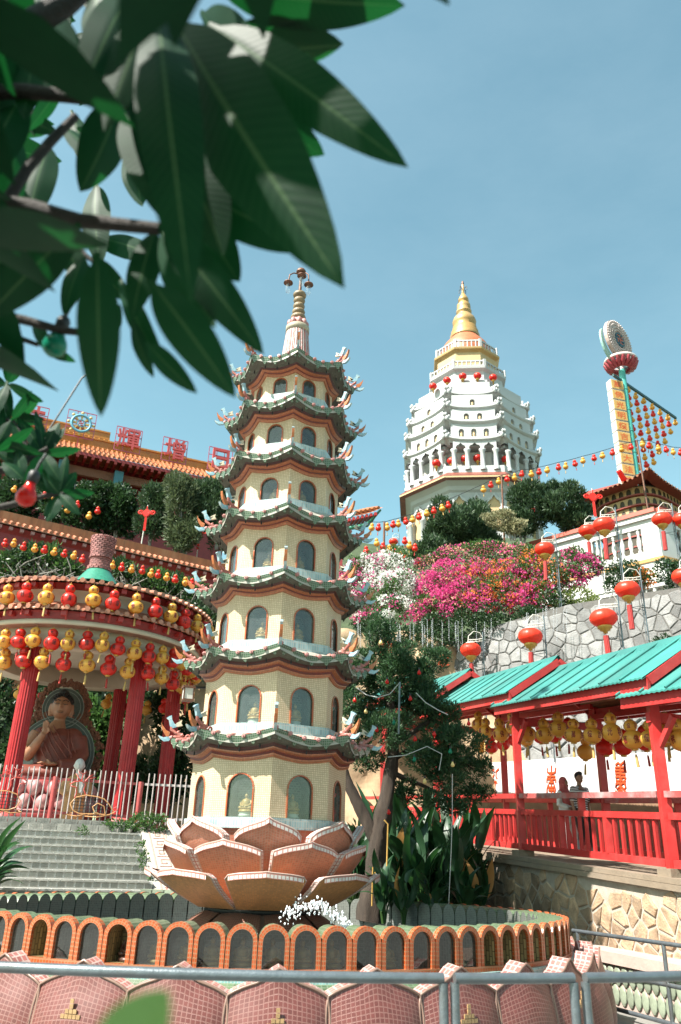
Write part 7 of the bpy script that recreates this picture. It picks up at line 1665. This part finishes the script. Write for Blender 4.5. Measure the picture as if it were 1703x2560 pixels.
# strap-leaved plant at the left edge, shrubs by the stairs
b = Vector((-5.75, 14.7, .9)); plant('dracaena_plant', 'strap-leaved dark green plant at the left edge before the stairs', 'plant', b, 46, .5, 1.5, .14, .85, 'leaf_broad2', fold=.3, lean=.55, seed=5)
def bush(name, label, spec, Y, mat, dens, L, W, cat='shrub', grp=None, nsub=6, f=.5, base=None, up=.4, trunk=True, extra=None):
    cs = [clump(x, y, rx, ry, Y + (dy if len(q) > 4 else 0)) for q in spec for x, y, rx, ry, dy in [(*q, 0)[:5] if len(q) == 4 else q]]
    bx = min(cs, key=lambda c: c[0][2] - c[1][2]); lo = bx[0][2] - bx[1][2]*.95; t = thing(name, label, cat, (bx[0][0], bx[0][1], lo), 0, grp)
    if trunk:
        for c, r in cs[:4]:
            p = Vector(c) - Vector(t.location); mb = MB(); mb.tube([(p.x*.2, p.y*.2, -.3), (p.x*.6, p.y*.6, p.z*.5), (p.x, p.y, p.z + r[2]*.3)], [.07, .05, .02], 6); mb.build('stem', MT['bark_grey'], t)
    crown(t, sub(cs, nsub, f), mat, dens, L, W, 'foliage', up)
    for m2, d2, L2, W2 in (extra or []): crown(t, sub([(c, tuple(q*1.04 for q in r)) for c, r in cs], nsub, f), m2, d2, L2, W2, 'blossom', .2, .9)
    return t
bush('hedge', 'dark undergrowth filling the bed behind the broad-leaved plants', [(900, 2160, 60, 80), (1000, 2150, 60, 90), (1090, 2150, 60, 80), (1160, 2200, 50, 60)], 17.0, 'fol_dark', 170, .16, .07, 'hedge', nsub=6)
bush('shrub', 'low bright green shrub at the top of the ramp by the fence', [(300, 2066, 40, 14), (350, 2058, 42, 20), (398, 2062, 32, 20)], 19.3, 'fol_mid', 420, .07, .035, nsub=5)
bush('shrub', 'thin weeds growing along the edge of the grey stairs', [(352, 2120, 10, 16), (362, 2150, 12, 18), (372, 2215, 14, 16), (392, 2235, 22, 12), (340, 2240, 22, 9), (70, 2240, 26, 8), (130, 2243, 14, 6), (205, 2075, 16, 9)], 17.0, 'fol_mid', 300, .06, .03, nsub=3, trunk=False)
pl = thing('tiled_planter', 'low planter of pale green tile blocks with a red flower by the ramp', 'planter', at(415, 2243, 16.2)); mb = MB()
for r_ in range(2):
    for k in range(5): mb = MB(); mb.box((-.45 + k*.22 + (.1 if r_ else 0), 0, -.08 + r_*.14), (.20, .3, .125)); mb.build('block', MT['tile_palegreen'], pl)
mb = MB(); mb.tube([(.0, 0, .1), (.02, 0, .34)], .008, 5); mb.sphere((.02, 0, .36), (.03, .03, .06), 7, 5); mb.build('flower', MT['lantern_red'], pl)
# ---- terrace shrubs above the round pavilion
for q, (spec, lab) in enumerate((([(20, 1425, 60, 40), (75, 1400, 45, 36)], 'frangipani shrub at the far left under the parapet lanterns'), ([(130, 1410, 50, 42), (165, 1440, 46, 30)], 'frangipani shrub left of the brick finial'), ([(300, 1440, 40, 36), (330, 1460, 40, 34)], 'frangipani shrub right of the brick finial'), ([(385, 1470, 46, 40), (430, 1490, 46, 44)], 'frangipani shrub under the middle of the lantern row'), ([(470, 1500, 40, 50), (515, 1530, 36, 60)], 'drooping shrub between the pavilion roof and the pagoda'))):
    t = bush('frangipani_shrub', lab, spec, 29.5, 'fol_mid', 70, .24, .075, 'shrub', 'frangipani shrubs above the pavilion', 7, .42, extra=[('fol_dark', 60, .22, .08)])
    mb = MB(); rs = random.Random(q)
    for c in spec:
        for _ in range(16):
            p0 = at(c[0] + rs.uniform(-1, 1)*c[2], c[1] + c[3]*.9, 29.2); p1 = at(c[0] + rs.uniform(-1, 1)*c[2], c[1] + rs.uniform(-.6, .5)*c[3], 29.2 + rs.uniform(-.4, .2)); pm = (p0 + p1)/2 + Vector((rs.uniform(-.2, .2), -.1, 0)); o_ = Vector(t.location); mb.tube([p0 - o_, pm - o_, p1 - o_], [.035, .028, .015], 5)
    mb.build('bare_branches', MT['bark_grey'], t)
# ---- trees between parapet and hall
for q, (spec, mat, lab, Y) in enumerate((([(150, 1260, 50, 60)], 'fol_dark', 'dark tree behind the red bulb and frangipani leaves', 40), ([(215, 1280, 46, 62), (235, 1240, 40, 34)], 'fol_dark', 'dark leafy tree left of the knot ornament, under the hall eave', 39), ([(300, 1285, 50, 66), (290, 1240, 40, 30)], 'fol_dark', 'dark leafy tree behind the knot ornament', 39.5), ([(385, 1290, 46, 70), (380, 1245, 34, 34)], 'fol_cypress', 'mid green tree right of the knot ornament', 39), ([(450, 1270, 42, 90), (445, 1215, 26, 34), (470, 1340, 34, 44)], 'fol_cypress_pale', 'tall pale green conical cypress below the hall roof', 37.5), ([(505, 1275, 34, 80), (500, 1220, 22, 24)], 'fol_cypress', 'upright cypress second from the pagoda', 38.5), ([(550, 1290, 34, 80), (545, 1225, 22, 26)], 'fol_cypress', 'upright cypress half hidden behind the pagoda', 38.5), ([(40, 1250, 55, 60)], 'fol_dark', 'dark tree at the far left below the hall roof', 40.5))):
    bush('hedge_tree', lab, spec, Y, mat, 130 if 'pale' not in mat else 160, .24 if mat == 'fol_dark' else .26, .12 if mat == 'fol_dark' else .07, 'tree', 'trees between the parapet and the hall', 9, .42, up=.9 if 'cyp' in mat else .3)
for q in range(10):
    x, y = (45 + 22*q + rng.uniform(-8, 8), 1215 + 6*q + rng.uniform(-10, 16)); gourd(('yellow', 'red')[q % 2], at(x, y, 37), f'{("yellow", "red")[q % 2]} gourd lantern half hidden in the hall trees, {nth(q)} from the left', 'lanterns among the hall trees', .9, False, False)
# ---- behind the pavilion and the pagoda
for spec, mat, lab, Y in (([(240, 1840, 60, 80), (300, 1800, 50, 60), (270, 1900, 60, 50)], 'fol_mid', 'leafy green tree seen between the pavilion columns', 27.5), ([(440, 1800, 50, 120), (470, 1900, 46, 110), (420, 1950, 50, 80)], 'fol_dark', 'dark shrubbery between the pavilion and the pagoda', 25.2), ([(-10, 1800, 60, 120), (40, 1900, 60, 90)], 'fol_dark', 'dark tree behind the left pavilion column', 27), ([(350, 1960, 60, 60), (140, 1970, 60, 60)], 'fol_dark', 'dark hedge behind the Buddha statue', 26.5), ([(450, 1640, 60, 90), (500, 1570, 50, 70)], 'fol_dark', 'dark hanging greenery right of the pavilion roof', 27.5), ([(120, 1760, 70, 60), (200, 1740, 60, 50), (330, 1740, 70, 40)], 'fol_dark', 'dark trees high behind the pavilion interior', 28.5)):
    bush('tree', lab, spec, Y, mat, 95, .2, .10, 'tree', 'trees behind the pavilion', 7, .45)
# ---- cypresses under the tower
for spec, mat, lab, Y, L_, W_ in (([(1125, 1318, 58, 66), (1100, 1350, 40, 46)], 'fol_cypress', 'rounded dark cypress at the foot of the tower, left one', 36, .22, .07), ([(1190, 1316, 54, 62), (1205, 1355, 40, 40)], 'fol_cypress', 'rounded dark cypress at the foot of the tower, second from left', 36.5, .22, .07), ([(1330, 1278, 58, 66), (1300, 1312, 40, 40)], 'fol_cypress', 'rounded dark cypress below the lantern string, third from left', 37, .22, .07), ([(1412, 1268, 62, 66), (1440, 1310, 40, 40)], 'fol_cypress', 'rounded dark cypress nearest the drum shrine', 36.5, .22, .07), ([(1250, 1302, 46, 26), (1285, 1318, 34, 20)], 'fol_yellow', 'pale yellow-green flowering shrub between the cypresses', 34, .12, .08), ([(1075, 1375, 34, 36), (1050, 1395, 30, 26)], 'fol_cypress', 'small cypress at the left edge of the flower bank', 33, .2, .06)):
    bush('cypress_tree' if 'cyp' in mat else 'shrub', lab, spec, Y, mat, 230, L_, W_, 'tree' if 'cyp' in mat else 'shrub', 'cypresses below the white tower' if 'cyp' in mat else None, 10, .4, up=1.1)
# ---- bougainvillea bank on the wall
def BY(x, y): return 27.6 - (x - 900)*.0042 + (1590 - y)*.011
def bank(label, spec, flower, fd, gd, grp='bougainvillea bushes on the wall', mat='fol_mid', extra=None, name='bougainvillea_bush'):
    cs = [clump(x, y, rx, ry, BY(x, y)) for x, y, rx, ry in spec]; lo = min(cs, key=lambda c: c[0][2]); t = thing(name, label, 'bush', (lo[0][0], lo[0][1], lo[0][2] - lo[1][2]), 0, grp)
    crown(t, sub(cs, 5, .5), mat, gd, .11, .055, 'foliage', .3)
    for f, d_ in [(flower, fd)] + (extra or []):
        if d_: crown(t, [(c, r) for c, r in sub([(c, tuple(q*1.05 for q in r)) for c, r in cs], 16, .26, random.Random(int(spec[0][0]) + int(d_)))[0:] if random.random() < .8], f, d_, .075, .07, 'blossom', .2, .88)
    return t
bank('pink bougainvillea at the left end of the flower bank by the pagoda', [(885, 1440, 34, 44), (895, 1510, 34, 40), (915, 1550, 30, 20), (880, 1480, 26, 40)], 'flower_magenta', 110, 120, extra=[('flower_white', 25)])
bank('white bougainvillea left of the magenta flowers', [(975, 1425, 60, 50), (1005, 1475, 56, 54), (945, 1480, 50, 56), (985, 1525, 52, 40), (925, 1425, 40, 40)], 'flower_white', 190, 90, extra=[('flower_magenta', 12)])
bank('magenta bougainvillea in the middle of the flower bank', [(1085, 1475, 56, 52), (1130, 1445, 60, 48), (1110, 1520, 60, 44), (1065, 1530, 48, 34), (1160, 1490, 54, 46)], 'flower_magenta', 190, 100, extra=[('flower_peach', 25)])
bank('magenta and orange bougainvillea right of the middle', [(1200, 1440, 60, 46), (1245, 1480, 60, 54), (1200, 1510, 50, 40), (1280, 1440, 50, 50), (1300, 1500, 46, 44)], 'flower_magenta', 150, 100, extra=[('flower_orange', 50)])
bank('orange and pink bougainvillea behind the red lantern', [(1330, 1420, 46, 46), (1370, 1445, 50, 50), (1350, 1490, 40, 40)], 'flower_orange', 50, 130, extra=[('flower_magenta', 70)])
bank('magenta bougainvillea at the right end below the balustrade', [(1425, 1405, 40, 34), (1465, 1420, 42, 34), (1430, 1445, 40, 30), (1490, 1410, 24, 18)], 'flower_magenta', 150, 100)
bank('sparse pinkish-green bougainvillea crest under the cypresses', [(1080, 1410, 50, 24), (1150, 1385, 70, 26), (1230, 1378, 66, 24), (1300, 1385, 50, 24)], 'flower_peach', 35, 140, extra=[('flower_magenta', 25)])
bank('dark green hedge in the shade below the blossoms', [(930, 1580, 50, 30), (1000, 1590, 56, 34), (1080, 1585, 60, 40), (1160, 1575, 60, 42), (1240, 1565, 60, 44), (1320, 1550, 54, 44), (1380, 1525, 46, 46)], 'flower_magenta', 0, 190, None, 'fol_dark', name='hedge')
bank('rounded lime-green shrub at the right end of the hedge', [(1450, 1500, 52, 44), (1480, 1520, 34, 28)], 'flower_white', 0, 200, None, 'fol_lime', name='shrub')
bush('shrub', 'clipped dark green shrub on the stone wall before the balustrade', [(1545, 1440, 38, 36), (1570, 1425, 34, 26)], 24.6, 'fol_dark', 190, .10, .05, nsub=6)
bush('shrub', 'orange-flowering shrub on the stone wall', [(1615, 1440, 30, 22), (1600, 1455, 30, 20)], 24.0, 'fol_mid', 150, .09, .05, nsub=6, extra=[('flower_orange', 60, .07, .06)])
bush('shrub', 'dark green shrub with bare stems at the right frame edge', [(1675, 1430, 40, 38), (1700, 1450, 40, 40)], 23.0, 'fol_dark', 190, .10, .05, nsub=6)
bush('shrub', 'small round shrub peeping over the turquoise roof at the right', [(1662, 1612, 34, 22), (1690, 1618, 26, 18)], 19.5, 'fol_dark', 200, .08, .04, nsub=5)
# ---- icicle lights under the hedge
il = thing('icicle_lights', 'curtain of tiny white hanging lights below the flower bank', 'string lights')
rs = random.Random(6); M('led_white', (.55, .57, .60), .4, .05, 5, 0)
for k in range(46):
    x = rs.uniform(890, 1420); y0 = 1555 + rs.uniform(-10, 15) - max(0, x - 1200)*.18; ln = rs.uniform(40, 95); Y = BY(x, 1590) - 1.35 - .0*x; mb = MB()
    mb.tube([at(x, y0, Y), at(x + 1, y0 + ln, Y)], .004, 4)
    for j in range(int(ln/5)): p = at(x + rs.uniform(-1, 1), y0 + j*5 + rs.uniform(-1, 1), Y); mb.sphere(p, .013, 5, 4)
    mb.build('strand', MT['led_white'], il)
# ================================================================ foreground frangipani
mt, n_, l_, bs_ = nodes('plumeria_leaf')
tc_ = n_.new('ShaderNodeTexCoord'); sp = n_.new('ShaderNodeSeparateXYZ'); l_.new(tc_.outputs['UV'], sp.inputs[0])
def mth(op, a, b=None):
    q = n_.new('ShaderNodeMath'); q.operation = op
    for i, v in enumerate((a, b)):
        if v is None: continue
        if isinstance(v, (int, float)): q.inputs[i].default_value = v
        else: l_.new(v, q.inputs[i])
    return q.outputs[0]
au = mth('ABSOLUTE', mth('SUBTRACT', sp.outputs[0], .5)); vein = mth('SINE', mth('ADD', mth('MULTIPLY', sp.outputs[1], 190), mth('MULTIPLY', au, -28)))
vein01 = mth('MULTIPLY', mth('ADD', vein, 1), .5); rib = mth('LESS_THAN', au, .028)
basec = ramp(n_, l_, noise(n_, l_, 9, 4), [(.3, (.003, .021, .011)), (.7, (.007, .036, .016))])
c_v = mixn(n_, l_, 'MIX', basec, (.03, .08, .035), mth('MULTIPLY', mth('POWER', vein01, 8), .25)); c_r = mixn(n_, l_, 'MIX', c_v, (.05, .10, .045), rib)
l_.new(c_r, bs_.inputs['Base Color']); bs_.inputs['Roughness'].default_value = .5; bs_.inputs['Specular IOR Level'].default_value = .12
bump(n_, l_, bs_, vein01, .10, .003)
tr_ = n_.new('ShaderNodeBsdfTranslucent'); tr_.inputs[0].default_value = (.012, .15, .03, 1); mx_ = n_.new('ShaderNodeMixShader'); mx_.inputs[0].default_value = .22
l_.new(bs_.outputs[0], mx_.inputs[1]); l_.new(tr_.outputs[0], mx_.inputs[2]); l_.new(mx_.outputs[0], n_['Material Output'].inputs[0])
M('plumeria_bark', (.04, .033, .027), .8, .3, 20, .6)
def pleaf(parent, bx, by, tx, ty, wpx, Yb, Yt=None, tilt=0.0, droop=.06, fold=.18, wav=.03, rs=random):
    """one leaf from pixel base to pixel tip, wpx wide, at depth Yb..Yt, its face turned by tilt about its axis"""
    Yt = Yb if Yt is None else Yt; b, t_ = at(bx, by, Yb), at(tx, ty, Yt); o_ = Vector(parent.location); ax = t_ - b; Ln = ax.length; ax.normalize()
    view = (b - CAM).normalized(); sd_ = ax.cross(view).normalized(); nn = sd_.cross(ax).normalized(); sd2 = sd_*math.cos(tilt) + nn*math.sin(tilt); nn = sd2.cross(ax).normalized()
    w_m = wpx/pxm(Yb, by)/max(.35, math.cos(tilt)); N, K = 16, 6; rows, uv = [], []; ph = rs.uniform(0, 6)
    for i in range(N+1):
        t = i/N; q = (t - .05)/.95
        w_ = .006 if t < .05 else w_m/2*max(.0, (math.sin(PI*min(1, q**.82))**.72))*(1 if q < .86 else 1 - (q-.86)*.8)
        c = b + ax*(Ln*t) - nn*(droop*Ln*math.sin(PI*t)); row, ur = [], []
        for j in range(K+1):
            u = -1 + 2*j/K; row.append(c + sd2*(w_*u) + nn*(abs(u)*w_*fold) + nn*(wav*w_*abs(u)*math.sin(t*16 + ph + (2 if u > 0 else 0))) - o_); ur.append((.5 + u/2, t))
        rows.append(row); uv.append(ur)
    mb = MB(); mb.grid(rows, uv); lf = mb.build('leaf', MT['plumeria_leaf'], parent)
    return lf
ft = thing('frangipani_tree', 'dark frangipani branches with long pointed leaves hanging over the upper left foreground', 'tree', (-1.75, 1.2, 0))
fo_ = Vector(ft.location)
mb = MB(); mb.tube([(0, 0, -.05), (.05, .02, .8), (-.02, .08, 1.6), (.12, .1, 2.3), (.3, .1, 2.7)], [.11, .095, .085, .075, .06], 10); mb.build('trunk', MT['plumeria_bark'], ft)
def fbranch(pts, rr, Ys):
    mb = MB(); mb.tube([at(x, y, Y) - fo_ for (x, y), Y in zip(pts, Ys)], rr, 8); mb.build('branch', MT['plumeria_bark'], ft)
fbranch([(-60, 230), (60, 228), (180, 242), (330, 262)], [.020, .018, .015, .013], [1.35, 1.35, 1.32, 1.3])
fbranch([(-60, 500), (80, 520), (200, 552), (400, 572)], [.020, .019, .016, .013], [1.35, 1.35, 1.32, 1.3])
fbranch([(-60, 110), (60, 70), (160, 10), (240, -60)], [.032, .03, .028, .026], [1.2, 1.2, 1.2, 1.2])
fbranch([(20, 500), (70, 420), (130, 350), (190, 290)], [.014, .013, .012, .010], [1.4, 1.4, 1.4, 1.4])
fbranch([(-40, 780), (60, 800), (150, 825), (260, 838)], [.013, .012, .010, .008], [1.6, 1.6, 1.6, 1.6])
fbranch([(-40, 838), (40, 842), (95, 862)], [.009, .008, .006], [1.7, 1.7, 1.7])
fbranch([(60, 580), (170, 600), (215, 640), (245, 660)], [.012, .010, .008, .006], [1.7, 1.7, 1.7, 1.7])
fbranch([(-60, 300), (-200, 260), (-420, 120)], [.022, .03, .05], [1.35, 1.3, 1.25]); fbranch([(-60, 500), (-250, 420), (-480, 300)], [.02, .03, .05], [1.35, 1.3, 1.25])
# leaves that draw the outline (base x,y, tip x,y, width, depth, tilt)
FL = [(520, -40, 1014, 14, 170, 1.05, .35), (520, 60, 1022, 420, 158, 1.1, .15), (430, 40, 862, 722, 262, 1.05, .1), (395, 20, 480, 760, 168, 1.0, .05), (400, 560, 660, 888, 120, 1.2, .2), (375, 700, 590, 995, 128, 1.15, .1), (243, 628, 253, 1043, 122, 1.1, .05),
 (600, 250, 812, 388, 120, 1.25, .3), (480, 480, 770, 630, 140, 1.2, .4), (500, 540, 600, 705, 110, 1.3, .3), (365, 855, 494, 984, 62, 1.35, .2), (330, 800, 385, 945, 44, 1.4, .5), (300, 700, 420, 930, 60, 1.45, .4),
 (200, 560, -40, 800, 130, 1.25, .2), (90, 570, -60, 720, 110, 1.3, .3), (150, 600, 30, 760, 90, 1.35, .3), (420, -30, 260, 330, 120, 1.1, .4), (340, -40, 200, 250, 130, 1.15, .3), (240, -40, 290, 180, 120, 1.2, .5), (500, 30, 720, 240, 150, 1.15, .5), (330, 260, 420, 560, 150, 1.25, .2), (320, 270, 560, 470, 170, 1.25, .3), (300, 250, 200, 480, 130, 1.3, .4), (310, 260, 460, 330, 120, 1.3, .6),
 (60, 230, -60, 480, 120, 1.4, .3), (30, 60, -60, 330, 150, 1.3, .2), (120, 40, 60, 300, 110, 1.35, .5), (90, 20, 240, 200, 110, 1.3, .6), (40, 320, 10, 560, 90, 1.45, .4), (400, 570, 540, 820, 110, 1.3, .3), (390, 570, 330, 800, 90, 1.35, .3), (410, 580, 470, 780, 80, 1.4, .6), (560, 100, 860, 110, 130, 1.15, .9), (470, 200, 700, 520, 190, 1.15, .3), (430, 250, 560, 640, 190, 1.15, .2), (620, 30, 900, -10, 120, 1.1, .6), (380, 100, 380, 480, 150, 1.2, .4),
 (150, 600, 230, 720, 70, 1.6, .2), (230, 640, 330, 760, 60, 1.55, .5), (210, 640, 160, 790, 60, 1.6, .4), (80, 800, 150, 900, 40, 1.7, .4), (100, 862, 190, 905, 34, 1.75, .4), (280, 835, 300, 760, 40, 1.6, .4), (0, 870, 42, 925, 40, 1.7, .3)]
for q in FL: pleaf(ft, q[0], q[1], q[2], q[3], q[4]*.84, q[5], q[5] + random.uniform(-.08, .08), q[6]*random.choice((-1, 1)))
rs = random.Random(21)
for _ in range(44):                                            # denser mass in the corner behind them
    bx, by = rs.uniform(-60, 420), rs.uniform(-60, 620)
    if bx > 260 and by > 470: continue
    a = rs.uniform(.15, 2.2); ln = rs.uniform(110, 230); pleaf(ft, bx, by, min(bx + ln*math.cos(a), 470), by + ln*math.sin(a), rs.uniform(38, 80), rs.uniform(1.7, 2.6), None, rs.uniform(-.9, .9), rs=rs)
# unseen canopy added overhead, outside the frame, to shade them
can = MB()
for _ in range(1500):
    p = Vector((rs.uniform(-2.8, .15), rs.uniform(-.6, 1.9), rs.uniform(2.5, 3.5)))
    px, py = proj(p) if (p - CAM).dot(cf) > .05 else (-999, -999)
    if -80 < px < 1800 and -420 < py < 2700: continue
    a = rs.uniform(0, 2*PI); can.grid([[Vector(v) - fo_ for v in r_] for r_ in blade(p, p + Vector((math.cos(a)*.3, math.sin(a)*.3, -.08)), .11, .15, .05, 5, 2, (0, 0, 1))])
co_ = can.build('added_shade_canopy', MT['plumeria_leaf'], ft); stuff(co_)
# second branch further off at the left edge
f2_ = thing('frangipani_branch', 'frangipani twigs with leaf rosettes at the left edge below the big leaves', 'branch', at(-60, 1180, 2.6)); fo2 = Vector(f2_.location)
def fb2(pts, rr, Y): mb = MB(); mb.tube([at(x, y, Y) - fo2 for x, y in pts], rr, 7); mb.build('branch', MT['plumeria_bark'], f2_)
fb2([(-60, 1180), (20, 1175), (75, 1150), (120, 1120)], [.016, .014, .012, .009], 2.6); fb2([(-60, 1280), (30, 1262), (110, 1240), (160, 1235)], [.014, .012, .010, .008], 2.6); fb2([(-60, 1060), (0, 1055), (28, 1050)], [.012, .010, .008], 2.6); fb2([(75, 1150), (60, 1100), (30, 1050)], [.009, .008, .006], 2.6)
for cx, cy, rot, n, ln in ((108, 1135, -.3, 9, 105), (28, 1050, -.2, 9, 95), (150, 1235, .25, 7, 95), (18, 960, -.3, 6, 90), (-10, 1130, .1, 8, 120), (60, 1200, .5, 5, 80)):
    for k in range(n):
        a = -PI/2 + (k - (n-1)/2)*(2.6/n*1.15) + rot + rs.uniform(-.15, .15)
        if k % 3 == 2: a += PI*.8
        l2 = ln*rs.uniform(.75, 1.15); pleaf(f2_, cx, cy, cx + l2*math.cos(a), cy + l2*math.sin(a)*.95, rs.uniform(24, 36), 2.6 + rs.uniform(-.06, .06), None, rs.uniform(-.8, .8), rs=rs)
# coloured bulbs hung in the branches
for nm, x, y, Y, sc_, lab, rot in (('green', 138, 862, 1.62, .92, 'big dark green light bulb hanging from the foreground branch', .12), ('red', 66, 1240, 2.3, 1.0, 'big red light bulb hanging among the foreground leaves', .15)):
    t = thing('coloured_bulb', lab, 'bulb', at(x, y, Y), 0, 'coloured bulbs in the frangipani'); t.rotation_euler = (0, rot, 0)
    mb = MB(); s = .034*sc_/1.0; mb.lathe([(0, -1.0*s), (.42*s, -.95*s), (.82*s, -.62*s), (.95*s, -.15*s), (.86*s, .30*s), (.58*s, .80*s), (.44*s, 1.15*s), (.42*s, 1.5*s), (0, 1.5*s)], 24); mb.build('bulb_glass', MT['bulb_' + nm], t)
    mb = MB(); mb.lathe([(.40*s, 1.35*s), (.50*s, 1.4*s), (.55*s, 2.3*s), (.4*s, 2.6*s), (.12*s, 2.7*s)], 14); mb.tube([(0, 0, 2.6*s), (.1*s, 0, 3.6*s), (.4*s, 0, 4.6*s)], .14*s, 6); mb.build('socket', MT['dark_metal'], t)
t = thing('guy_wire', 'blurred taut wire crossing the sky below the hanging leaf', 'wire'); mb = MB(); mb.tube([at(290, 880, 3.0), at(205, 945, 3.0), at(100, 1110, 3.0), at(40, 1200, 3.0)], .004, 5); mb.build('strand', MT['dark_metal'], t)
# blurred leaf tip rising in front of the pond at the bottom edge
lowp = thing('leaf_tip', 'blurred bright green leaf tip at the bottom edge before the pink petals', 'leaf', at(330, 2700, .62))
lf = pleaf(lowp, 230, 2720, 425, 2475, 175, .62, .62, .2, rs=rs); lf.name = 'blade'
mt2 = leafmat('leaf_bright', (.10, .20, .045), (.16, .28, .07), .45, .35); lf.data.materials[0] = mt2
